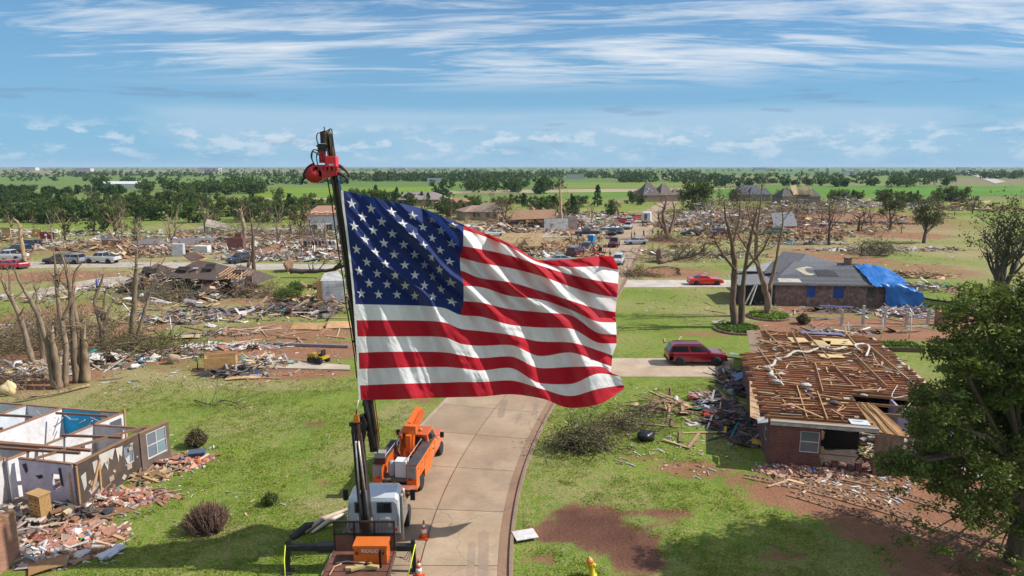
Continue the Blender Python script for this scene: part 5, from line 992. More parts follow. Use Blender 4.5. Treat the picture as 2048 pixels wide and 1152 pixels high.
for k in range(26): a_ = r_.uniform(0, 3.14); x, y_ = r_.uniform(-8, 8), r_.uniform(-.5, 5); z = 1.6 + y_ * .3; ln = r_.uniform(.6, 1.7); MB().bar((x - ln * math.cos(a_), y_ - ln * math.sin(a_) * .5, z - r_.uniform(0, .9)), (x + ln * math.cos(a_), y_ + ln * math.sin(a_) * .5, z + r_.uniform(.2, 1.2)), .08, .12, jit(r_.choice(WD), .2, r_)).build('broken_rafter', 'lumber', HB)
strewn(HB, -8, 8, -.6, 3.2, 1.0, 240, 31, WD + WP + [(.10, .08, .07)] * 3, 'torn_timber', .1, .4, 1.3)
# ------------------------------------------------------------------ trees, shrubs and brush
def leaf_mesh(name, anchors, per, spread, size, mat, seed=0, flat=0.0):
    """many small leaf sprays round the anchors: real quads, each its own tone"""
    r = np.random.RandomState(seed); A_ = np.repeat(np.array(anchors, float).reshape(-1, 3), per, axis=0); n = len(A_)
    d = r.normal(size=(n, 3)); d /= np.linalg.norm(d, axis=1)[:, None]; C = A_ + d * (r.rand(n, 1) ** .5) * np.array(spread)
    a = r.normal(size=(n, 3)); a[:, 2] *= 1 - flat * .5; a /= np.linalg.norm(a, axis=1)[:, None]; b_ = np.cross(a, r.normal(size=(n, 3))); b_ /= np.linalg.norm(b_, axis=1)[:, None]
    s = size * (.55 + .9 * r.rand(n, 1)); V = np.stack([C - a * s, C + b_ * s * .5, C + a * s, C - b_ * s * .5], 1).reshape(-1, 3)
    me = bpy.data.meshes.new(name); me.vertices.add(4 * n); me.vertices.foreach_set('co', V.ravel()); me.loops.add(4 * n); me.loops.foreach_set('vertex_index', np.arange(4 * n))
    me.polygons.add(n); me.polygons.foreach_set('loop_start', np.arange(0, 4 * n, 4)); me.polygons.foreach_set('loop_total', np.full(n, 4)); me.update(calc_edges=True)
    q = me.attributes.new('rv', 'FLOAT', 'FACE'); q.data.foreach_set('value', np.clip(r.rand(n) * .7 + .3 * np.repeat(r.rand(max(1, n // per)), per)[:n], 0, 1).astype(np.float32)); me.materials.append(MATS[mat])
    return me
def grow(mb, p, d, ln, rad, lev, r, col, tips, curl=.25, split=(2, 4), broken=.3, up=.15):
    """one limb and, recursively, its branches"""
    n = 5; pts = [p.copy()]; rr = [rad]; q = p.copy(); dd = d.normalized()
    for i in range(n):
        dd = (dd + Vector((r.uniform(-1, 1), r.uniform(-1, 1), r.uniform(-.6, .6) + up)) * curl).normalized(); q = q + dd * ln / n; pts.append(q.copy()); rr.append(rad * (1 - .62 * (i + 1) / n))
    mb.tube(pts, rr, 7 if rad > .08 else (5 if rad > .025 else 4), jit(col, .12, r), cap=rad > .05)
    if lev <= 0: tips.append(q); tips.append(pts[3]); return
    tips.append(q)
    for k in range(r.randint(*split)):
        if r.random() < broken * .5: continue
        i = r.randint(2, n); ax = Vector((r.uniform(-1, 1), r.uniform(-1, 1), r.uniform(-.2, .9))).normalized()
        nd = (dd * .55 + ax * .8).normalized(); grow(mb, pts[i], nd, ln * r.uniform(.45, .75), rr[i] * r.uniform(.5, .75), lev - 1, r, col, tips, curl, split, broken, up)
BARK, PALE, GREYB = (.155, .11, .075), (.33, .235, .15), (.12, .10, .085)
def auto_tree(label, px_, py_, h, rad, lev=3, spread=.75, leaf=None, col=BARK, seed=0, lean=(0, 0), stems=1, nl=5, name='tree', group=None, lsize=.16, per=10, lspread=.5, broken=.3, tip=None, curl=.22):
    r = random.Random(seed * 13 + 5); t = thing(name, label, 'tree', tuple(g(px_, py_)), 0, group); mb = MB(); tips = []
    for s_ in range(stems):
        d = Vector((lean[0] + r.uniform(-.12, .12) + (.22 * (s_ - (stems - 1) / 2)), lean[1] + r.uniform(-.1, .1), 1)).normalized(); th = h * r.uniform(.45, .6) if stems > 1 else h * .5
        q = Vector((r.uniform(-.15, .15), r.uniform(-.15, .15), -.1)); pts, rr = [q.copy()], [rad * 1.25]
        for i in range(6): d = (d + Vector((r.uniform(-.08, .08), r.uniform(-.08, .08), .03))).normalized(); q = q + d * th / 6; pts.append(q.copy()); rr.append(rad * (1 - .45 * (i + 1) / 6))
        mb.tube(pts, rr, 9, jit(col, .1, r))
        for k in range(nl):
            i = r.randint(3, 6); an = 2 * math.pi * (k / nl) + r.uniform(-.4, .4); nd = Vector((math.cos(an) * spread, math.sin(an) * spread, r.uniform(.5, 1.1)))
            grow(mb, pts[i], nd, h * r.uniform(.28, .45), rr[i] * .6, lev - 1, r, col, tips, curl, (2, 4), broken)
        if tip is None: grow(mb, pts[6], d, h * .45, rr[6] * .8, lev - 1, r, col, tips, .15, (2, 4), broken)
    mb.build('trunk', 'bark', t)
    if leaf:
        me = leaf_mesh('crown', [tuple(x) for x in tips], per, lspread, lsize, leaf, seed); link('crown', me, t)
    return t
def traced_tree(label, base, limbs, seed=0, col=PALE, twigs=4, group=None, lev=1, rough=.10, leaf=None, tw=1.2, dead=.4, name='broken_tree'):
    """limbs: lists of surveyed points (px, py, radius, depth offset); all stand on one root plate at base"""
    r = random.Random(seed * 7 + 1); o = g(*base); t = thing(name, label, 'tree', tuple(o), 0, group); mb = MB(); tips = []
    for L_ in limbs:
        P, rr = [], []
        for (x, y, rad, dy) in L_: P.append(at(x, y, o.y + dy) - o); rr.append(rad * .86)
        Q, R_ = [], []
        for i in range(len(P) - 1):
            for k in range(4):
                u = k / 4; a_, b2, c2, d2 = P[max(i - 1, 0)], P[i], P[i + 1], P[min(i + 2, len(P) - 1)]
                Q.append(0.5 * (2 * b2 + (c2 - a_) * u + (2 * a_ - 5 * b2 + 4 * c2 - d2) * u * u + (3 * b2 - a_ - 3 * c2 + d2) * u ** 3) + Vector((r.uniform(-1, 1), r.uniform(-1, 1), 0)) * rr[i] * rough * 2); R_.append((rr[i] + (rr[i + 1] - rr[i]) * u) * r.uniform(.86, 1.14))
        Q.append(P[-1]); R_.append(rr[-1] * .6); 
        if P[0].z < .6: Q[0].z = -.1
        mb.tube(Q, R_, 9, jit(col, .15, r))
        if R_[-1] > .035:                                        # splintered break
            ax = (Q[-1] - Q[-2]).normalized()
            for k in range(6): o_ = Vector((r.uniform(-1, 1), r.uniform(-1, 1), 0)) * R_[-2] * .7; mb.tube([Q[-2] + o_ * .7, Q[-1] + o_ + ax * r.uniform(.1, .7) * (.3 + R_[-2] * 2)], [R_[-2] * .42, .008], 4, jit((.45, .33, .2), .2, r))
        for k in range(twigs * 2 + 2):
            i = r.randint(len(Q) // 2, len(Q) - 1); nd = Vector((r.uniform(-1, 1), r.uniform(-1, 1), r.uniform(-.1, .9))); grow(mb, Q[i], nd, r.uniform(.5, 1.3) * tw, max(.015, R_[i] * .35), lev, r, jit(col, .2, r), tips, .3, (1, 3), dead)
    mb.build('trunk', 'bark', t)
    if leaf: link('crown', leaf_mesh('crown', [tuple(x) for x in tips], 2, .5, .10, leaf, seed), t)
    return t
# ---- the big leafy tree at the right edge
def big_tree():
    b0 = Vector((20.6, 25.6, 0)); t = thing('leafy_tree', 'big dense green tree filling the lower right corner', 'tree', tuple(b0)); r = random.Random(11); mb = MB(); anchors = []
    lobes = [(1965, 640, 80, 0), (2040, 598, 62, .8), (1915, 715, 56, -.5), (1985, 745, 92, 1), (1872, 806, 44, -1), (1893, 846, 66, -.6), (1808, 930, 34, -1.0), (1852, 930, 50, .2), (1932, 925, 84, -.3), (2034, 890, 95, .6), (2050, 745, 95, 0), (1960, 1015, 46, -.8), (2046, 1020, 60, 0), (1925, 800, 70, 2.2), (2000, 840, 90, 2.5), (2070, 650, 80, 2), (1895, 968, 36, 1.4), (1845, 860, 44, 1.8), (2110, 800, 120, 1), (2110, 960, 100, .5), (1775, 930, 22, -.6), (2110, 600, 90, .2), (2160, 720, 120, 1.2)]
    top = Vector((0, 0, 4.6)); mb.tube([(0, 0, -.1), (.05, 0, 1.2), (-.05, .1, 2.8), top], [.42, .34, .30, .24], 10, BARK)
    for i, (x, y, rp, dy) in enumerate(lobes):
        c = at(x, y, 25.6 + dy) - b0; R_ = rp * .0203
        mid = top.lerp(c, .5) + Vector((r.uniform(-.4, .4), r.uniform(-.4, .4), r.uniform(-.2, .5))); mb.tube([top.lerp(Vector((0, 0, 2.2)), r.random()), mid, c], [.13, .09, .04], 6, BARK)
        nn_ = int(40 * R_ ** 2) + 8
        for k in range(nn_):
            d = Vector((r.gauss(0, 1), r.gauss(0, 1), r.gauss(0, 1))).normalized(); rad = R_ * (r.random() ** .45) * r.choice((1, 1, 1, 1.12)); p = c + Vector((d.x * rad, d.y * rad * 1.1, d.z * rad * .85)); anchors.append(tuple(p))
            if k % 3 == 0: mb.tube([c + (p - c) * .1, (c + p) / 2 + Vector((0, 0, .1)), p], [.03, .02, .01], 4, jit(BARK, .2, r), cap=False)
    # bare, drooping lower branches
    for x0, y0, x1, y1 in ((2010, 1000, 1860, 1120), (2040, 1010, 1920, 1090), (2030, 1030, 1985, 1145), (2048, 1040, 1900, 1150), (1960, 1010, 1870, 1065), (2048, 980, 1840, 1050)):
        a_, b_ = at(x0, y0, 25.4) - b0, at(x1, y1, 24.8) - b0; tp = []; grow(mb, a_, b_ - a_, (b_ - a_).length, .045, 2, r, BARK, tp, .12, (2, 4), .2, 0); anchors += [tuple(q) for q in tp[::3]]
    mb.build('trunk', 'bark', t); link('crown', leaf_mesh('crown', anchors, 38, (.40, .40, .22), .078, 'leaf_mid', 5, .5), t)
big_tree()
# ---- battered trees on the right
auto_tree('tall half bare tree with thin leaves behind the big leafy one', 1996, 606, 11.2, .40, 4, .62, 'leaf_olive', GREYB, 21, (0, 0), 3, 6, per=3, lsize=.15, lspread=.55, broken=.15, curl=.2)
auto_tree('battered dark tree with thin crown on the lawn, right of the debris', 1846, 486, 7.8, .32, 4, .8, 'leaf_olive', GREYB, 22, (.05, 0), 2, 5, per=5, lsize=.18, lspread=.8, broken=.1)
auto_tree('thin olive tree left of the battered dark tree', 1780, 462, 7.0, .24, 4, .6, 'leaf_olive', GREYB, 23, (0, 0), 2, 4, per=7, lsize=.2, lspread=.8, broken=.2)
auto_tree('bare rounded tree with a low fork on the lawn', 1716, 462, 6.4, .36, 4, 1.1, None, (.10, .075, .06), 24, (.1, 0), 1, 7, broken=.1, tip=1)
auto_tree('battered trunk with ragged branches in front of the torn roof house', 1656, 490, 9, .32, 3, .45, 'leaf_dry', (.12, .085, .065), 25, (0, 0), 1, 6, per=3, lsize=.14, broken=.3)
traced_tree('two tall stripped trunks in the nearer planter ring', (1476, 655), [[(1468, 656, .46, 0), (1466, 600, .38, 0), (1470, 540, .33, .2), (1462, 480, .22, 0), (1452, 440, .12, -.3), (1448, 405, .05, -.6)], [(1482, 655, .40, .3), (1484, 600, .34, .4), (1490, 540, .24, .6), (1500, 480, .18, .8), (1510, 440, .11, 1.2), (1516, 405, .05, 1.5)], [(1471, 540, .2, 0), (1440, 500, .12, -1), (1418, 455, .05, -1.5)], [(1490, 540, .18, .6), (1525, 500, .1, 0), (1540, 470, .05, -.5)], [(1466, 485, .15, 0), (1478, 440, .1, .5), (1480, 395, .04, .8)]], 1, (.17, .115, .08), 6, lev=2, leaf='leaf_dry', tw=1.25)
traced_tree('tall forked stripped trunk in the farther planter ring', (1537, 632), [[(1536, 633, .46, 0), (1533, 590, .40, 0), (1522, 550, .30, -.2), (1512, 510, .24, -.2), (1516, 450, .18, 0), (1522, 400, .09, .2), (1524, 365, .04, 0)], [(1537, 580, .30, 0), (1548, 540, .22, .4), (1558, 490, .16, .6), (1566, 440, .09, 1), (1562, 410, .04, 1.2)], [(1522, 545, .2, -.2), (1496, 500, .14, -.8), (1470, 462, .07, -1.2)], [(1514, 480, .15, 0), (1500, 440, .1, .6), (1492, 400, .04, .6)]], 2, (.26, .18, .125), 6, lev=2, leaf='leaf_dry', tw=1.2)
for i, (bx, by) in enumerate(((1475, 660), (1537, 634))):
    c = g(bx, by); o = thing('planter_ring', ('round brick-edged grass bed round the nearer pair of trunks', 'round brick-edged grass bed round the farther forked trunk')[i], 'planter', tuple(c))
    for k in range(34):
        a_ = 2 * math.pi * k / 34; MB().box((0, 0, .1), (.36, .2, .2), jit((.25, .15, .11), .25, rnd)).build('edging_brick', 'rubble', o, (2.2 * math.cos(a_), 2.2 * math.sin(a_), 0), a_ + math.pi / 2)
    MB().lathe((0, 0, 0), [(2.12, .05), (2.1, .12), (1.2, .2), (.2, .24)], 24, (.07, .10, .03)).build('soil', 'rubble', o)
    an = [(rr * math.cos(a_), rr * math.sin(a_), .28) for rr, a_ in [(2.0 * math.sqrt(rnd.random()), rnd.uniform(0, 6.28)) for _ in range(500)]]
    link('grass_tuft', leaf_mesh('grass_tuft', an, 5, (.14, .14, .16), .13, 'leaf_lime', i + 3), o)
# ---- broken trunks on the left
CL = dict(col=(.25, .18, .125), twigs=3, lev=2, tw=1.5)
G1 = 'snapped trees on the left bank'
traced_tree('leaning broken trunk reaching the left edge', (66, 724), [[(66, 726, .30, 0), (52, 680, .26, 0), (38, 630, .22, -.3), (18, 590, .17, -.5), (2, 555, .10, -.6)], [(18, 590, .12, -.5), (20, 560, .09, -.2), (14, 535, .04, 0)]], 3, **CL)
traced_tree('stout snapped pole behind the leaning trunks', (87, 730), [[(87, 732, .34, 0), (85, 680, .30, 0), (76, 622, .26, .2), (74, 608, .12, .2)]], 4, **dict(CL, twigs=1))
traced_tree('slanting trunk with long bare limb in the front left row', (107, 776), [[(108, 778, .26, 0), (100, 720, .24, 0), (86, 660, .21, -.2), (66, 610, .17, -.4), (40, 565, .11, -.8), (28, 535, .05, -1)], [(70, 620, .12, -.3), (74, 590, .08, 0), (66, 570, .04, .3)]], 5, **CL)
traced_tree('front left trunk snapped off at shoulder height', (119, 778), [[(119, 780, .30, 0), (114, 730, .26, 0), (106, 690, .22, 0), (104, 660, .10, .1)]], 6, **dict(CL, twigs=2))
traced_tree('tall thin dead trunk rising through the front left row', (131, 773), [[(131, 775, .24, 0), (132, 700, .21, 0), (122, 640, .18, .2), (114, 580, .14, .3), (110, 530, .09, .3), (108, 500, .03, .3)], [(124, 640, .14, .2), (138, 610, .11, .5), (142, 580, .07, .7), (132, 545, .03, .9)]], 7, **CL)
traced_tree('double trunk with spreading dead top in the front left row', (156, 766), [[(152, 768, .30, 0), (148, 700, .26, 0), (144, 630, .20, 0), (138, 570, .15, -.2), (130, 530, .09, -.3), (120, 500, .04, -.4)], [(160, 767, .26, .3), (158, 700, .22, .3), (154, 640, .16, .4), (146, 590, .11, .6), (150, 545, .07, .8), (170, 520, .03, 1)], [(140, 585, .1, 0), (120, 560, .07, -.5), (105, 562, .03, -.8)]], 8, **CL)
traced_tree('short splintered pale stump at the end of the front row', (172, 764), [[(172, 766, .34, 0), (171, 720, .31, 0), (170, 690, .24, 0), (172, 680, .10, 0)], [(171, 695, .16, 0), (168, 665, .12, .1), (172, 640, .05, .2)]], 9, **dict(CL, twigs=2, col=(.34, .25, .16)))
traced_tree('forked stump with two raised arms behind the front row', (208, 702), [[(208, 704, .36, 0), (206, 660, .32, 0), (196, 630, .22, 0), (190, 600, .17, 0), (200, 570, .12, .2), (208, 545, .05, .3)], [(206, 660, .26, 0), (214, 630, .18, .2), (222, 612, .09, .4)], [(204, 640, .15, 0), (210, 595, .09, .3), (212, 575, .04, .4)]], 10, **CL)
traced_tree('tall dark trunk with pale leaning limb beside the debris bank', (266, 690), [[(264, 692, .34, 0), (266, 640, .30, 0), (270, 590, .24, 0), (272, 540, .18, 0), (274, 500, .08, 0)], [(272, 690, .26, .2), (284, 640, .2, .4), (296, 600, .15, .7), (300, 585, .05, .9)], [(270, 600, .12, 0), (250, 575, .08, -.4), (232, 560, .03, -.8)]], 11, **CL)
traced_tree('pale snapped trunk with two prongs near the parked cars', (54, 536), [[(55, 538, .50, 0), (48, 510, .40, 0), (42, 480, .34, 0), (40, 452, .26, .2), (28, 437, .10, .3)], [(52, 520, .3, 0), (64, 508, .2, .4), (70, 490, .1, .6)]], 12, **dict(CL, twigs=1, col=(.38, .27, .16)))
traced_tree('tall bare trunk before the collapsed brown roof house', (508, 572), [[(509, 573, .30, 0), (507, 520, .27, 0), (506, 470, .22, 0), (502, 440, .12, .3), (498, 415, .04, .4)], [(499, 560, .3, 0), (496, 535, .24, -.2), (500, 508, .1, -.3)], [(506, 470, .12, 0), (520, 445, .07, .5), (528, 425, .03, .8)]], 13, **dict(CL, col=(.21, .14, .095), twigs=6, tw=2.4))
traced_tree('pale branchless trunk with two stubs at the wood edge', (489, 478), [[(490, 479, .55, 0), (487, 450, .5, 0), (482, 425, .4, 0), (480, 419, .2, 0)], [(482, 426, .25, 0), (472, 420, .15, .3), (468, 419, .08, .4)], [(482, 424, .25, 0), (490, 416, .15, 0), (492, 413, .06, 0)]], 14, **dict(CL, col=(.42, .31, .19), twigs=0))
traced_tree('tall pale dead trunk standing in the central debris', (1123, 460), [[(1123, 461, .60, 0), (1122, 430, .45, 0), (1121, 400, .36, 0), (1120, 375, .22, 0), (1121, 368, .1, 0)], [(1122, 412, .2, 0), (1133, 400, .14, 1), (1136, 388, .06, 1.4)], [(1122, 408, .18, 0), (1115, 398, .1, -.8), (1112, 392, .05, -1)]], 15, **dict(CL, col=(.38, .27, .16), twigs=2, tw=2))
traced_tree('dark ragged broken tree at the bend of the road', (1334, 478), [[(1336, 480, .7, 0), (1330, 455, .6, 0), (1326, 430, .4, 0), (1332, 405, .25, .5), (1333, 392, .1, .6)], [(1334, 470, .4, 0), (1345, 445, .3, .8), (1349, 420, .2, 1), (1345, 404, .1, 1.2)], [(1330, 460, .35, 0), (1318, 440, .25, -.8), (1316, 425, .12, -1)], [(1338, 465, .3, 0), (1356, 430, .15, 1.5), (1368, 412, .06, 2)]], 16, **dict(CL, col=(.22, .14, .09), twigs=5, tw=3.0))
traced_tree('thin snapped tree by the far parked cars', (1238, 437), [[(1238, 438, .4, 0), (1236, 420, .3, 0), (1230, 407, .2, 0), (1226, 400, .08, 0)]], 17, **dict(CL, twigs=3, tw=2.4))
for i, (x, y, h, l) in enumerate([(350, 474, 8, 'dead pale thicket in the left wood beside the shed'), (412, 468, 8, 'bare grey tree behind the tipped shed'), (556, 478, 8, 'bare brown tree near the long debris line'), (600, 486, 7, 'bare dark tree left of the white house'), (628, 478, 8, 'bare tree touching the white house'), (240, 456, 8.5, 'pale dead tree inside the left wood'), (185, 430, 9, 'grey dead tree high in the left wood'), (1010, 440, 7, 'bare leaning tree beside the ruined tan house'), (1000, 448, 8, 'ragged tree above the flag edge'), (838, 446, 9, 'dead pale tree with raised arms above the flag canton'), (1425, 440, 8, 'ragged bare tree in the debris left of the stripped trunks'), (1590, 450, 7.5, 'ragged bare tree right of the stripped trunks'), (1365, 420, 7, 'bare tree in front of the brown roofed house'), (1440, 410, 8, 'bare tree in front of the grey gabled house'), (1690, 430, 6, 'bare twisted tree before the far parked cars')]):
    auto_tree(l, x, y, h, .26, 3, .7, 'leaf_dry' if i in (3, 8, 12, 7) else None, (.20, .145, .10) if i % 2 else (.30, .24, .17), 40 + i, (rnd.uniform(-.2, .2), 0), 1 + i % 2, 5, name='bare_tree', broken=.25, per=4, lsize=.2)
# ---- woods: a few kinds, copied one by one
def kind_tree(kind, seed):
    r = random.Random(seed); mb = MB(); an = []; h = 7.0
    mb.tube([(0, 0, -.2), (.1, 0, 1.6), (-.05, .1, 3.6), (0, 0, 5.0)], [.22, .17, .12, .05], 6, BARK)
    if kind == 'round':
        for k in range(14):
            c = Vector((r.gauss(0, 1.35), r.gauss(0, 1.35), r.uniform(.7, 5.5))); R_ = r.uniform(1.0, 1.6) * (1 - .08 * max(0, c.z - 4)); mb.tube([(0, 0, 2.0), tuple(c)], [.07, .03], 4, BARK)
            for j in range(15): d = Vector((r.gauss(0, 1), r.gauss(0, 1), r.gauss(0, 1))).normalized(); an.append(tuple(c + d * R_ * r.random() ** .4))
        return mb, leaf_mesh('crown', an, 7, .42, .30, 'leaf_dark' if seed % 2 else 'leaf_mid', seed)
    if kind == 'cedar':
        for k in range(150): z = r.uniform(.5, 6.6); R_ = (1.75 * (1 - z / 7.2) + .15) * r.uniform(.5, 1.1); a_ = r.uniform(0, 6.28); an.append((R_ * math.cos(a_), R_ * math.sin(a_), z))
        return mb, leaf_mesh('crown', an, 8, .34, .26, 'leaf_dark', seed)
    for k in range(9):
        c = Vector((r.gauss(0, 1.3), r.gauss(0, 1.3), r.uniform(.9, 6.0))); mb.tube([(0, 0, 1.8), tuple(c * .6 + Vector((0, 0, 1))), tuple(c)], [.09, .06, .02], 4, PALE)
        for j in range(9): d = Vector((r.gauss(0, 1), r.gauss(0, 1), r.gauss(0, 1))).normalized(); an.append(tuple(c + d * r.uniform(.2, 1.0)))
    return mb, leaf_mesh('crown', an, 5, .4, .26, 'leaf_olive', seed)
KT = []
for kd, sd in (('round', 1), ('round', 2), ('round', 3), ('cedar', 4), ('cedar', 5), ('thin', 6), ('round', 7), ('round', 8)):
    mb, le = kind_tree(kd, sd); KT.append((mb.mesh('trunk', 'bark'), le))
def wood_tree(p, h, kind, label, group, w_=1.0, rz=None, r=rnd):
    t = thing('tree', label, 'tree', tuple(p), r.uniform(0, 6.28), group); s_ = h / 7.0; t.scale = (s_ * w_, s_ * w_, s_)
    link('trunk', KT[kind][0], t); link('crown', KT[kind][1], t); return t
def inpoly(x, y, P):
    c = False
    for i in range(len(P)):
        (x0, y0), (x1, y1) = P[i], P[i - 1]
        if (y0 > y) != (y1 > y) and x < (x1 - x0) * (y - y0) / (y1 - y0) + x0: c = not c
    return c
def wood(P, n, h0, h1, kinds, label, group, seed, bias=1.0):
    r = random.Random(seed); xs = [p[0] for p in P]; ys = [p[1] for p in P]; k = 0; lab = label if isinstance(label, (list, tuple)) else [label]
    while k < n:
        x, y = r.uniform(min(xs), max(xs)), min(ys) + (max(ys) - min(ys)) * r.random() ** bias
        if inpoly(x, y, P): wood_tree(g(x, y), r.uniform(h0, h1), r.choice(kinds), lab[k % len(lab)], group, r.uniform(.85, 1.25), r=r); k += 1
def grove(P, n, h0, h1, kinds, label, group, seed):
    """a far grove that reads as one mass"""
    r = np.random.RandomState(seed); an = []; xs = [p[0] for p in P]; ys = [p[1] for p in P]; k = 0
    while k < n:
        x, y = r.uniform(min(xs), max(xs)), r.uniform(min(ys), max(ys))
        if not inpoly(x, y, P): continue
        k += 1; c = g(x, y); h = r.uniform(h0, h1); L_ = [(r.normal(0, .18) * h, r.normal(0, .18) * h, r.uniform(.2, .8) * h, h * r.uniform(.16, .26)) for _ in range(9)]
        for (lx, ly, lz, lr) in L_:
            for j in range(11): d = r.normal(size=3); d /= np.linalg.norm(d); an.append((c.x + lx + d[0] * lr, c.y + ly + d[1] * lr, max(.3, lz + d[2] * lr)))
    o = link('grove', leaf_mesh('grove', an, 3, .7, .75, 'leaf_dark', seed)); o['kind'] = 'stuff'; tag(o, label.replace('tree of the ', 'dense trees of the ').replace('tree at', 'dense trees at').replace('tree along', 'trees along').replace('tree round', 'trees round'), 'trees')
wood([(0, 398), (330, 398), (540, 402), (700, 408), (700, 436), (620, 442), (560, 446), (430, 448), (300, 444), (240, 446), (120, 450), (0, 452)], 140, 4.5, 7.4, (0, 1, 2, 4, 6, 7, 7), 'tree of the dense wood behind the wrecked houses on the left', 'dense wood on the left', 1, .8)
grove([(0, 385), (250, 384), (260, 392), (0, 396)], 30, 4, 6, (0, 1, 2, 6), 'tree at the far rim of the left wood', 'far rim of the left wood', 2)
grove([(262, 381), (330, 378), (520, 380), (530, 390), (400, 393), (270, 393)], 48, 6, 9.5, (0, 1, 6, 7), 'round dark tree of the grove in the left fields', 'grove in the left fields', 3)
grove([(190, 372), (260, 370), (262, 377), (195, 379)], 12, 8, 10, (0, 1), 'tree of the clump beside the white barn', 'clump beside the white barn', 4)
wood([(880, 425), (960, 425), (960, 440), (890, 440)], 12, 4.5, 7, (0, 2, 3, 7, 5), 'bushy tree behind the upper edge of the flag', 'trees above the flag', 5)
wood([(690, 400), (860, 404), (860, 418), (690, 414)], 22, 5, 8, (0, 1, 7, 3), 'tree of the row above the flag canton', 'trees above the flag canton', 6)
wood([(935, 408), (1240, 405), (1240, 416), (935, 420)], 26, 3, 5.5, (2, 3, 4, 7), 'small tree in the row crossing the middle green', 'small trees on the middle green', 7)
wood([(1060, 430), (1235, 424), (1235, 432), (1060, 438)], 14, 4.5, 7, (0, 3, 7, 5), 'bushy tree behind the central debris', 'trees behind the central debris', 8)
grove([(940, 380), (1130, 378), (1130, 385), (940, 387)], 22, 7, 10, (0, 1, 6), 'dark tree of the middle field grove', 'middle field grove', 9)
wood([(1650, 402), (1845, 400), (1845, 408), (1650, 408)], 20, 4.5, 7.5, (0, 2, 3, 7), 'bush of the hedge across the right field', 'hedge across the right field', 10)
wood([(1860, 398), (1935, 396), (1935, 404), (1860, 406)], 10, 5.5, 8, (0, 1, 7), 'bush of the hedge end by the half bare tree', 'hedge end on the right', 11)
grove([(1775, 370), (1900, 368), (1900, 374), (1775, 376)], 16, 8, 12, (0, 1, 6), 'dark tree round the farmstead by the highway', 'farmstead trees by the highway', 12)
grove([(1400, 372), (1760, 371), (1760, 374), (1400, 375)], 22, 4, 7, (0, 1, 6), 'small far tree along the right field edge', 'trees along the right field edge', 13)
for (x, y, h, k, l) in [(886, 402, 13, 0, 'big dark round tree above the flag top edge'), (1388, 424, 15, 7, 'tall leafy tree left of the grey gabled house'), (1402, 420, 11, 1, 'dark tree beside the tall leafy tree'), (1470, 403, 7, 0, 'dark bush beside the grey gabled house'), (1560, 404, 6, 1, 'dark bush between the grey and the torn roof house'), (1195, 413, 9, 3, 'slim dark tree on the green before the brown roofed house'), (1265, 407, 6, 1, 'round bush beside the brown roofed house'), (1080, 388, 13, 0, 'tallest dark tree of the middle grove'), (1282, 410, 4.5, 2, 'small bush in front of the brown roofed house'), (130, 478, 8, 5, 'olive tree beside the pile of parked cars'), (230, 470, 8.5, 5, 'olive battered tree right of the orange ruins'), (210, 462, 8, 7, 'green bushy tree behind the orange ruins'), (270, 478, 5, 5, 'low olive shrub tree behind the white pickup'), (1945, 428, 7, 5, 'thin battered tree near the far debris')]:
    wood_tree(g(x, y), h, k, l, None)
# ---- far treelines: one mass nobody could count
def far_trees(name, label, rows, seed):
    r = np.random.RandomState(seed); an = []; sz = []
    for (x0, x1, y, n, h) in rows:
        for k in range(n):
            xx = r.uniform(x0, x1); c = g(xx, y + r.uniform(-.7, .7) * (y - 332) * .06); hh = h * r.uniform(.6, 1.15)
            for j in range(12): a_ = r.normal(size=3); a_ /= np.linalg.norm(a_); an.append((c.x + a_[0] * hh * .42, c.y + a_[1] * hh * .42, max(.4, hh * (.5 + .45 * a_[2]))))
    o = link(name, leaf_mesh(name, an, 3, (1.4, 1.4, 1.1), 1.5, 'leaf_dark', seed)); o['kind'] = 'stuff'; tag(o, label, 'trees')
far_trees('far_woods', 'dark far treelines crossing the plain below the horizon', [(700, 1060, 362, 150, 9), (740, 1300, 356, 170, 9), (900, 1400, 351, 140, 10), (0, 330, 354, 40, 8), (330, 640, 353, 60, 9), (100, 440, 351, 60, 8), (1240, 1400, 364, 60, 10), (1380, 1460, 366, 30, 9), (0, 700, 344, 60, 8), (700, 2048, 343, 170, 9), (0, 2048, 339, 240, 8), (0, 2048, 336, 300, 9), (0, 2048, 334.2, 300, 10), (1480, 1760, 353, 40, 7), (1700, 1860, 351, 60, 8), (560, 700, 367, 22, 9), (1820, 1900, 356, 60, 10), (1900, 2048, 351, 60, 9), (1400, 1800, 360, 24, 7), (1430, 1760, 367, 46, 7), (0, 560, 362, 16, 7), (470, 620, 369, 16, 8), (1960, 2048, 357, 30, 9), (620, 720, 358, 20, 9)], 3)
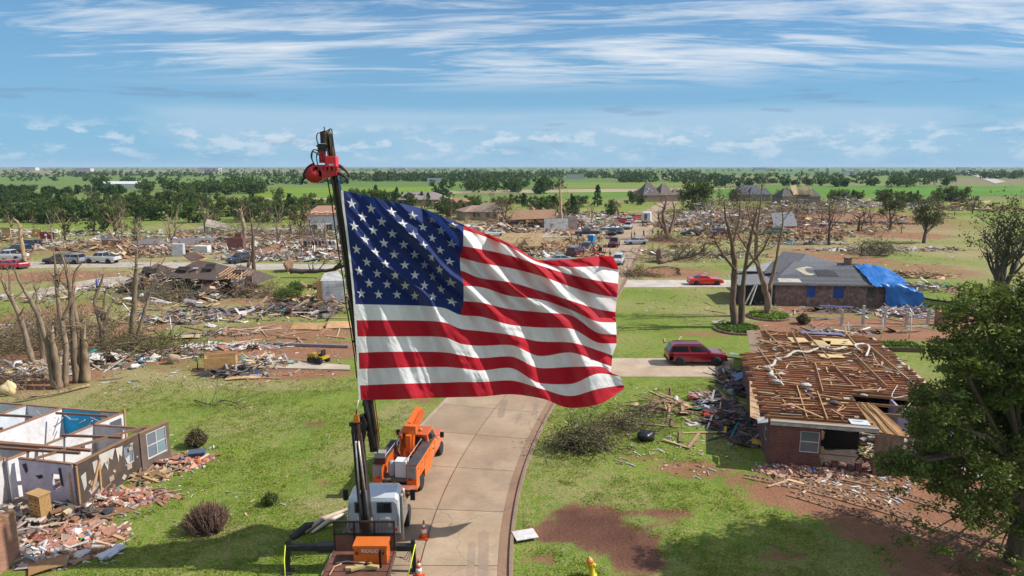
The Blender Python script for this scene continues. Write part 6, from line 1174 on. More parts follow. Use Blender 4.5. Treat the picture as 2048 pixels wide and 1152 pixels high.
# ---- shrubs and brush piles
def shrub(label, px_, py_, rx, h, col, leaf=None, n=90, seed=0, name='bare_shrub', lean=(0, 0)):
    r = random.Random(seed); t = thing(name, label, 'shrub', tuple(g(px_, py_))); mb = MB(); tips = []
    for k in range(n):
        a_ = r.uniform(0, 6.28); rr = rx * math.sqrt(r.random()); e = Vector((rr * math.cos(a_) + lean[0] * h, rr * math.sin(a_) + lean[1] * h, h * (1 - .55 * (rr / rx) ** 2) * r.uniform(.8, 1.08))); b_ = Vector((e.x * .15, e.y * .15, 0)); m_ = b_.lerp(e, .5) + Vector((e.x * .18, e.y * .18, -.1 * h))
        mb.tube([b_, m_, e], [.03, .022, .008], 4, jit(col, .3, r), cap=False); tips += [e, m_.lerp(e, .6)]
        for q in range(2): f = m_.lerp(e, r.uniform(.2, .8)); mb.tube([f, f + Vector((r.uniform(-.25, .25), r.uniform(-.25, .25), r.uniform(.05, .3)))], [.014, .006], 4, jit(col, .3, r), cap=False)
    mb.build('branches', 'bark', t)
    if leaf: link('foliage', leaf_mesh('foliage', [tuple(x) for x in tips], 7, .16, .07, leaf, seed), t)
    return t
shrub('bare reddish dome-shaped shrub on the front left lawn', 432, 1062, 1.05, 1.35, (.17, .095, .07), None, 240, 1, lean=(-.35, .1))
shrub('small dark shrub at the end of the left rubble', 393, 893, .55, 1.0, (.12, .08, .05), 'leaf_dry', 110, 2); shrub('dark dry shrub on the dirt by the white fence posts', 1606, 648, .7, 1.1, (.10, .06, .045), 'leaf_dry', 90, 3)
shrub('bright green juniper bush in the mid left debris', 575, 602, 1.7, 1.7, (.09, .07, .04), 'leaf_lime', 160, 4, 'green_bush'); shrub('smaller bright green bush right of the juniper', 592, 584, 1.2, 1.4, (.09, .07, .04), 'leaf_lime', 120, 5, 'green_bush')
shrub('low green weed clump on the left lawn', 541, 1008, .35, .5, (.08, .09, .03), 'leaf_mid', 30, 6, 'weed')
def brush(label, px_, py_, rx, ry, h, seed, col=(.13, .10, .07), leaf='leaf_dry', n=120, per=5, name='brush_pile', rz=0.0, lsize=.08):
    r = random.Random(seed); t = thing(name, label, 'brush', tuple(g(px_, py_)), rz); mb = MB(); tips = []
    for k in range(n):
        x, y = r.gauss(0, rx * .42), r.gauss(0, ry * .42); z = max(.05, h * math.exp(-(x / rx) ** 2 - (y / ry) ** 2) * r.random()); d = Vector((r.gauss(0, 1), r.gauss(0, .6), r.gauss(0, .28))).normalized(); grow(mb, Vector((x, y, z)), d, r.uniform(.5, 1.4) * (1 + .2 * rx), r.uniform(.012, .05), 1, r, col, tips, .18, (1, 3), .3, 0)
    for v_ in range(len(mb.v)):
        if mb.v[v_][2] < .01: mb.v[v_] = (mb.v[v_][0], mb.v[v_][1], .01)
    mb.build('branches', 'bark', t)['kind'] = 'stuff'
    if leaf: link('foliage', leaf_mesh('foliage', [(x.x, x.y, max(.06, x.z)) for x in tips], per, .2, lsize, leaf, seed), t)
brush('heap of cut leafy branches on the lawn right of the road', 1168, 896, 1.7, 1.0, 1.25, 1, (.15, .115, .08), leaf='leaf_olive', per=5, n=170, lsize=.06); brush('second tangle of branches behind the cut leafy heap', 1250, 856, 1.6, 1.2, .9, 2, (.15, .115, .08), leaf='leaf_dry', n=100, per=3, lsize=.06)
brush('flat spread of twigs beside the black bag', 1290, 830, 1.6, 1.6, .7, 3, leaf=None, n=50)
brush('tangled brush among the snapped trunks at the left edge', 60, 700, 7, 5, 2.2, 4, (.22, .16, .11), 'leaf_dry', 300, 3); brush('brown tangle behind the left trunks', 130, 670, 7, 6, 1.6, 5, (.22, .16, .11), 'leaf_dry', 240, 3); brush('brush bank under the tall dark trunk', 270, 705, 6, 3.5, 1.4, 6, (.19, .14, .09), 'leaf_olive', 200, 6); brush('pale roots and brush at the lower left edge', 25, 765, 4, 2.5, 1.3, 7, (.33, .24, .16), None, 120)
brush('long low brush heap before the red coupe driveway', 1360, 520, 9, 4, 2.0, 8, (.16, .12, .08), 'leaf_olive', 170, 4); brush('brush pile on the road edge by the coupe driveway', 1268, 552, 4, 2, .9, 9, (.14, .11, .07), 'leaf_dry', 90, 5); brush('brush beside the parked grey car on the road', 1335, 483, 5, 5, 1.6, 10, (.17, .12, .08), 'leaf_dry', 130, 4)
brush('fallen leafy top on the right lawn by the stump', 1752, 508, 4.5, 3, 2.6, 11, (.12, .10, .07), 'leaf_olive', 170, 6); brush('grey brush before the collapsed brown roof', 340, 600, 6, 3, 1.5, 12, (.24, .19, .14), 'leaf_olive', 170, 3); brush('brush between the brown roof and the juniper', 520, 590, 5, 3, 1.0, 13, (.2, .15, .1), 'leaf_dry', 120, 3)
brush('brush bank beyond the twin stripped trunks', 1560, 440, 16, 8, 4.0, 14, (.19, .13, .09), 'leaf_dry', 220, 4); brush('brown brush bank before the grey gabled house', 1480, 420, 22, 12, 5.0, 15, (.21, .15, .11), 'leaf_dry', 260, 4); brush('brush beneath the torn roof house', 1650, 425, 18, 10, 4.5, 16, (.19, .13, .1), 'leaf_dry', 220, 4); brush('dead brush at the edge of the left wood', 470, 474, 14, 6, 4, 17, (.23, .18, .13), 'leaf_olive', 200, 4); brush('brush beside the long debris field', 610, 480, 12, 6, 3.0, 18, (.2, .15, .1), 'leaf_dry', 180, 4); brush('brown thicket above the flag edge', 990, 452, 14, 8, 5, 19, (.2, .15, .1), 'leaf_dry', 220, 4)
# fallen logs
def log(label, pts, rad, col=(.20, .14, .095), ball=None, seed=0):
    o = g(pts[0][0], pts[0][1]); t = thing('fallen_log', label, 'log', tuple(o)); mb = MB(); P = [g(x, y, z) - o for x, y, z in pts]; r = random.Random(seed); tips = []; Q = [P[min(int(i / 5), len(P) - 2)].lerp(P[min(int(i / 5), len(P) - 2) + 1], (i % 5) / 5 if i < 5 * (len(P) - 1) else 1) + Vector((r.uniform(-1, 1), r.uniform(-1, 1), r.uniform(-.6, .6))) * rad * .22 for i in range(5 * (len(P) - 1) + 1)]
    mb.tube(Q, [rad * .72 * (1 - .7 * i / len(Q)) * r.uniform(.9, 1.12) for i in range(len(Q))], 9, col)
    for k in range(7): grow(mb, r.choice(Q[len(Q) // 3:]), (P[-1] - P[0]) * .15 + Vector((r.uniform(-2, 2), r.uniform(-2, 2), r.uniform(0, 2.5))), r.uniform(1, 2.5) * max(.4, rad * 2), rad * .2, 2, r, col, tips, .25)
    for k in range(6): grow(mb, P[-1].lerp(P[-2], r.random()), (P[-1] - P[-2]) + Vector((r.uniform(-2, 2), r.uniform(-2, 2), r.uniform(0, 2))), r.uniform(1.5, 3.5), rad * .3, 1, r, col, tips, .2)
    mb.build('trunk', 'bark', t)
    if ball: 
        rp = MB(); lumpy(rp, (0, 0, ball * .34), (ball * .35, ball * .95, ball * .8), (.22, .13, .085), seed); tp = []
        for k in range(26): a_ = r.uniform(0, 6.28); grow(rp, Vector((r.uniform(-.2, .2), math.cos(a_) * ball * .3, ball * .36 + math.sin(a_) * ball * .28)), Vector((r.uniform(-.5, .3), math.cos(a_), math.sin(a_))), r.uniform(.4, 1.1), .06, 1, r, (.20, .13, .09), tp, .3)
        rp.build('root_plate', 'rubble', t)
log('uprooted tree with round root plate by the coupe driveway', [(1318, 524, 1.0), (1345, 518, 1.2), (1380, 512, 1.9), (1410, 505, 3.4)], .6, ball=3.0, seed=1); log('uprooted dark trunk with root plate beside the crane', [(578, 542, 1.0), (620, 543, .9), (660, 540, 1.2), (700, 530, 2.4)], .55, (.10, .08, .065), 3.2, 2); log('dark log with stump on the right lawn', [(1776, 510, .4), (1750, 511, .4), (1722, 512, .4)], .35, (.10, .07, .055), None, 3)
log('thin log leaning over the debris by the left trunks', [(180, 770, .15), (120, 785, .2), (30, 800, .25)], .14, (.3, .2, .13), None, 4); log('pale bare branch lying on the front left lawn', [(390, 800, .05), (412, 808, .2), (440, 812, .08)], .05, (.09, .065, .05), None, 5); log('crooked dark branch on the lawn behind the flag', [(440, 800, .05), (462, 803, .25), (488, 815, .06)], .05, (.09, .065, .05), None, 6)
log('dark bent log on the grass right of the tarp', [(1845, 596, .2), (1880, 602, .3), (1930, 612, .2)], .22, (.09, .065, .05), None, 7)

# ---- grass standing up from the nearer lawns
def lawn(label, x0, x1, y0, y1, n, seed, per=9, size=.042):
    xs, ys, dirt = GRID[0]; r = np.random.RandomState(seed); an = []; cx = np.interp(np.linspace(y0, y1, 200), RC[:, 1], RC[:, 0]); yl = np.linspace(y0, y1, 200)
    X_, Y_ = r.uniform(x0, x1, n), y0 + (y1 - y0) * r.rand(n) ** 1.5
    for x, y in zip(X_, Y_):
        if abs(x - np.interp(y, yl, cx)) < HW + .35: continue
        if dirt[np.searchsorted(ys, y), np.searchsorted(xs, x)] > .28 or mnoise.noise((x * .3, y * .3, 1)) < -.15: continue
        if (49 < y < 57 and 8 < x < 19) or (x < -17.5 and y < 38 and x > -40): continue
        an.append((x, y, .04))
    o = link('grass', leaf_mesh('grass', an, per, (.34, .34, .035), size, 'leaf_grass', seed)); o['kind'] = 'stuff'; tag(o, label, 'grass')
leaf_mat('leaf_grass', (0.095, 0.175, 0.016), (0.26, 0.29, 0.055), 0.35)
lawn('short mown grass of the near left lawn', -30, -6, 22, 50, 9000, 1); lawn('short mown grass of the near right lawn', .5, 24, 22, 50, 9000, 2)
# ------------------------------------------------------------------ cars
CARS = {'suv': dict(L=4.8, W=1.86, hood=1.02, belt=1.08, roof=1.68, trunk=1.08, rb=-.485, rt=-.43, ft=.10, fb=.235, r=.36, gc=.30), 'coupe': dict(L=4.65, W=1.78, hood=.90, belt=.92, roof=1.30, trunk=.92, rb=-.33, rt=-.17, ft=.03, fb=.14, r=.33, gc=.24),
        'sedan': dict(L=4.75, W=1.82, hood=.92, belt=.98, roof=1.45, trunk=1.0, rb=-.38, rt=-.22, ft=.08, fb=.22, r=.33, gc=.24), 'pickup': dict(L=5.7, W=2.0, hood=1.15, belt=1.2, roof=1.88, trunk=1.2, rb=-.13, rt=-.115, ft=.12, fb=.215, r=.40, gc=.42)}
def car(kind, col, p, rz, label, group=None, name=None, detail=True):
    s = CARS[kind]; L_, W, hz, bz, roof = s['L'], s['W'], s['hood'], s['belt'], s['roof']; h = W / 2; gc = s['gc']; wr = s['r']
    t = thing(name or {'suv': 'parked_suv', 'coupe': 'parked_coupe', 'sedan': 'parked_car', 'pickup': 'pickup_truck'}[kind], label, {'pickup': 'pickup'}.get(kind, 'car'), tuple(p), rz, group)
    def ring(y, z0, z1, w): return [(-w * .9, y, z0), (w * .9, y, z0), (w, y, z0 + .16), (w * 1.0, y, z0 + (z1 - z0) * .62), (w * .95, y, z1 - .06), (w * .84, y, z1), (-w * .84, y, z1), (-w * .95, y, z1 - .06), (-w, y, z0 + (z1 - z0) * .62), (-w, y, z0 + .16)]
    Y = lambda f: f * L_
    st = [(-.5, gc + .12, s['trunk'] - .16, h * .88), (-.488, gc + .03, s['trunk'] - .03, h * .95), (-.42, gc, s['trunk'], h), (s['rb'], gc, bz, h), (s['fb'], gc, bz, h), (s['fb'] + .06, gc, hz + .02, h), (.40, gc, hz - .06, h * .98), (.475, gc + .03, hz - .18, h * .9), (.5, gc + .14, hz - .30, h * .80)]
    if kind in ('suv', 'pickup'): st[-3:] = [(.42, gc, hz - .03, h * .98), (.482, gc + .03, hz - .10, h * .94), (.5, gc + .14, hz - .24, h * .86)]
    mb = MB(); mb.loft([ring(Y(f), z0, z1, w) for f, z0, z1, w in st], col, False); mb.build('body', 'carpaint', t)
    rb, rt, ft, fb = Y(s['rb']), Y(s['rt']), Y(s['ft']), Y(s['fb']); wb, wtp = h * .86, h * .68; zb = bz - .02
    mb = MB(); mb.loft([[(-wb, rb, zb), (wb, rb, zb), (wtp, rt, roof - .07), (wtp * .85, rt + .05, roof), (-wtp * .85, rt + .05, roof), (-wtp, rt, roof - .07)], [(-wb, fb, zb), (wb, fb, zb), (wtp, ft, roof - .07), (wtp * .85, ft - .05, roof), (-wtp * .85, ft - .05, roof), (-wtp, ft, roof - .07)]], col); mb.build('roof', 'carpaint', t)
    GL = (.012, .015, .018)
    def lerp(a, b_, u): return Vector(a).lerp(Vector(b_), u)
    for nm, yb, yt, sg in (('windscreen', fb, ft, 1), ('rear_window', rb, rt, -1)):
        q = [(-wb * .9, yb, zb + .04), (wb * .9, yb, zb + .04), (wtp * .92, yt, roof - .08), (-wtp * .92, yt, roof - .08)]
        MB().plate([Vector(v) + Vector((0, .012 * sg, .008)) for v in q], .01 * (1 if sg < 0 else 1), GL).build(nm, 'glass', t)
    for sx in (-1, 1):
        n = 1 if kind == 'coupe' else 2
        for k in range(n):
            u0, u1 = (k + .06) / n, (k + .94) / n; a0, a1 = lerp((sx * wb, rb, zb), (sx * wb, fb, zb), u0), lerp((sx * wb, rb, zb), (sx * wb, fb, zb), u1); b0, b1 = lerp((sx * wtp, rt, roof - .07), (sx * wtp, ft, roof - .07), u0), lerp((sx * wtp, rt, roof - .07), (sx * wtp, ft, roof - .07), u1)
            q = [a0.lerp(b0, .12), a1.lerp(b1, .12), a1.lerp(b1, .9), a0.lerp(b0, .9)]; off = Vector((sx * .014, 0, .006)); MB().plate([v + off for v in q], .01, GL).build('side_window', 'glass', t)
        for f in (-.30, .31):
            MB().lathe((sx * (h - .06), Y(f), wr), [(wr * 1.16, -.075), (wr * 1.16, .07)], 18, (.008, .008, .009), 'X').build('wheel_well_shade', 'rubber', t); wheel(t, sx * (h - .08), Y(f), wr, .22, sx, (.42, .42, .43))  # black disc paints the shaded hollow of the wheel well
        MB().box((sx * h * .62, Y(.487), hz - .22), (h * .36, .12, .13), (.7, .72, .75)).build('headlight', 'glass', t); MB().box((sx * h * .78, Y(-.488), s['trunk'] - .18), (h * .22, .1, .2), (.35, .01, .01)).build('tail_light', 'paint', t)
        if detail: MB().box((sx * (h + .09), fb - .35, bz + .06), (.18, .1, .13), col).build('mirror', 'carpaint', t)
    MB().box((0, Y(.495), gc + .14), (W * .86, .12, .16), (.05, .05, .05)).build('front_bumper', 'rubber', t); MB().box((0, Y(-.496), gc + .13), (W * .86, .12, .16), (.06, .06, .06)).build('rear_bumper', 'rubber', t)
    if kind == 'pickup': MB().box((0, (Y(-.47) + rb) / 2, bz + .004), (W * .78, rb - Y(-.47) - .1, .012), (.02, .02, .02)).build('bed', 'rubber', t)  # thin dark plate paints the shaded recess of the open bed
    if kind == 'suv' and detail:
        for sx in (-1, 1): MB().bar((sx * wtp * .9, rt + .2, roof + .05), (sx * wtp * .9, ft - .2, roof + .05), .04, .04, (.05, .05, .05)).build('roof_rail', 'rubber', t)
    return t
MAR, REDC, WHC, BLC, SIL = (.13, .008, .014), (.62, .02, .012), (.62, .63, .64), (.012, .013, .016), (.36, .38, .40)
Z3 = Vector((0, 0, .035))
car('suv', (.22, .008, .018), g(1390, 726) + Z3, R(-90), 'dark red SUV parked on the driveway beside the roofless brick house')
car('coupe', (.60, .022, .010), g(1410, 569) + Z3, R(-90), 'bright red classic coupe on the pale driveway')
AWAY, TOW = R(-14), R(166); GR = 'cars along the road'
for a_ in [('pickup', MAR, 1228, 493, TOW, 'maroon pickup coming down the middle of the road'), ('suv', BLC, 1226, 470, TOW, 'dark car right behind the maroon pickup'), ('suv', WHC, 1236, 528, TOW, 'white SUV on the road just above the flag corner'), ('suv', MAR, 1150, 511, R(-25), 'maroon SUV parked left of the road, people round it'), ('suv', BLC, 1172, 502, TOW, 'black SUV beside the blue portable toilet'), ('pickup', BLC, 1174, 472, R(90), 'black pickup side-on behind the portable toilet'), ('suv', SIL, 1207, 469, R(80), 'silver SUV in front of the black pickup'), ('sedan', (.03, .035, .04), 1239, 467, TOW, 'dark sedan on the left kerb of the far road'), ('pickup', WHC, 1256, 458, TOW, 'white pickup facing down the far road'), ('suv', WHC, 1259, 446, TOW, 'white SUV behind the white pickup'), ('pickup', (.5, .02, .02), 1247, 449, R(60), 'bright red pickup left of the white SUV'), ('suv', (.35, .015, .02), 1270, 440, R(120), 'dark red SUV near the white trailer'), ('sedan', SIL, 1272, 489, R(100), 'light grey car half buried in brush by the road'), ('sedan', BLC, 1381, 471, R(80), 'black car on the grass right of the broken tree'), ('pickup', MAR, 1442, 472, R(90), 'maroon pickup behind the stripped twin trunks'), ('pickup', (.05, .20, .17), 1552, 470, R(-90), 'teal pickup right of the forked trunk'), ('pickup', (.55, .54, .52), 206, 526, R(82), 'white pickup on the left side street'), ('suv', (.26, .28, .31), 142, 527, R(80), 'grey SUV behind the white pickup'), ('suv', (.05, .055, .06), 121, 527, R(100), 'dark SUV left of the grey SUV'), ('pickup', (.55, .56, .58), 21, 521, R(90), 'white pickup at the left edge'), ('sedan', (.42, .012, .035), 12, 538, R(90), 'red car cut by the left edge'), ('sedan', (.34, .012, .04), 34, 536, R(60), 'red car beside the pale snapped trunk'), ('suv', BLC, 58, 496, R(80), 'black SUV before the olive tree at the left'), ('suv', (.03, .035, .05), 36, 507, R(90), 'dark blue SUV between the white and the black cars'), ('suv', (.012, .02, .05), 482, 525, R(150), 'dark blue off-road car by the long debris line'), ('suv', WHC, 1738, 412, R(90), 'white car parked far right among debris'), ('sedan', BLC, 1843, 409, R(90), 'dark car far right before the hedge'), ('sedan', SIL, 1826, 412, R(95), 'silver car far right beside the dark one'), ('sedan', (.04, .05, .07), 1814, 403, R(90), 'far dark blue car behind the silver one'), ('sedan', WHC, 990, 472, R(95), 'white car crushed in debris above the flag'), ('sedan', (.30, .33, .36), 1116, 527, R(95), 'grey car just above the flag edge')]:
    car(a_[0], a_[1], g(a_[2], a_[3]) + Z3, a_[4], a_[5], None, None, False)
# white box trailer on the far road
T = thing('box_trailer', 'white box trailer standing on the far road', 'trailer', tuple(g(1291, 447)), R(-16))
mb = MB(); mb.loft([[(-1.25, y, .7), (1.25, y, .7), (1.25, y, 2.9), (1.1, y, 3.05), (-1.1, y, 3.05), (-1.25, y, 2.9)] for y in (0, 5.5)], (.66, .67, .68)); mb.build('box_body', 'paint', T)
MB().box((0, -.03, 1.8), (.75, .05, 1.7), (.05, .06, .07)).build('rear_door', 'glass', T); MB().box((0, -.02, .62), (2.4, .1, .16), (.08, .08, .08)).build('bumper', 'rubber', T)
for sx in (-1, 1): wheel(T, sx * 1.05, 2.2, .36, .24, sx); wheel(T, sx * 1.05, 3.2, .36, .24, sx); MB().box((sx * 1.05, -.03, 1.0), (.18, .04, .18), (.4, .02, .02)).build('tail_light', 'paint', T)
# blue portable toilet
T = thing('portable_toilet', 'bright blue portable toilet at the roadside', 'toilet', tuple(g(1183, 491)), R(-30)); BL2 = (.012, .20, .50)
mb = MB(); mb.loft([[(-.6, -.6, .12), (.6, -.6, .12), (.6, .6, .12), (-.6, .6, .12)], [(-.57, -.57, 2.1), (.57, -.57, 2.1), (.57, .57, 2.1), (-.57, .57, 2.1)]], BL2); mb.build('cabin', 'paint', T)
mb = MB(); mb.loft([[(-.62, -.62, 2.1), (.62, -.62, 2.1), (.62, .62, 2.1), (-.62, .62, 2.1)], [(-.5, -.5, 2.3), (.5, -.5, 2.3), (.5, .5, 2.3), (-.5, .5, 2.3)]], (.42, .50, .58)); mb.build('roof', 'paint', T)
MB().box((0, -.61, 1.1), (.85, .04, 1.85), jit(BL2, .1)).build('door', 'paint', T); MB().box((0, 0, .06), (1.3, 1.3, .12), (.05, .05, .06)).build('skid', 'rubber', T)
# ------------------------------------------------------------------ people
def body_mesh(pose):
    a = 1 if pose != 2 else .6; st = (.10, -.10) if pose == 0 else ((.14, -.12) if pose == 1 else (.10, -.10)); ft = (0, 0) if pose == 0 else ((.18, -.18) if pose == 1 else (.05, -.05)); bend = .0 if pose < 2 else .28
    V, E, Rr = [], [], []
    def v(p, r): V.append(p); Rr.append(r); return len(V) - 1
    def e(i, j): E.append((i, j))
    pel = v((0, 0, .95), .145); wst = v((0, bend * .4, 1.12), .135); chs = v((0, bend * .8, 1.34), .165); nk = v((0, bend * 1.1, 1.50), .065); hd0 = v((0, bend * 1.15 + .01, 1.58), .085); hd = v((0, bend * 1.2 + .02, 1.68), .105); hd2 = v((0, bend * 1.2 + .01, 1.76), .06)
    for x in ((pel, wst), (wst, chs), (chs, nk), (nk, hd0), (hd0, hd), (hd, hd2)): e(*x)
    for s_ in (0, 1):
        sx = 1 if s_ == 0 else -1; hp = v((sx * .10, 0, .86), .11); kn = v((sx * .11, ft[s_] * .6 + .03, .48), .075); an = v((sx * .11, ft[s_], .09), .05); to = v((sx * .12, ft[s_] + .15, .04), .04)
        for x in ((pel, hp), (hp, kn), (kn, an), (an, to)): e(*x)
        sh = v((sx * .19, bend * .85, 1.40), .075); el = v((sx * .26, bend + (.05 if pose == 0 else .12 * sx), 1.14), .05); wr = v((sx * .25, bend + (.12 if pose < 2 else .3), .92 if pose < 2 else 1.0), .036); hn = v((sx * .25, bend + (.15 if pose < 2 else .36), .83 if pose < 2 else .96), .042)
        for x in ((chs, sh), (sh, el), (el, wr), (wr, hn)): e(*x)
    me = bpy.data.meshes.new('figure'); me.from_pydata(V, E, []); o = bpy.data.objects.new('figure', me); COL.objects.link(o)
    m1 = o.modifiers.new('skin', 'SKIN'); 
    for i, sv_ in enumerate(me.skin_vertices[0].data): sv_.radius = (Rr[i] * (1.0 if i > 4 else 1.12), Rr[i] * .82); sv_.use_root = (i == 0)
    m2 = o.modifiers.new('sub', 'SUBSURF'); m2.levels = 1; m2.render_levels = 1
    bpy.context.view_layer.update(); ev = bpy.data.meshes.new_from_object(o.evaluated_get(bpy.context.evaluated_depsgraph_get())); bpy.data.objects.remove(o); return ev
POSES = [body_mesh(0), body_mesh(1), body_mesh(2)]
def person(px_, py_, pose, rz, shirt, pants, label, group=None, hair=(.05, .035, .025), skin=(.45, .27, .19)):
    me = POSES[pose].copy(); n = len(me.polygons); cs = np.zeros((n, 4), np.float32); cs[:, 3] = 1
    for i, f in enumerate(me.polygons):
        c = f.center; z = c.z
        k = (.03, .025, .02) if z < .09 else pants if z < .98 and not (abs(c.x) > .20 and z > .75) else (skin if abs(c.x) > .2 and z < 1.12 else (shirt if z < 1.5 else (hair if (z > 1.72 or c.y < (.26 if pose == 2 else -.03)) else skin)))
        cs[i, :3] = k
    q = me.attributes.new('col', 'FLOAT_COLOR', 'FACE'); q.data.foreach_set('color', cs.ravel()); me.materials.clear(); me.materials.append(MATS['fabric']); me.polygons.foreach_set('use_smooth', np.ones(n, bool))
    o = link('person', me, None, g(px_, py_), rz); return tag(o, label, 'person', group)
NV, GY_, WH_, RD_, KH, BK_ = (.02, .035, .09), (.16, .17, .19), (.55, .55, .55), (.35, .03, .03), (.25, .2, .13), (.02, .02, .022)
for a_ in [(195, 582, 1, R(100), (.02, .06, .40), NV, 'person in bright blue shirt walking on the left path'), (1156, 482, 0, 0, GY_, NV, 'person in grey standing left of the portable toilet'), (1167, 511, 0, R(180), (.2, .25, .3), NV, 'person in pale jeans at the back of the maroon SUV'), (1136, 510, 0, R(40), GY_, BK_, 'person in dark clothes left of the maroon SUV'), (1198, 487, 1, R(90), BK_, NV, 'person in black right of the portable toilet'), (1203, 484, 0, R(200), WH_, KH, 'person in white shirt near the portable toilet'), (1263, 478, 1, R(60), GY_, NV, 'person in grey standing on the road by the grey car'), (1269, 475, 0, R(180), WH_, NV, 'person in white beside the one in grey'), (1287, 474, 1, R(-80), RD_, BK_, 'person in red shirt crossing the road alone'), (1305, 473, 0, R(20), (.10, .12, .2), NV, 'person in navy at the road edge, first of the trio'), (1316, 474, 0, R(150), BK_, KH, 'person in black and khaki, middle of the trio'), (1322, 473, 2, R(-60), (.12, .10, .1), NV, 'person bending over, last of the trio'), (1220, 516, 0, R(180), WH_, NV, 'person in white walking in front of the white SUV'), (1909, 432, 0, R(30), (.22, .10, .30), NV, 'person in purple on the far right lawn'), (1190, 510, 2, R(90), RD_, BK_, 'person leaning on the small off-road buggy')]:
    person(*a_)
# ------------------------------------------------------------------ small machines
def buggy(p, rz, col, label, name, mower=False):
    t = thing(name, label, 'mower' if mower else 'buggy', tuple(p), rz)
    for sx in (-1, 1): wheel(t, sx * .42, -.55, .30, .26, sx, (.5, .38, .03) if mower else (.3, .3, .3)); wheel(t, sx * .40, .60, .22, .18, sx, (.5, .38, .03) if mower else (.3, .3, .3))
    mb = MB(); mb.loft([[(-.28, y, .35), (.28, y, .35), (.26, y, z), (-.26, y, z)] for y, z in ((.05, .72), (.5, .74), (.95, .62))], col); mb.build('hood', 'paint', t)
    mb = MB(); mb.box((0, -.5, .52), (.8, .8, .18), col); mb.box((0, -.2, .38), (.6, 1.2, .16), (.03, .03, .03)); mb.build('frame', 'paint', t)
    mb = MB(); mb.box((0, -.42, .70), (.46, .42, .12), (.02, .02, .02)); mb.box((0, -.62, .92), (.44, .10, .42), (.02, .02, .02)); mb.build('seat', 'rubber', t)
    mb = MB(); mb.tube([(0, .1, .7), (0, -.05, 1.0)], .025, 6, (.02, .02, .02)); mb.tube([(.18 * math.cos(a_), -.06 + .05 * math.sin(a_), 1.0 + .17 * math.sin(a_)) for a_ in np.linspace(0, 6.28, 14)], .02, 5, (.02, .02, .02)); mb.build('steering_wheel', 'rubber', t)
    if mower: MB().box((0, .12, .18), (1.15, .75, .16), (.03, .03, .032)).build('mower_deck', 'steel', t)
    else:
        mb = MB()
        for sx in (-.4, .4): mb.tube([(sx, -.7, .6), (sx, -.6, 1.6), (sx, .2, 1.6), (sx, .5, .7)], .03, 6, (.02, .02, .02))
        mb.bar((-.4, -.6, 1.6), (.4, -.6, 1.6), .05, .05, (.02, .02, .02)); mb.build('roll_cage', 'steel', t)
    return t
buggy(g(637, 727) + Vector((0, 0, .12)), R(60), (.46, .28, .02), 'yellow riding mower on the bare concrete slab', 'riding_mower', True).scale = (1.0, 1.0, 1.0)
buggy(g(1195, 512), R(140), (.30, .02, .02), 'small red off-road buggy by the roadside people', 'off_road_buggy').scale = (1.5, 1.5, 1.3)
# ------------------------------------------------------------------ debris
PAL = {'lumber': [(.42, .27, .15), (.50, .36, .20), (.30, .18, .10), (.20, .12, .08), (.36, .22, .13)], 'mixed': [(.42, .29, .17), (.28, .18, .11), (.55, .53, .50), (.40, .38, .36), (.12, .09, .08), (.34, .17, .12), (.48, .36, .22), (.20, .19, .19), (.62, .60, .57)],
       'white': [(.60, .58, .55), (.52, .50, .48), (.44, .36, .28), (.30, .22, .16), (.38, .18, .14), (.25, .25, .26), (.64, .63, .62)], 'brick': [(.34, .15, .10), (.42, .22, .15), (.28, .11, .08), (.46, .32, .25), (.52, .45, .40), (.38, .20, .14)], 'dark': [(.05, .045, .045), (.10, .085, .08), (.16, .12, .10), (.06, .06, .08), (.26, .24, .24), (.12, .07, .05)]}
def rot_rand(r, tilt): return Matrix.Rotation(r.uniform(0, 6.28), 3, 'Z') @ Matrix.Rotation(r.gauss(0, tilt), 3, 'Y') @ Matrix.Rotation(r.gauss(0, tilt), 3, 'X')
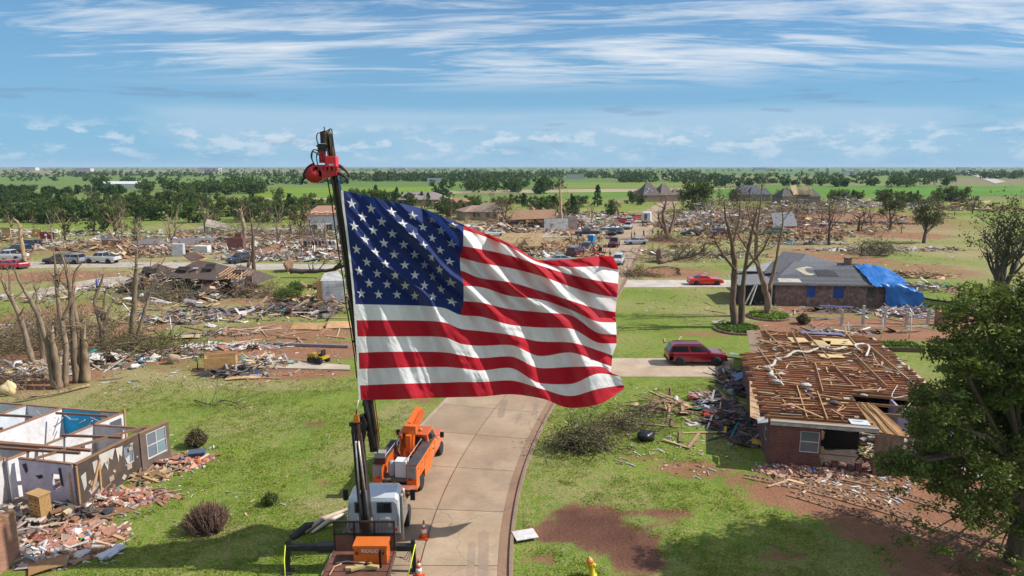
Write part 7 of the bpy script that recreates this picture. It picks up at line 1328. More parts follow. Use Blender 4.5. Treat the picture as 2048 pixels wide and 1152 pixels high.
def rubble(label, px_, py_, rx, ry, h, n, pal='mixed', seed=0, rz=0.0, big=1.0, boards=.55, sheets=.2, accent=.05, name='rubble'):
    r = random.Random(seed * 31 + 7); mb = MB(); P = PAL[pal]
    if pal == 'brick': boards, sheets, big = (.10, .05, .55) if py_ > 600 else (.35, .2, 1.2)
    elif py_ > 850: big *= .6
    elif py_ < 480: big, n, h = big * 1.7, int(n * 1.25), h * 1.35
    elif py_ < 560: big, h = big * 1.25, h * 1.2
    for k in range(n):
        a_, q = r.uniform(0, 6.28), math.sqrt(r.random()); x, y = rx * q * math.cos(a_) * r.uniform(.8, 1.15), ry * q * math.sin(a_) * r.uniform(.8, 1.15)
        lump = .6 + .7 * mnoise.noise((x * .35 + seed, y * .35, 0)); zt = max(.04, h * (1 - q ** 1.5) * max(.15, lump)); z = zt * r.uniform(.25, 1.0); c = jit(r.choice(P), .25, r)
        if r.random() < accent * .6: c = r.choice([(.03, .12, .35), (.02, .25, .30), (.40, .04, .04), (.55, .40, .05), (.35, .15, .22), (.05, .2, .1)])
        t = r.random(); m = rot_rand(r, .30)
        if t < boards: ln = r.uniform(.5, 2.6) * big; mb.box((x, y, z), (ln, r.uniform(.06, .18), r.uniform(.03, .07)), c, rot=m)
        elif t < boards + sheets:
            w_, d_ = r.uniform(.4, 1.4) * big, r.uniform(.3, 1.0) * big; b_ = r.uniform(-.15, .15); vs = [Vector((sx * w_ / 2, sy * d_ / 2, b_ * (1 if sx * sy > 0 else -1))) for sx, sy in ((-1, -1), (1, -1), (1, 1), (-1, 1))]; vs = [m @ v + Vector((x, y, z)) for v in vs]; mb.plate(vs[:4], .025, c)
        else: s_ = r.uniform(.12, .42) * big; mb.box((x, y, z), (s_ * r.uniform(.6, 1.6), s_, s_ * r.uniform(.3, .9)), c, rot=m, taper=(r.uniform(.5, 1), r.uniform(.5, 1)))
    mb.v = [(x, y, max(.012, z)) for x, y, z in mb.v]
    o = mb.build(name, 'rubble', None, g(px_, py_), rz); o['kind'] = 'stuff'; return tag(o, label, 'rubble')
for i, a_ in enumerate([
    # left middle distance
    ('orange timber ruins beside the parked cars', 190, 499, 8.5, 4, 2.2, 260, 'lumber'), ('low brick and board ruins right of the orange ones', 110, 484, 8, 3, 1.4, 150, 'mixed'), ('ruins at the far left edge behind the cars', 18, 484, 6, 3, 1.8, 110, 'lumber'), ('board heap above the brown roof house', 300, 508, 9, 3.5, 1.8, 220, 'lumber'), ('debris with white appliances behind the brown roof', 395, 505, 10, 3.5, 2.2, 260, 'mixed'), ('scattered timber right of the white appliances', 450, 500, 7, 3, 1.4, 160, 'white'),
    ('long pale pink rubble line along the side street', 590, 518, 15, 4, 1.6, 420, 'white'), ('rubble with standing clothes behind the pink line', 640, 500, 8, 3, 2.4, 200, 'white'), ('thin rubble left of the long pink line', 530, 512, 7, 3, .9, 120, 'mixed'), ('timber debris at the collapsed brown roof front', 400, 592, 10, 2.2, 1.0, 200, 'dark'), ('splintered boards at the right end of the brown roof', 470, 588, 5, 2.5, 1.2, 170, 'lumber'), ('boards at the left end of the brown roof', 225, 578, 6, 2.5, .9, 130, 'mixed'),
    ('mixed trash pile with green plastic on the lawn', 355, 640, 4.2, 2.4, 1.0, 190, 'mixed'), ('low trail of trash behind the green plastic pile', 420, 625, 4.5, 1.6, .6, 130, 'dark'), ('dark debris heap left of the white wall panel', 580, 622, 6.5, 3.2, 1.3, 260, 'dark'), ('splintered boards around the white wall panel', 650, 600, 5, 3.5, 1.8, 230, 'lumber'), ('brown board heap beside the crane', 670, 572, 5, 3, 2.0, 170, 'lumber'), ('small scrap scatter on the mid left lawn', 450, 668, 3.5, 1.0, .35, 70, 'mixed'),
    ('scrap heap of tools beside the concrete slab', 520, 728, 3.2, 1.3, .9, 170, 'mixed'), ('dark scrap left of the plywood on the slab', 470, 748, 2.6, .9, .5, 100, 'dark'), ('trash drift under the snapped trunks', 190, 722, 5, 2.6, .8, 240, 'mixed'), ('trash and sheet metal at the lower left trunks', 80, 742, 4, 2.6, .9, 190, 'mixed'), ('debris trail right of the snapped trunks', 300, 712, 4, 1.6, .5, 120, 'mixed'), ('litter bank behind the left trunks', 60, 660, 6, 4, .8, 170, 'mixed'), ('scattered boards left of the path', 30, 600, 8, 3, .6, 110, 'mixed'),
    ('row of pale broken stones behind the slab', 470, 695, 4.5, .5, .35, 180, 'white'),
    # near left house
    ('brick rubble spilled along the dark sheathed wall', 235, 995, 3.0, .95, .35, 340, 'brick'), ('brick and board rubble beside the torn window', 355, 925, 2.0, 1.3, .5, 240, 'brick'), ('burnt black heap before the lavender wall', 122, 1030, 1.5, .7, .7, 130, 'dark'), ('brick and cloth rubble before the left house', 145, 1078, 2.4, 1.5, .4, 300, 'brick'), ('pale litter at the bottom left corner', 70, 1110, 1.6, .9, .4, 140, 'white'), ('broken furniture bits left of the dresser', 40, 1035, 1.3, .9, .7, 110, 'mixed'), ('splinters at the sheathed wall end', 300, 955, 1.1, .7, .5, 90, 'lumber'),
    ('fallen ceilings inside the roofless white rooms', 60, 880, 4.6, 1.6, .5, 150, 'mixed'),
    # centre and right
    ('big splintered house heap in the middle distance', 1075, 450, 14, 6, 5.0, 620, 'lumber'), ('white wall rubble right of the dead trunk', 1165, 455, 12, 5, 3.6, 460, 'white'), ('broad board spread left of the big heap', 985, 462, 14, 6, 2.4, 360, 'mixed'), ('collapsed roof pile above the flag', 1045, 502, 9, 4, 3.0, 300, 'lumber'), ('grey litter right of the collapsed roof pile', 1095, 512, 5, 3, 1.4, 140, 'white'), ('timber heap above the flag canton edge', 930, 462, 12, 6, 2.0, 260, 'mixed'),
    ('huge wreckage bank behind the stripped trunks', 1490, 452, 26, 8, 5.0, 760, 'mixed'), ('white and red rubble right of the teal pickup', 1625, 466, 13, 5, 2.4, 420, 'brick'), ('wreckage left of the grey gabled house', 1420, 436, 14, 8, 5.5, 380, 'white'), ('brown wreckage under the torn roof house', 1590, 425, 22, 10, 5.0, 520, 'mixed'), ('far heap with white car', 1695, 412, 16, 8, 5.0, 340, 'mixed'), ('far pale rubble before the hedge', 1790, 415, 22, 8, 2.5, 340, 'white'), ('orange timber wreck at the far right', 1945, 420, 20, 8, 5.0, 420, 'lumber'), ('far dark debris line on the lawn', 1730, 448, 16, 3, 1.2, 200, 'dark'),
    ('logs and boards right of the uprooted tree', 1440, 512, 11, 4, 1.6, 230, 'mixed'), ('litter line behind the grey roof', 1620, 488, 9, 2, .7, 150, 'white'), ('board wreck behind the tarp house', 1800, 552, 8, 3, 1.0, 240, 'lumber'), ('timber pile right of the tarp', 1858, 578, 5, 3.5, 1.2, 170, 'mixed'), ('white siding wreck under the tarp end', 1815, 628, 5.2, 1.8, 1.1, 260, 'white'), ('dark scrap along the brick front', 1710, 622, 7, 1.2, .5, 150, 'dark'), ('scrap before the garage of the grey roof house', 1515, 606, 3, 1.5, .8, 90, 'dark'), ('low boards on the dirt lane', 1700, 664, 6, .8, .25, 70, 'mixed'),
    ('dark debris in the shade of the roofless house', 1462, 842, 1.7, 4.2, .7, 330, 'dark'), ('grey scrap at the back of the shaded side', 1478, 765, 1.6, 3.2, .6, 190, 'dark'), ('brick rubble before the dark front opening', 1640, 944, 3.2, .8, .45, 380, 'brick'), ('bricks and dirt at the corner of the brick house', 1560, 940, 1.6, .5, .25, 150, 'brick'), ('brick spill at the right window', 1775, 930, 1.8, 1.0, .5, 190, 'brick'), ('splintered boards over the right end of the joists', 1800, 800, 2.5, 2.5, 2.6, 160, 'lumber'), ('boards scattered on the lawn by the black bag', 1330, 815, 2.0, 1.6, .25, 45, 'lumber'), ('scraps on the lawn before the shaded side', 1420, 800, 1.0, 1.4, .4, 60, 'white'),  # first two heaps use the dark palette
    ('wreck bank behind the white pickup street', 60, 470, 16, 5, 1.6, 260, 'mixed'), ('broken boards below the tipped shed', 450, 482, 16, 4, 1.4, 260, 'mixed'), ('timber spread right of the white house', 690, 480, 10, 6, 1.8, 220, 'mixed'), ('pale heap at the far right lawn edge', 1880, 418, 16, 6, 2.0, 240, 'white'), ('wreck strip behind the maroon pickup', 1450, 462, 12, 4, 2.2, 260, 'mixed'), ('low timber spread left of the white trailer', 1160, 432, 22, 7, 1.8, 300, 'mixed'), ('boards beside the pale driveway of the far road', 1110, 488, 9, 3, .6, 120, 'lumber'), ('debris strip between the lawns at right', 1720, 500, 12, 2.5, .8, 200, 'mixed'), ('timber litter before the battered dark tree', 1850, 500, 9, 2.5, .7, 150, 'mixed'), ('far rubble left of the road end', 1210, 440, 12, 6, 2.0, 200, 'mixed'), ('wreck beside the road bend', 1365, 452, 12, 6, 2.6, 280, 'mixed'), ('debris along the kerb above the coupe', 1300, 505, 5, 4, .5, 70, 'mixed'), ('boards behind the white house', 600, 470, 14, 6, 2.0, 220, 'mixed'), ('timber litter under the wood edge', 340, 478, 18, 4, 1.0, 220, 'mixed')]):
    rubble(*a_, seed=i + 1)
# fine litter over the yards
def litter(label, P, n, seed, s0=.05, s1=.22):
    r = random.Random(seed); mb = MB(); xs = [p[0] for p in P]; ys = [p[1] for p in P]; k = 0
    while k < n:
        x, y = r.uniform(min(xs), max(xs)), r.uniform(min(ys), max(ys))
        if not inpoly(x, y, P): continue
        c = g(x, y); sc = max(1, c.y / 55); k += 1; cl = jit(r.choice([(.6, .58, .55), (.62, .6, .58), (.44, .34, .22), (.3, .2, .13), (.5, .36, .2), (.12, .1, .09), (.36, .38, .42), (.2, .13, .09)]), .2, r)
        mb.box((c.x, c.y, .03), (r.uniform(s0, s1) * sc * (3 if r.random() < .3 else 1), r.uniform(s0, s1) * sc * .6, .03), cl, rot=Matrix.Rotation(r.uniform(0, 3.14), 3, 'Z') @ Matrix.Rotation(r.gauss(0, .1), 3, 'X'))
    o = mb.build('litter', 'rubble'); o['kind'] = 'stuff'; tag(o, label, 'litter')
litter('bits of litter strewn over the right lawns', [(1100, 780), (1430, 770), (1480, 930), (1400, 960), (1090, 900)], 330, 1); litter('bits of litter strewn over the mid left yards', [(180, 600), (690, 560), (690, 760), (200, 790)], 900, 2); litter('bits of litter round the left house', [(30, 940), (330, 850), (440, 900), (330, 1010), (230, 1130), (40, 1150)], 460, 3, .04, .16); litter('bits of litter on the middle distance yards', [(0, 470), (690, 470), (690, 560), (0, 600)], 900, 4); litter('bits of litter over the right middle yards', [(1250, 440), (1900, 430), (1950, 640), (1500, 660), (1270, 620)], 1300, 5, .05, .18); litter('bits of litter round the far road', [(900, 430), (1330, 425), (1240, 530), (960, 500)], 700, 6); litter('bits of brick and board before the roofless brick house', [(1500, 925), (1860, 930), (1800, 1010), (1560, 980)], 380, 7, .05, .2); litter('small scraps on the near left lawn', [(330, 760), (690, 770), (640, 1000), (330, 1080)], 110, 8, .04, .14)
# loose boards, each one a thing
def boards(P, n, label, group, seed, l0=1.0, l1=3.2, cols='lumber', w0=.09, w1=.2):
    r = random.Random(seed); xs = [p[0] for p in P]; ys = [p[1] for p in P]; k = 0; meshes = []
    for q in range(8): meshes.append(MB().box((0, 0, 0), (r.uniform(l0, l1), r.uniform(w0, w1), .045), jit(r.choice(PAL[cols]), .2, r)).mesh('board', 'lumber'))
    while k < n:
        x, y = r.uniform(min(xs), max(xs)), r.uniform(min(ys), max(ys))
        if not inpoly(x, y, P): continue
        k += 1; o = link('board', r.choice(meshes), None, g(x, y) + Vector((0, 0, .05 + .05 * r.random()))); o.rotation_euler = (0, r.gauss(0, .03), r.uniform(0, 3.14)); tag(o, label, 'board', group)
boards([(1310, 790), (1480, 770), (1480, 900), (1340, 920)], 16, 'loose board on the lawn left of the roofless brick house', 'boards left of the brick house', 1); boards([(470, 640), (690, 630), (690, 680), (470, 690)], 24, 'loose board on the trampled ground left of the crane', 'boards left of the crane', 2, 1.2, 4); boards([(200, 600), (420, 610), (420, 700), (260, 690)], 22, 'loose board on the lawn behind the snapped trunks', 'boards behind the snapped trunks', 3, 1.2, 4)
boards([(60, 1020), (330, 960), (330, 1000), (210, 1120), (80, 1130)], 22, 'loose board in the rubble before the left house', 'boards before the left house', 4, .7, 1.9); boards([(1520, 930), (1780, 935), (1760, 975), (1560, 970)], 14, 'loose board in front of the roofless brick house', 'boards before the brick house', 5, .6, 1.8); boards([(1580, 620), (1880, 620), (1880, 680), (1600, 660)], 22, 'loose board on the dirt lane before the tarp house', 'boards on the dirt lane', 6, 1, 3.5, 'mixed'); boards([(1260, 590), (1450, 590), (1450, 680), (1250, 690)], 10, 'loose board on the lawn behind the driveway car', 'boards behind the driveway', 7, 1, 2.5); boards([(20, 560), (230, 545), (230, 600), (20, 610)], 12, 'loose board near the left path', 'boards near the left path', 8, 1.5, 4, 'mixed'); boards([(410, 710), (600, 705), (600, 765), (410, 765)], 16, 'loose board round the concrete slab', 'boards round the slab', 9, .8, 2.4)
def piece(name, label, cat, mb, px_, py_, z=0.0, rz=0.0, mat='worn', rot=None):
    o = mb.build(name, mat, None, g(px_, py_) + Vector((0, 0, z)), rz); 
    if rot: o.rotation_euler = rot
    return tag(o, label, cat)
def sheet_(w, d, col, t=.03, bend=.06):
    mb = MB(); n = 6; vs = []
    for i in range(n + 1):
        for j in range(n + 1): x, y = w * (i / n - .5), d * (j / n - .5); vs.append((x, y, bend * math.sin(3 * i / n) * math.cos(2 * j / n)))
    f = [(i * (n + 1) + j, (i + 1) * (n + 1) + j, (i + 1) * (n + 1) + j + 1, i * (n + 1) + j + 1) for i in range(n) for j in range(n)]; m_ = len(vs)
    mb.add(vs + [(x, y, z - t) for x, y, z in vs], f + [tuple(k + m_ for k in q[::-1]) for q in f] + [(j, j + 1, m_ + j + 1, m_ + j) for j in range(n)] + [(n * (n + 1) + j + 1, n * (n + 1) + j, m_ + n * (n + 1) + j, m_ + n * (n + 1) + j + 1) for j in range(n)] + [((i + 1) * (n + 1), i * (n + 1), m_ + i * (n + 1), m_ + (i + 1) * (n + 1)) for i in range(n)] + [(i * (n + 1) + n, (i + 1) * (n + 1) + n, m_ + (i + 1) * (n + 1) + n, m_ + i * (n + 1) + n) for i in range(n)], col); return mb
# plywood and panels
piece('plywood_sheet', 'large tilted brown plywood sheet at the bottom left corner', 'plywood', sheet_(1.3, 1.5, (.34, .19, .085)), 96, 1128, .12, R(35)); piece('plywood_sheet', 'plywood sheet lying before the slab', 'plywood', sheet_(2.6, 1.3, (.50, .34, .16)), 488, 755, .08, R(10)); piece('plywood_sheet', 'slatted pale panel on the mid left lawn', 'plywood', sheet_(2.4, 1.5, (.52, .38, .19)), 376, 675, .12, R(12)); piece('plywood_sheet', 'left orange plywood panel on the dirt', 'plywood', sheet_(3.2, 1.6, (.46, .27, .13)), 615, 657, .25, R(-4), rot=(R(14), 0, R(-4))); piece('plywood_sheet', 'right orange plywood panel on the dirt by the crane', 'plywood', sheet_(2.8, 1.6, (.48, .29, .14)), 682, 655, .3, 0, rot=(R(16), 0, R(3)))
t = thing('timber_crate', 'long open plywood box standing on the slab debris', 'crate', tuple(g(443, 738)), R(14))
for (c_, d_) in (((0, -.5, .55), (2.3, .06, 1.05)), ((0, .5, .6), (2.3, .06, 1.1)), ((-1.15, 0, .55), (.06, 1.0, 1.0)), ((1.15, 0, .55), (.06, 1.0, 1.0)), ((0, 0, .06), (2.3, 1.0, .08))): MB().box(c_, d_, jit((.52, .30, .12), .08)).build('panel', 'worn', t)
piece('cushion', 'tan padded armchair cushion on the ground left of the crate', 'cushion', lumpy(MB(), (0, 0, .4), (1.1, .8, .9), (.42, .32, .22), 91), 348, 727, 0, .3, 'fabric'); piece('insulation_roll', 'yellowish insulation lump at the far lower left', 'insulation', lumpy(MB(), (0, 0, .45), (1.2, .9, 1.0), (.58, .48, .27), 92), 18, 790, 0, 0, 'fabric')
piece('white_board', 'white square board lying on the right lawn', 'board', sheet_(.75, .55, (.66, .66, .66), .02, .02), 1386, 849, .04, .2); piece('grey_sheet', 'crumpled white sheet by the planter ring', 'sheet', sheet_(1.5, .7, (.55, .57, .60), .02, .25), 1440, 648, .25, .3); piece('blue_sheet', 'blue metal sheet leaning by the shaded house side', 'sheet', sheet_(1.7, .9, (.16, .25, .42), .02, .1), 1482, 762, .45, .4, 'worn', (R(12), R(-8), R(20))); piece('blue_sheet', 'second blue sheet behind the driveway car', 'sheet', sheet_(2.2, .7, (.24, .32, .42), .02, .1), 1487, 718, .35, -.5); piece('solar_panel', 'flat dark blue panel at the back of the joists', 'panel', sheet_(3.0, .7, (.05, .05, .14), .03, .01), 1668, 668, 2.75, R(-13))
BAGS = [('rubbish_bag', 'large shiny black rubbish bag on the right lawn', 1292, 880, (1.3, .95, .62), (.012, .012, .014), 'tarp'), ('rubbish_bag', 'black bag on the slab scrap heap', 490, 742, (1.0, .8, .6), (.02, .02, .022), 'tarp'), ('clothes_bundle', 'red and white bundle on the lawn before the shaded side', 1384, 800, (.75, .55, .5), (.42, .16, .12), 'fabric'), ('clothes_bundle', 'blue and white bundle right of the red one', 1410, 822, (.55, .75, .45), (.30, .38, .48), 'fabric'), ('rolled_mat', 'pale rolled mat left of the red bundle', 1352, 800, (1.1, .28, .25), (.55, .55, .53), 'fabric'), ('clothes_bundle', 'blue cloth in the shaded debris', 1478, 845, (.8, .5, .35), (.16, .24, .42), 'fabric'), ('clothes_bundle', 'grey bundle in the shaded debris', 1462, 790, (.8, .6, .5), (.24, .24, .27), 'fabric'), ('pillow', 'big white pillow on the lawn before the left house', 218, 1113, (.95, .62, .3), (.62, .64, .70), 'fabric'), ('pillow', 'white pillow right of the big one', 238, 1098, (.6, .4, .22), (.66, .66, .68), 'fabric'), ('pillow', 'white cloth heap left of the big pillow', 165, 1112, (.7, .5, .26), (.60, .60, .58), 'fabric'), ('pillow', 'white cloth in the rubble above the pillows', 152, 1070, (.7, .45, .3), (.60, .58, .55), 'fabric'), ('cushion', 'left orange cushion at the end of the rubble', 396, 927, (.55, .4, .28), (.45, .14, .06), 'fabric'), ('cushion', 'right orange cushion at the end of the rubble', 411, 924, (.45, .38, .26), (.48, .16, .07), 'fabric'), ('clothes_bundle', 'white bag near the sheathed wall corner', 178, 1020, (.45, .4, .35), (.6, .58, .56), 'fabric'), ('clothes_bundle', 'dark cloth on the brick rubble', 215, 1026, (.55, .4, .25), (.04, .045, .06), 'fabric'), ('clothes_bundle', 'blue cloth heap by the left side path', 285, 630, (1.0, .6, .3), (.02, .07, .30), 'fabric'), ('clothes_bundle', 'teal tarp scrap under the snapped trunks', 187, 712, (1.0, .7, .6), (.02, .32, .34), 'tarp'), ('clothes_bundle', 'pale blue cloth on the debris trail', 287, 724, (1.1, .7, .4), (.35, .48, .58), 'fabric'), ('clothes_bundle', 'white bags right of the debris trail', 270, 736, (1.0, .6, .4), (.6, .6, .58), 'fabric'), ('clothes_bundle', 'green plastic lump in the trash pile', 372, 636, (1.1, .8, .7), (.02, .22, .17), 'tarp'), ('clothes_bundle', 'blue plastic lump behind the trash pile', 394, 612, (1.1, .7, .35), (.05, .08, .22), 'tarp'), ('clothes_bundle', 'blue cloth beside the right lawn rubble', 1585, 482, (2.6, 1.2, .5), (.10, .22, .40), 'tarp')]
for i, (nm, l, x, y, d, c, m_) in enumerate(BAGS): piece(nm, l, nm.split('_')[-1], lumpy(MB(), (0, 0, d[2] * .42), d, c, 100 + i, 16, 10), x, y, 0, rnd.uniform(0, 3), m_)
t = thing('dresser', 'tall wooden dresser with four drawers left standing outside the lavender wall', 'dresser', tuple(g(84, 1040)), R(-24)); MB().box((0, 0, .68), (.82, .5, 1.3), (.44, .26, .10)).build('carcass', 'lumber', t); MB().box((0, -.02, 1.35), (.9, .58, .05), (.48, .29, .12)).build('top', 'lumber', t)
for k in range(4):
    d_ = MB().box((0, -.26, .22 + k * .31), (.72, .03, .27), jit((.50, .30, .12), .08)).build('drawer', 'lumber', t); MB().box((-.18, -.29, .22 + k * .31), (.08, .03, .03), (.08, .05, .03)).build('knob', 'steel', d_); MB().box((.18, -.29, .22 + k * .31), (.08, .03, .03), (.08, .05, .03)).build('knob', 'steel', d_)
t = thing('plastic_tub', 'dark blue plastic tub in the rubble at the lawn edge', 'tub', tuple(g(395, 915)), .3); MB().loft([[(-.36, -.22, .02), (.36, -.22, .02), (.36, .22, .02), (-.36, .22, .02)], [(-.42, -.28, .36), (.42, -.28, .36), (.42, .28, .36), (-.42, .28, .36)]], (.06, .09, .14)).build('body', 'paint', t); MB().box((0, 0, .37), (.92, .64, .04), (.08, .11, .16)).build('rim', 'paint', t)
t = thing('white_wall_panel', 'white siding wall corner standing alone in the mid left debris', 'wall', tuple(g(668, 606)), R(6)); wallseg((-1.3, 0), (1.4, 0), 0, 2.7, .12, (.62, .63, .65)).build('siding', 'worn', t); wallseg((-1.3, .1), (-1.6, 2), 0, 2.4, .12, (.55, .56, .58)).build('siding', 'worn', t); MB().plate([(-1.5, 0, 2.7), (1.4, 0, 2.7), (.4, 1.6, 3.6), (-1.2, 1.6, 3.4)], .08, (.5, .5, .5)).build('gable', 'worn', t)
for k in range(7): MB().bar((-1.3, -.09, .3 + k * .34), (1.4, -.09, .3 + k * .34), .03, .03, (.5, .5, .52)).build('lap', 'worn', t)
t = thing('orange_panel', 'upright orange plywood panel beside the white siding wall', 'panel', tuple(g(643, 606)), R(-4)); MB().box((0, 0, 1.35), (1.0, .08, 2.7), (.55, .30, .10)).build('sheet', 'worn', t); MB().bar((-.3, -.06, 0), (-.3, -.06, 2.7), .08, .05, (.62, .42, .2)).build('stud', 'lumber', t)
piece('white_box', 'upright white cabinet in debris behind the brown roof', 'cabinet', MB().box((0, 0, 1.1), (1.9, 1.4, 2.3), (.55, .57, .60)).box((0, -.72, 1.1), (1.7, .06, 2.1), (.45, .47, .50)), 358, 512, 0, .2); piece('white_box', 'low white appliance right of the upright cabinet', 'appliance', MB().box((0, 0, .8), (2.8, 1.4, 1.5), (.62, .62, .62)).box((0, -.7, .8), (2.4, .05, 1.2), (.5, .5, .5)), 405, 508, 0, -.1); piece('brick_chimney', 'broken brick chimney block by the side street', 'chimney', MB().box((0, 0, 1.3), (3.0, 2.0, 2.6), (.34, .14, .10)).box((.5, .1, 3.0), (1.2, 1.2, .9), (.3, .13, .1)), 474, 502, 0, .1, 'brick_red'); piece('orange_wall', 'leaning orange plywood wall behind the brown roof', 'wall', MB().plate([(-1.6, 0, 0), (1.4, 0, 0), (.6, .8, 1.2), (-1.4, .8, 1.8)], .1, (.52, .28, .10)), 395, 522, 0, .1)
for i, (x, y, w_, h_, c_) in enumerate([(225, 493, 5.0, 1.3, (.36, .20, .14)), (95, 478, 3, 1.6, (.30, .04, .05)), (75, 474, 2.4, 1.8, (.50, .32, .10)), (215, 485, 2.6, 1.6, (.55, .52, .5)), (6, 478, 4, 2.6, (.45, .32, .17))]):
    piece('ruined_wall', ('brick wall stump right of the orange ruins', 'dark red wall scrap behind the parked cars', 'orange striped wall scrap behind the parked cars', 'pale wall stump among the orange ruins', 'tan gable piece at the far left edge')[i], 'wall', wallseg((-w_ / 2, 0), (w_ / 2, 0), 0, h_, .2, c_, [(w_ * .3, w_ * .5, h_ * .4, h_ * .8)]), x, y, 0, rnd.uniform(-.3, .3))
t = thing('tall_board', 'leaning brown plank at the right of the orange ruins', 'board', tuple(g(233, 487))); MB().bar((0, 0, 0), (-1.4, 0, 3.4), .5, .12, (.25, .16, .11)).build('plank', 'lumber', t)
piece('ruined_roof', 'grey roof slab lying on the grass before the left wood', 'roof', MB().plate([(-7, -2, .15), (6, -2.5, .1), (7, 2.5, .9), (-6, 3, .7)], .15, (.17, .16, .16)), 335, 487, 0, .05, 'shingle'); piece('ruined_roof', 'second grey roof slab right of the tipped shed', 'roof', MB().plate([(-4, -1.5, .1), (4, -1.5, .2), (4, 1.5, .8), (-4, 1.5, .6)], .15, (.19, .18, .18)), 420, 483, 0, .1, 'shingle')
piece('wall_fragment', 'white wall fragment in the central wreck heap', 'wall', wallseg((-3, 0), (3, 0), 0, 3.2, .2, (.6, .6, .6), [(1.4, 2.4, 1, 2.2)]), 1112, 463, 0, .1); piece('wall_fragment', 'grey door wall right of the dead trunk', 'wall', wallseg((-2.5, 0), (2.5, 0), 0, 3.4, .2, (.42, .38, .35)), 1135, 459, 0, -.1); piece('roof_fragment', 'brown roof slab on the central wreck heap', 'roof', MB().plate([(-7, -1, 2.2), (5, -1.5, 2.6), (5.5, 3, 4.6), (-6, 3.5, 4.4)], .2, (.30, .17, .10)), 1075, 455, 0, .1); piece('roof_fragment', 'tan rafters slab above the flag', 'roof', MB().plate([(-5, -1, 1.0), (4, -1, 1.2), (4, 2.5, 3.4), (-4, 3, 3.2)], .2, (.46, .32, .17)), 1040, 503, 0, -.2); piece('roof_fragment', 'grey shingle slab right of the teal pickup', 'roof', MB().plate([(-3, -1, .8), (3.4, -1, .8), (3.4, 2, 4.4), (-2.4, 2.2, 4.0)], .2, (.22, .22, .24)), 1566, 458, 0, .1, 'shingle')
# fence of white posts, garden bed, poles
F = thing('post_fence', 'row of white fence posts with broken rails before the tarp house', 'fence', tuple(g(1683, 650)), 0); f0 = g(1683, 650)
for k, (x, y, h_) in enumerate([(1683, 650, 1.6), (1725, 651, 2.1), (1768, 652, 2.0), (1812, 653, 1.5), (1855, 651, 1.6)]): p = g(x, y) - f0; MB().box((p.x, p.y, h_ / 2), (.22, .22, h_), (.52, .48, .45)).build('post', 'worn', F)
for a_, b_ in (((1683, 650), (1725, 651)), ((1725, 651), (1768, 652)), ((1812, 653), (1855, 651))): MB().bar(g(*a_, .7) - f0, g(*b_, .5) - f0, .06, .14, (.5, .47, .43)).build('rail', 'worn', F)
piece('brick_pier', 'short brick pier at the end of the white post fence', 'pier', MB().box((0, 0, .7), (1.0, .8, 1.4), (.3, .14, .09)).box((0, 0, 1.45), (1.1, .9, .1), (.34, .2, .15)), 1882, 650, 0, 0, 'brick_orange')
t = thing('garden_bed', 'timber edged vegetable bed behind the joists', 'garden bed', tuple(g(1762, 697)), R(-6))
for (c_, d_) in (((0, -1.0, .2), (6.4, .14, .4)), ((0, 1.0, .2), (6.4, .14, .4)), ((-3.2, 0, .2), (.14, 2.0, .4)), ((3.2, 0, .2), (.14, 2.0, .4))): MB().box(c_, d_, (.12, .075, .05)).build('edging', 'lumber', t)
link('greens', leaf_mesh('greens', [(rnd.uniform(-3, 3), rnd.uniform(-.9, .9), .45) for _ in range(160)], 6, .22, .13, 'leaf_lime', 9), t)
for (x, y, h_, l, c_) in [(1762, 676, 1.9, 'thin leaning white pole behind the joists', (.6, .58, .54)), (1818, 678, 2.2, 'thin white pole right of the leaning one', (.6, .58, .54)), (343, 676, 2.0, 'thin white post on the mid left lawn', (.6, .6, .6)), (437, 660, 1.6, 'thin pale stake in front of the juniper yard', (.55, .52, .48)), (395, 740, 1.1, 'short dark stake left of the crate', (.06, .06, .05)), (1802, 468, 3.0, 'pole with white birdhouse on the right lawn', (.2, .16, .13))]:
    piece('pole', l, 'pole', MB().tube([(0, 0, 0), (.05, 0, h_ * .5), (.02, 0, h_)], .05 if h_ < 2.5 else .1, 8, c_).box((.02, 0, h_ + .15 if h_ > 2.5 else h_), (.9, .6, .7) if h_ > 2.5 else (.12, .12, .06), (.55, .55, .55)), x, y, 0, 0, 'paint')
piece('rain_gutter', 'long grey metal rail on the ground behind the slab', 'rail', MB().bar((0, 0, .15), (-g(528, 690).x + g(700, 693).x, -1.0, .15), .35, .22, (.24, .24, .24)), 528, 690, 0, 0, 'steel')
piece('fallen_timber_frame', 'pale timber frame lying on the mid left lawn', 'frame', MB().bar((0, 0, .1), (2.5, .8, .15), .12, .08, (.5, .42, .3)).bar((2.5, .8, .15), (4.4, .3, .1), .12, .08, (.5, .42, .3)).bar((0, 0, .1), (1.9, -.8, .1), .12, .08, (.5, .42, .3)).bar((1.9, -.8, .1), (4.4, .3, .1), .12, .08, (.55, .46, .34)).bar((1.1, .35, .12), (3.0, -.4, .1), .1, .08, (.55, .46, .34)), 470, 662, 0, .1, 'lumber')  # bars of a plain timber frame lying flat
piece('bent_metal', 'pale bent sheet strips beside the left outrigger', 'metal', MB().tube([(0, 0, .1), (.5, .7, .35), (1.0, 1.5, .25), (1.35, 2.3, .15)], [.10, .12, .10, .05], 6, (.50, .40, .30)).tube([(.3, 0, .08), (.8, .6, .3), (1.2, 1.2, .3), (1.7, 2.0, .1)], [.06, .10, .08, .03], 6, (.58, .52, .46)).tube([(-.4, -.5, .05), (0, .1, .3), (.6, 1.0, .1)], [.16, .18, .06], 6, (.04, .04, .04)), 610, 1068, 0, -.1, 'worn')
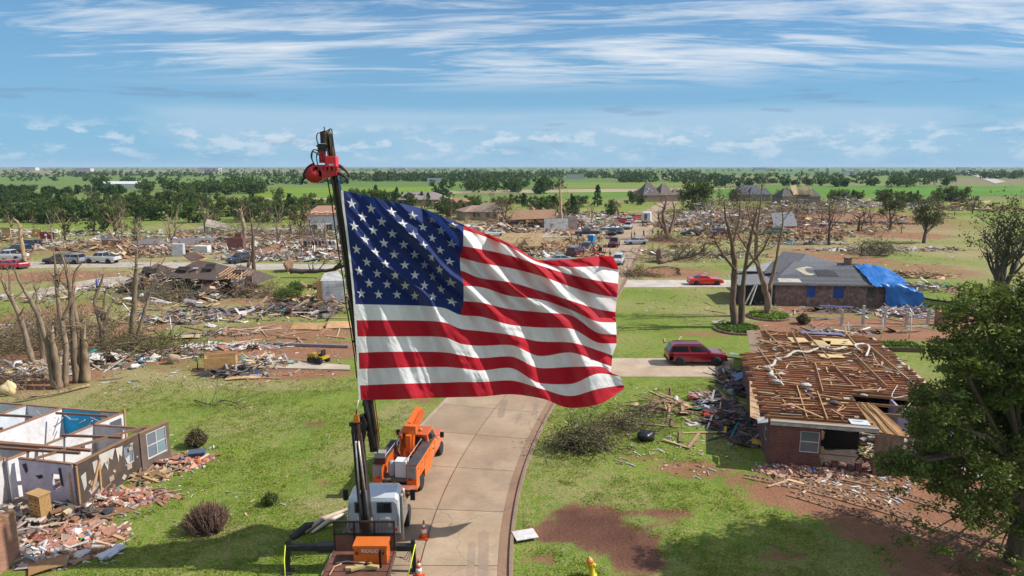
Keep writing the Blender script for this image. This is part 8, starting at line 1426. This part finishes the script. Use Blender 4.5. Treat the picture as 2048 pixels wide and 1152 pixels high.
# curtains of clothes still hanging over the pink rubble
for k in range(9):
    piece('hanging_garment', 'garment hanging in the row above the long pink rubble', 'garment', MB().plate([(-.26, 0, 1.3 + .3 * (k % 3)), (.24, .1, 1.2 + .4 * (k % 2)), (.28, .05, 2.2), (.08, 0, 2.35), (-.1, 0, 2.35), (-.3, .05, 2.15)], .06, rnd.choice([(.22, .04, .045), (.06, .065, .09), (.45, .42, .4), (.14, .17, .24), (.26, .14, .11)])), 612 + k * 7, 507, 0, rnd.uniform(-.5, .5), 'fabric')['group'] = 'garments over the pink rubble'
mb = MB(); mb.bar((0, 0, 2.4), (g(675, 507).x - g(608, 507).x, 0, 2.7), .1, .1, (.2, .15, .12))
for k in range(4): q = (g(675, 507).x - g(608, 507).x) * k / 3; mb.bar((q, 0, 0), (q, 0, 2.4), .1, .1, (.2, .15, .12))
piece('garment_rail', 'standing timber rail holding the hanging garments', 'rail', mb, 608, 507, 0, 0, 'lumber')
# far landmarks
piece('radio_mast', 'thin radio mast on the right horizon', 'mast', MB().tube([(0, 0, 0), (0, 0, 62)], [.9, .7], 6, (.20, .22, .26)).box((0, 0, 48), (6, 2, 3), (.2, .22, .26)), 1652, 334.6, 0, 0, 'steel')
for i, (x, y, w_, h_) in enumerate([(1298, 338, 40, 8), (420, 344, 60, 9), (170, 345, 40, 9), (1925, 342, 40, 10), (1700, 352, 22, 7), (800, 341, 50, 8), (870, 367, 14, 4), (1150, 358, 22, 5), (60, 341, 60, 10), (1520, 341, 50, 9)]):
    piece('farm_building', ('pale farm building under the middle horizon', 'pale farm building left of the crane on the plain', 'pale sheds at the left plain', 'farm sheds beside the highway', 'small shed in the right fields', 'pale shed above the flag canton on the plain', 'white shed at the middle wood', 'pinkish barn right of the middle wood', 'pale sheds at the far left horizon', 'pale building at the right horizon')[i], 'building', MB().box((0, 0, h_ / 2), (w_, w_ * .4, h_), (.58, .58, .58)).prism([(-w_ / 2, -w_ * .2), (w_ / 2, -w_ * .2), (w_ / 2, w_ * .2), (-w_ / 2, w_ * .2)], h_ + .05, h_ * 1.25, (.45, .47, .5)), x, y)

# machine tracks pressed into the red dirt
def track(pts, w_, seed):
    r = random.Random(seed); P = [g(*p) for p in pts]; mb = MB(); s_ = 0
    for i in range(len(P) - 1):
        d = (P[i + 1] - P[i]); n = int(d.length / .24); d.normalize(); nrm = Vector((-d.y, d.x, 0)); ang = math.atan2(d.y, d.x)
        for k in range(n):
            c = P[i] + d * (k * .24 + r.uniform(-.02, .02)); cl = jit((.27, .15, .09), .12, r)
            for sd in (-1, 1): mb.box(c + nrm * sd * w_ * .25 + Vector((0, 0, .02)), (.11, w_ * .46, .045), cl, rz=ang + sd * .45)
            if k % 2 == 0:
                for sd in (-1, 1): mb.box(c + nrm * sd * (w_ * .56 + r.uniform(-.04, .04)) + Vector((0, 0, .02)), (.6, .12, .06), jit((.26, .145, .09), .12, r), rz=ang + r.uniform(-.15, .15))
    o = mb.build('tyre_track', 'rubble'); o['kind'] = 'structure'
track([(1600, 965), (1680, 985), (1760, 1010), (1860, 1050), (1960, 1085), (2060, 1120)], .5, 1); track([(1590, 990), (1690, 1020), (1780, 1050), (1880, 1085), (1990, 1130)], .5, 2); track([(1640, 950), (1740, 972), (1850, 1005), (1960, 1040), (2060, 1075)], .5, 3); track([(1500, 955), (1600, 975), (1700, 1003), (1800, 1030), (1900, 1070)], .35, 4)

# wreckage spread thinly between the heaps, and more snapped trees
def spread(label, P, n, seed, pal):
    r = random.Random(seed); mb = MB(); xs = [p[0] for p in P]; ys = [p[1] for p in P]; k = 0
    while k < n:
        x, y = r.uniform(min(xs), max(xs)), r.uniform(min(ys), max(ys))
        if not inpoly(x, y, P): continue
        c = g(x, y); k += 1
        if mnoise.noise((c.x * .07, c.y * .035, seed)) < -.05 or abs(c.x - np.interp(c.y, RC[:, 1], RC[:, 0])) < 4.6: continue
        for q in range(r.randint(3, 8)):
            p = (c.x + r.gauss(0, 1.3), c.y + r.gauss(0, 1.3), abs(r.gauss(0, .35)) + .05); m = rot_rand(r, .35); cl = jit(r.choice(PAL[pal]), .25, r)
            if r.random() < .6: mb.box(p, (r.uniform(.8, 3.2), r.uniform(.1, .3), .07), cl, rot=m)
            else: s_ = r.uniform(.25, .9); mb.box(p, (s_ * 1.5, s_, s_ * r.uniform(.1, .6)), cl, rot=m)
    mb.v = [(a_, b_, max(.012, z)) for a_, b_, z in mb.v]; o = mb.build('wreckage', 'rubble'); o['kind'] = 'stuff'; tag(o, label, 'rubble')
spread('thin spread of wreckage across the left middle distance', [(0, 462), (690, 462), (700, 520), (0, 515)], 340, 1, 'mixed'); spread('thin spread of wreckage round the far road', [(880, 432), (1330, 425), (1330, 480), (1240, 520), (960, 500)], 340, 2, 'lumber'); spread('thin spread of wreckage across the right middle distance', [(1310, 425), (1960, 412), (1900, 440), (1700, 480), (1330, 500)], 430, 3, 'lumber'); spread('thin spread of wreckage on the yards before the brown roof', [(180, 560), (690, 555), (690, 640), (300, 650)], 40, 4, 'mixed')
r5 = random.Random(99)
for i in range(30):
    x, y = (r5.uniform(0, 690), r5.uniform(462, 500)) if i < 14 else ((r5.uniform(900, 1220), r5.uniform(430, 470)) if i < 19 else (r5.uniform(1350, 1900), r5.uniform(420, 470)))
    auto_tree(('snapped bare tree among the left wreckage', 'snapped bare tree among the central wreckage', 'snapped bare tree among the right wreckage')[0 if i < 14 else (1 if i < 19 else 2)], x, y, r5.uniform(4, 7.5), r5.uniform(.18, .3), 2, .6, None, jit((.26, .19, .13), .3, r5), 200 + i, (r5.uniform(-.3, .3), 0), 1, 4, name='snapped_tree', group='snapped trees among the ' + ('left', 'central', 'right')[0 if i < 14 else (1 if i < 19 else 2)] + ' wreckage', broken=.4)
# ------------------------------------------------------------------ the air over the plain
def haze():
    m = bpy.data.materials.new('haze'); m.use_nodes = True; nt = m.node_tree; nt.nodes.clear()
    out = nt.nodes.new('ShaderNodeOutputMaterial'); v = nt.nodes.new('ShaderNodeVolumePrincipled'); v.inputs['Density'].default_value = HAZE; v.inputs['Color'].default_value = (.58, .80, 1.0, 1); v.inputs['Density Attribute'].default_value = ''; v.inputs['Color Attribute'].default_value = ''; v.inputs['Temperature Attribute'].default_value = ''; v.inputs['Anisotropy'].default_value = 0.0
    nt.links.new(v.outputs[0], out.inputs['Volume']); MATS['haze'] = m
    o = MB().box((0, 0, 32.5), (61000, 61000, 67), (1, 1, 1)).build('haze', 'haze'); o['kind'] = 'stuff'; tag(o, 'thin pale blue haze over the plain', 'haze')
HAZE = 7.5e-5
haze()
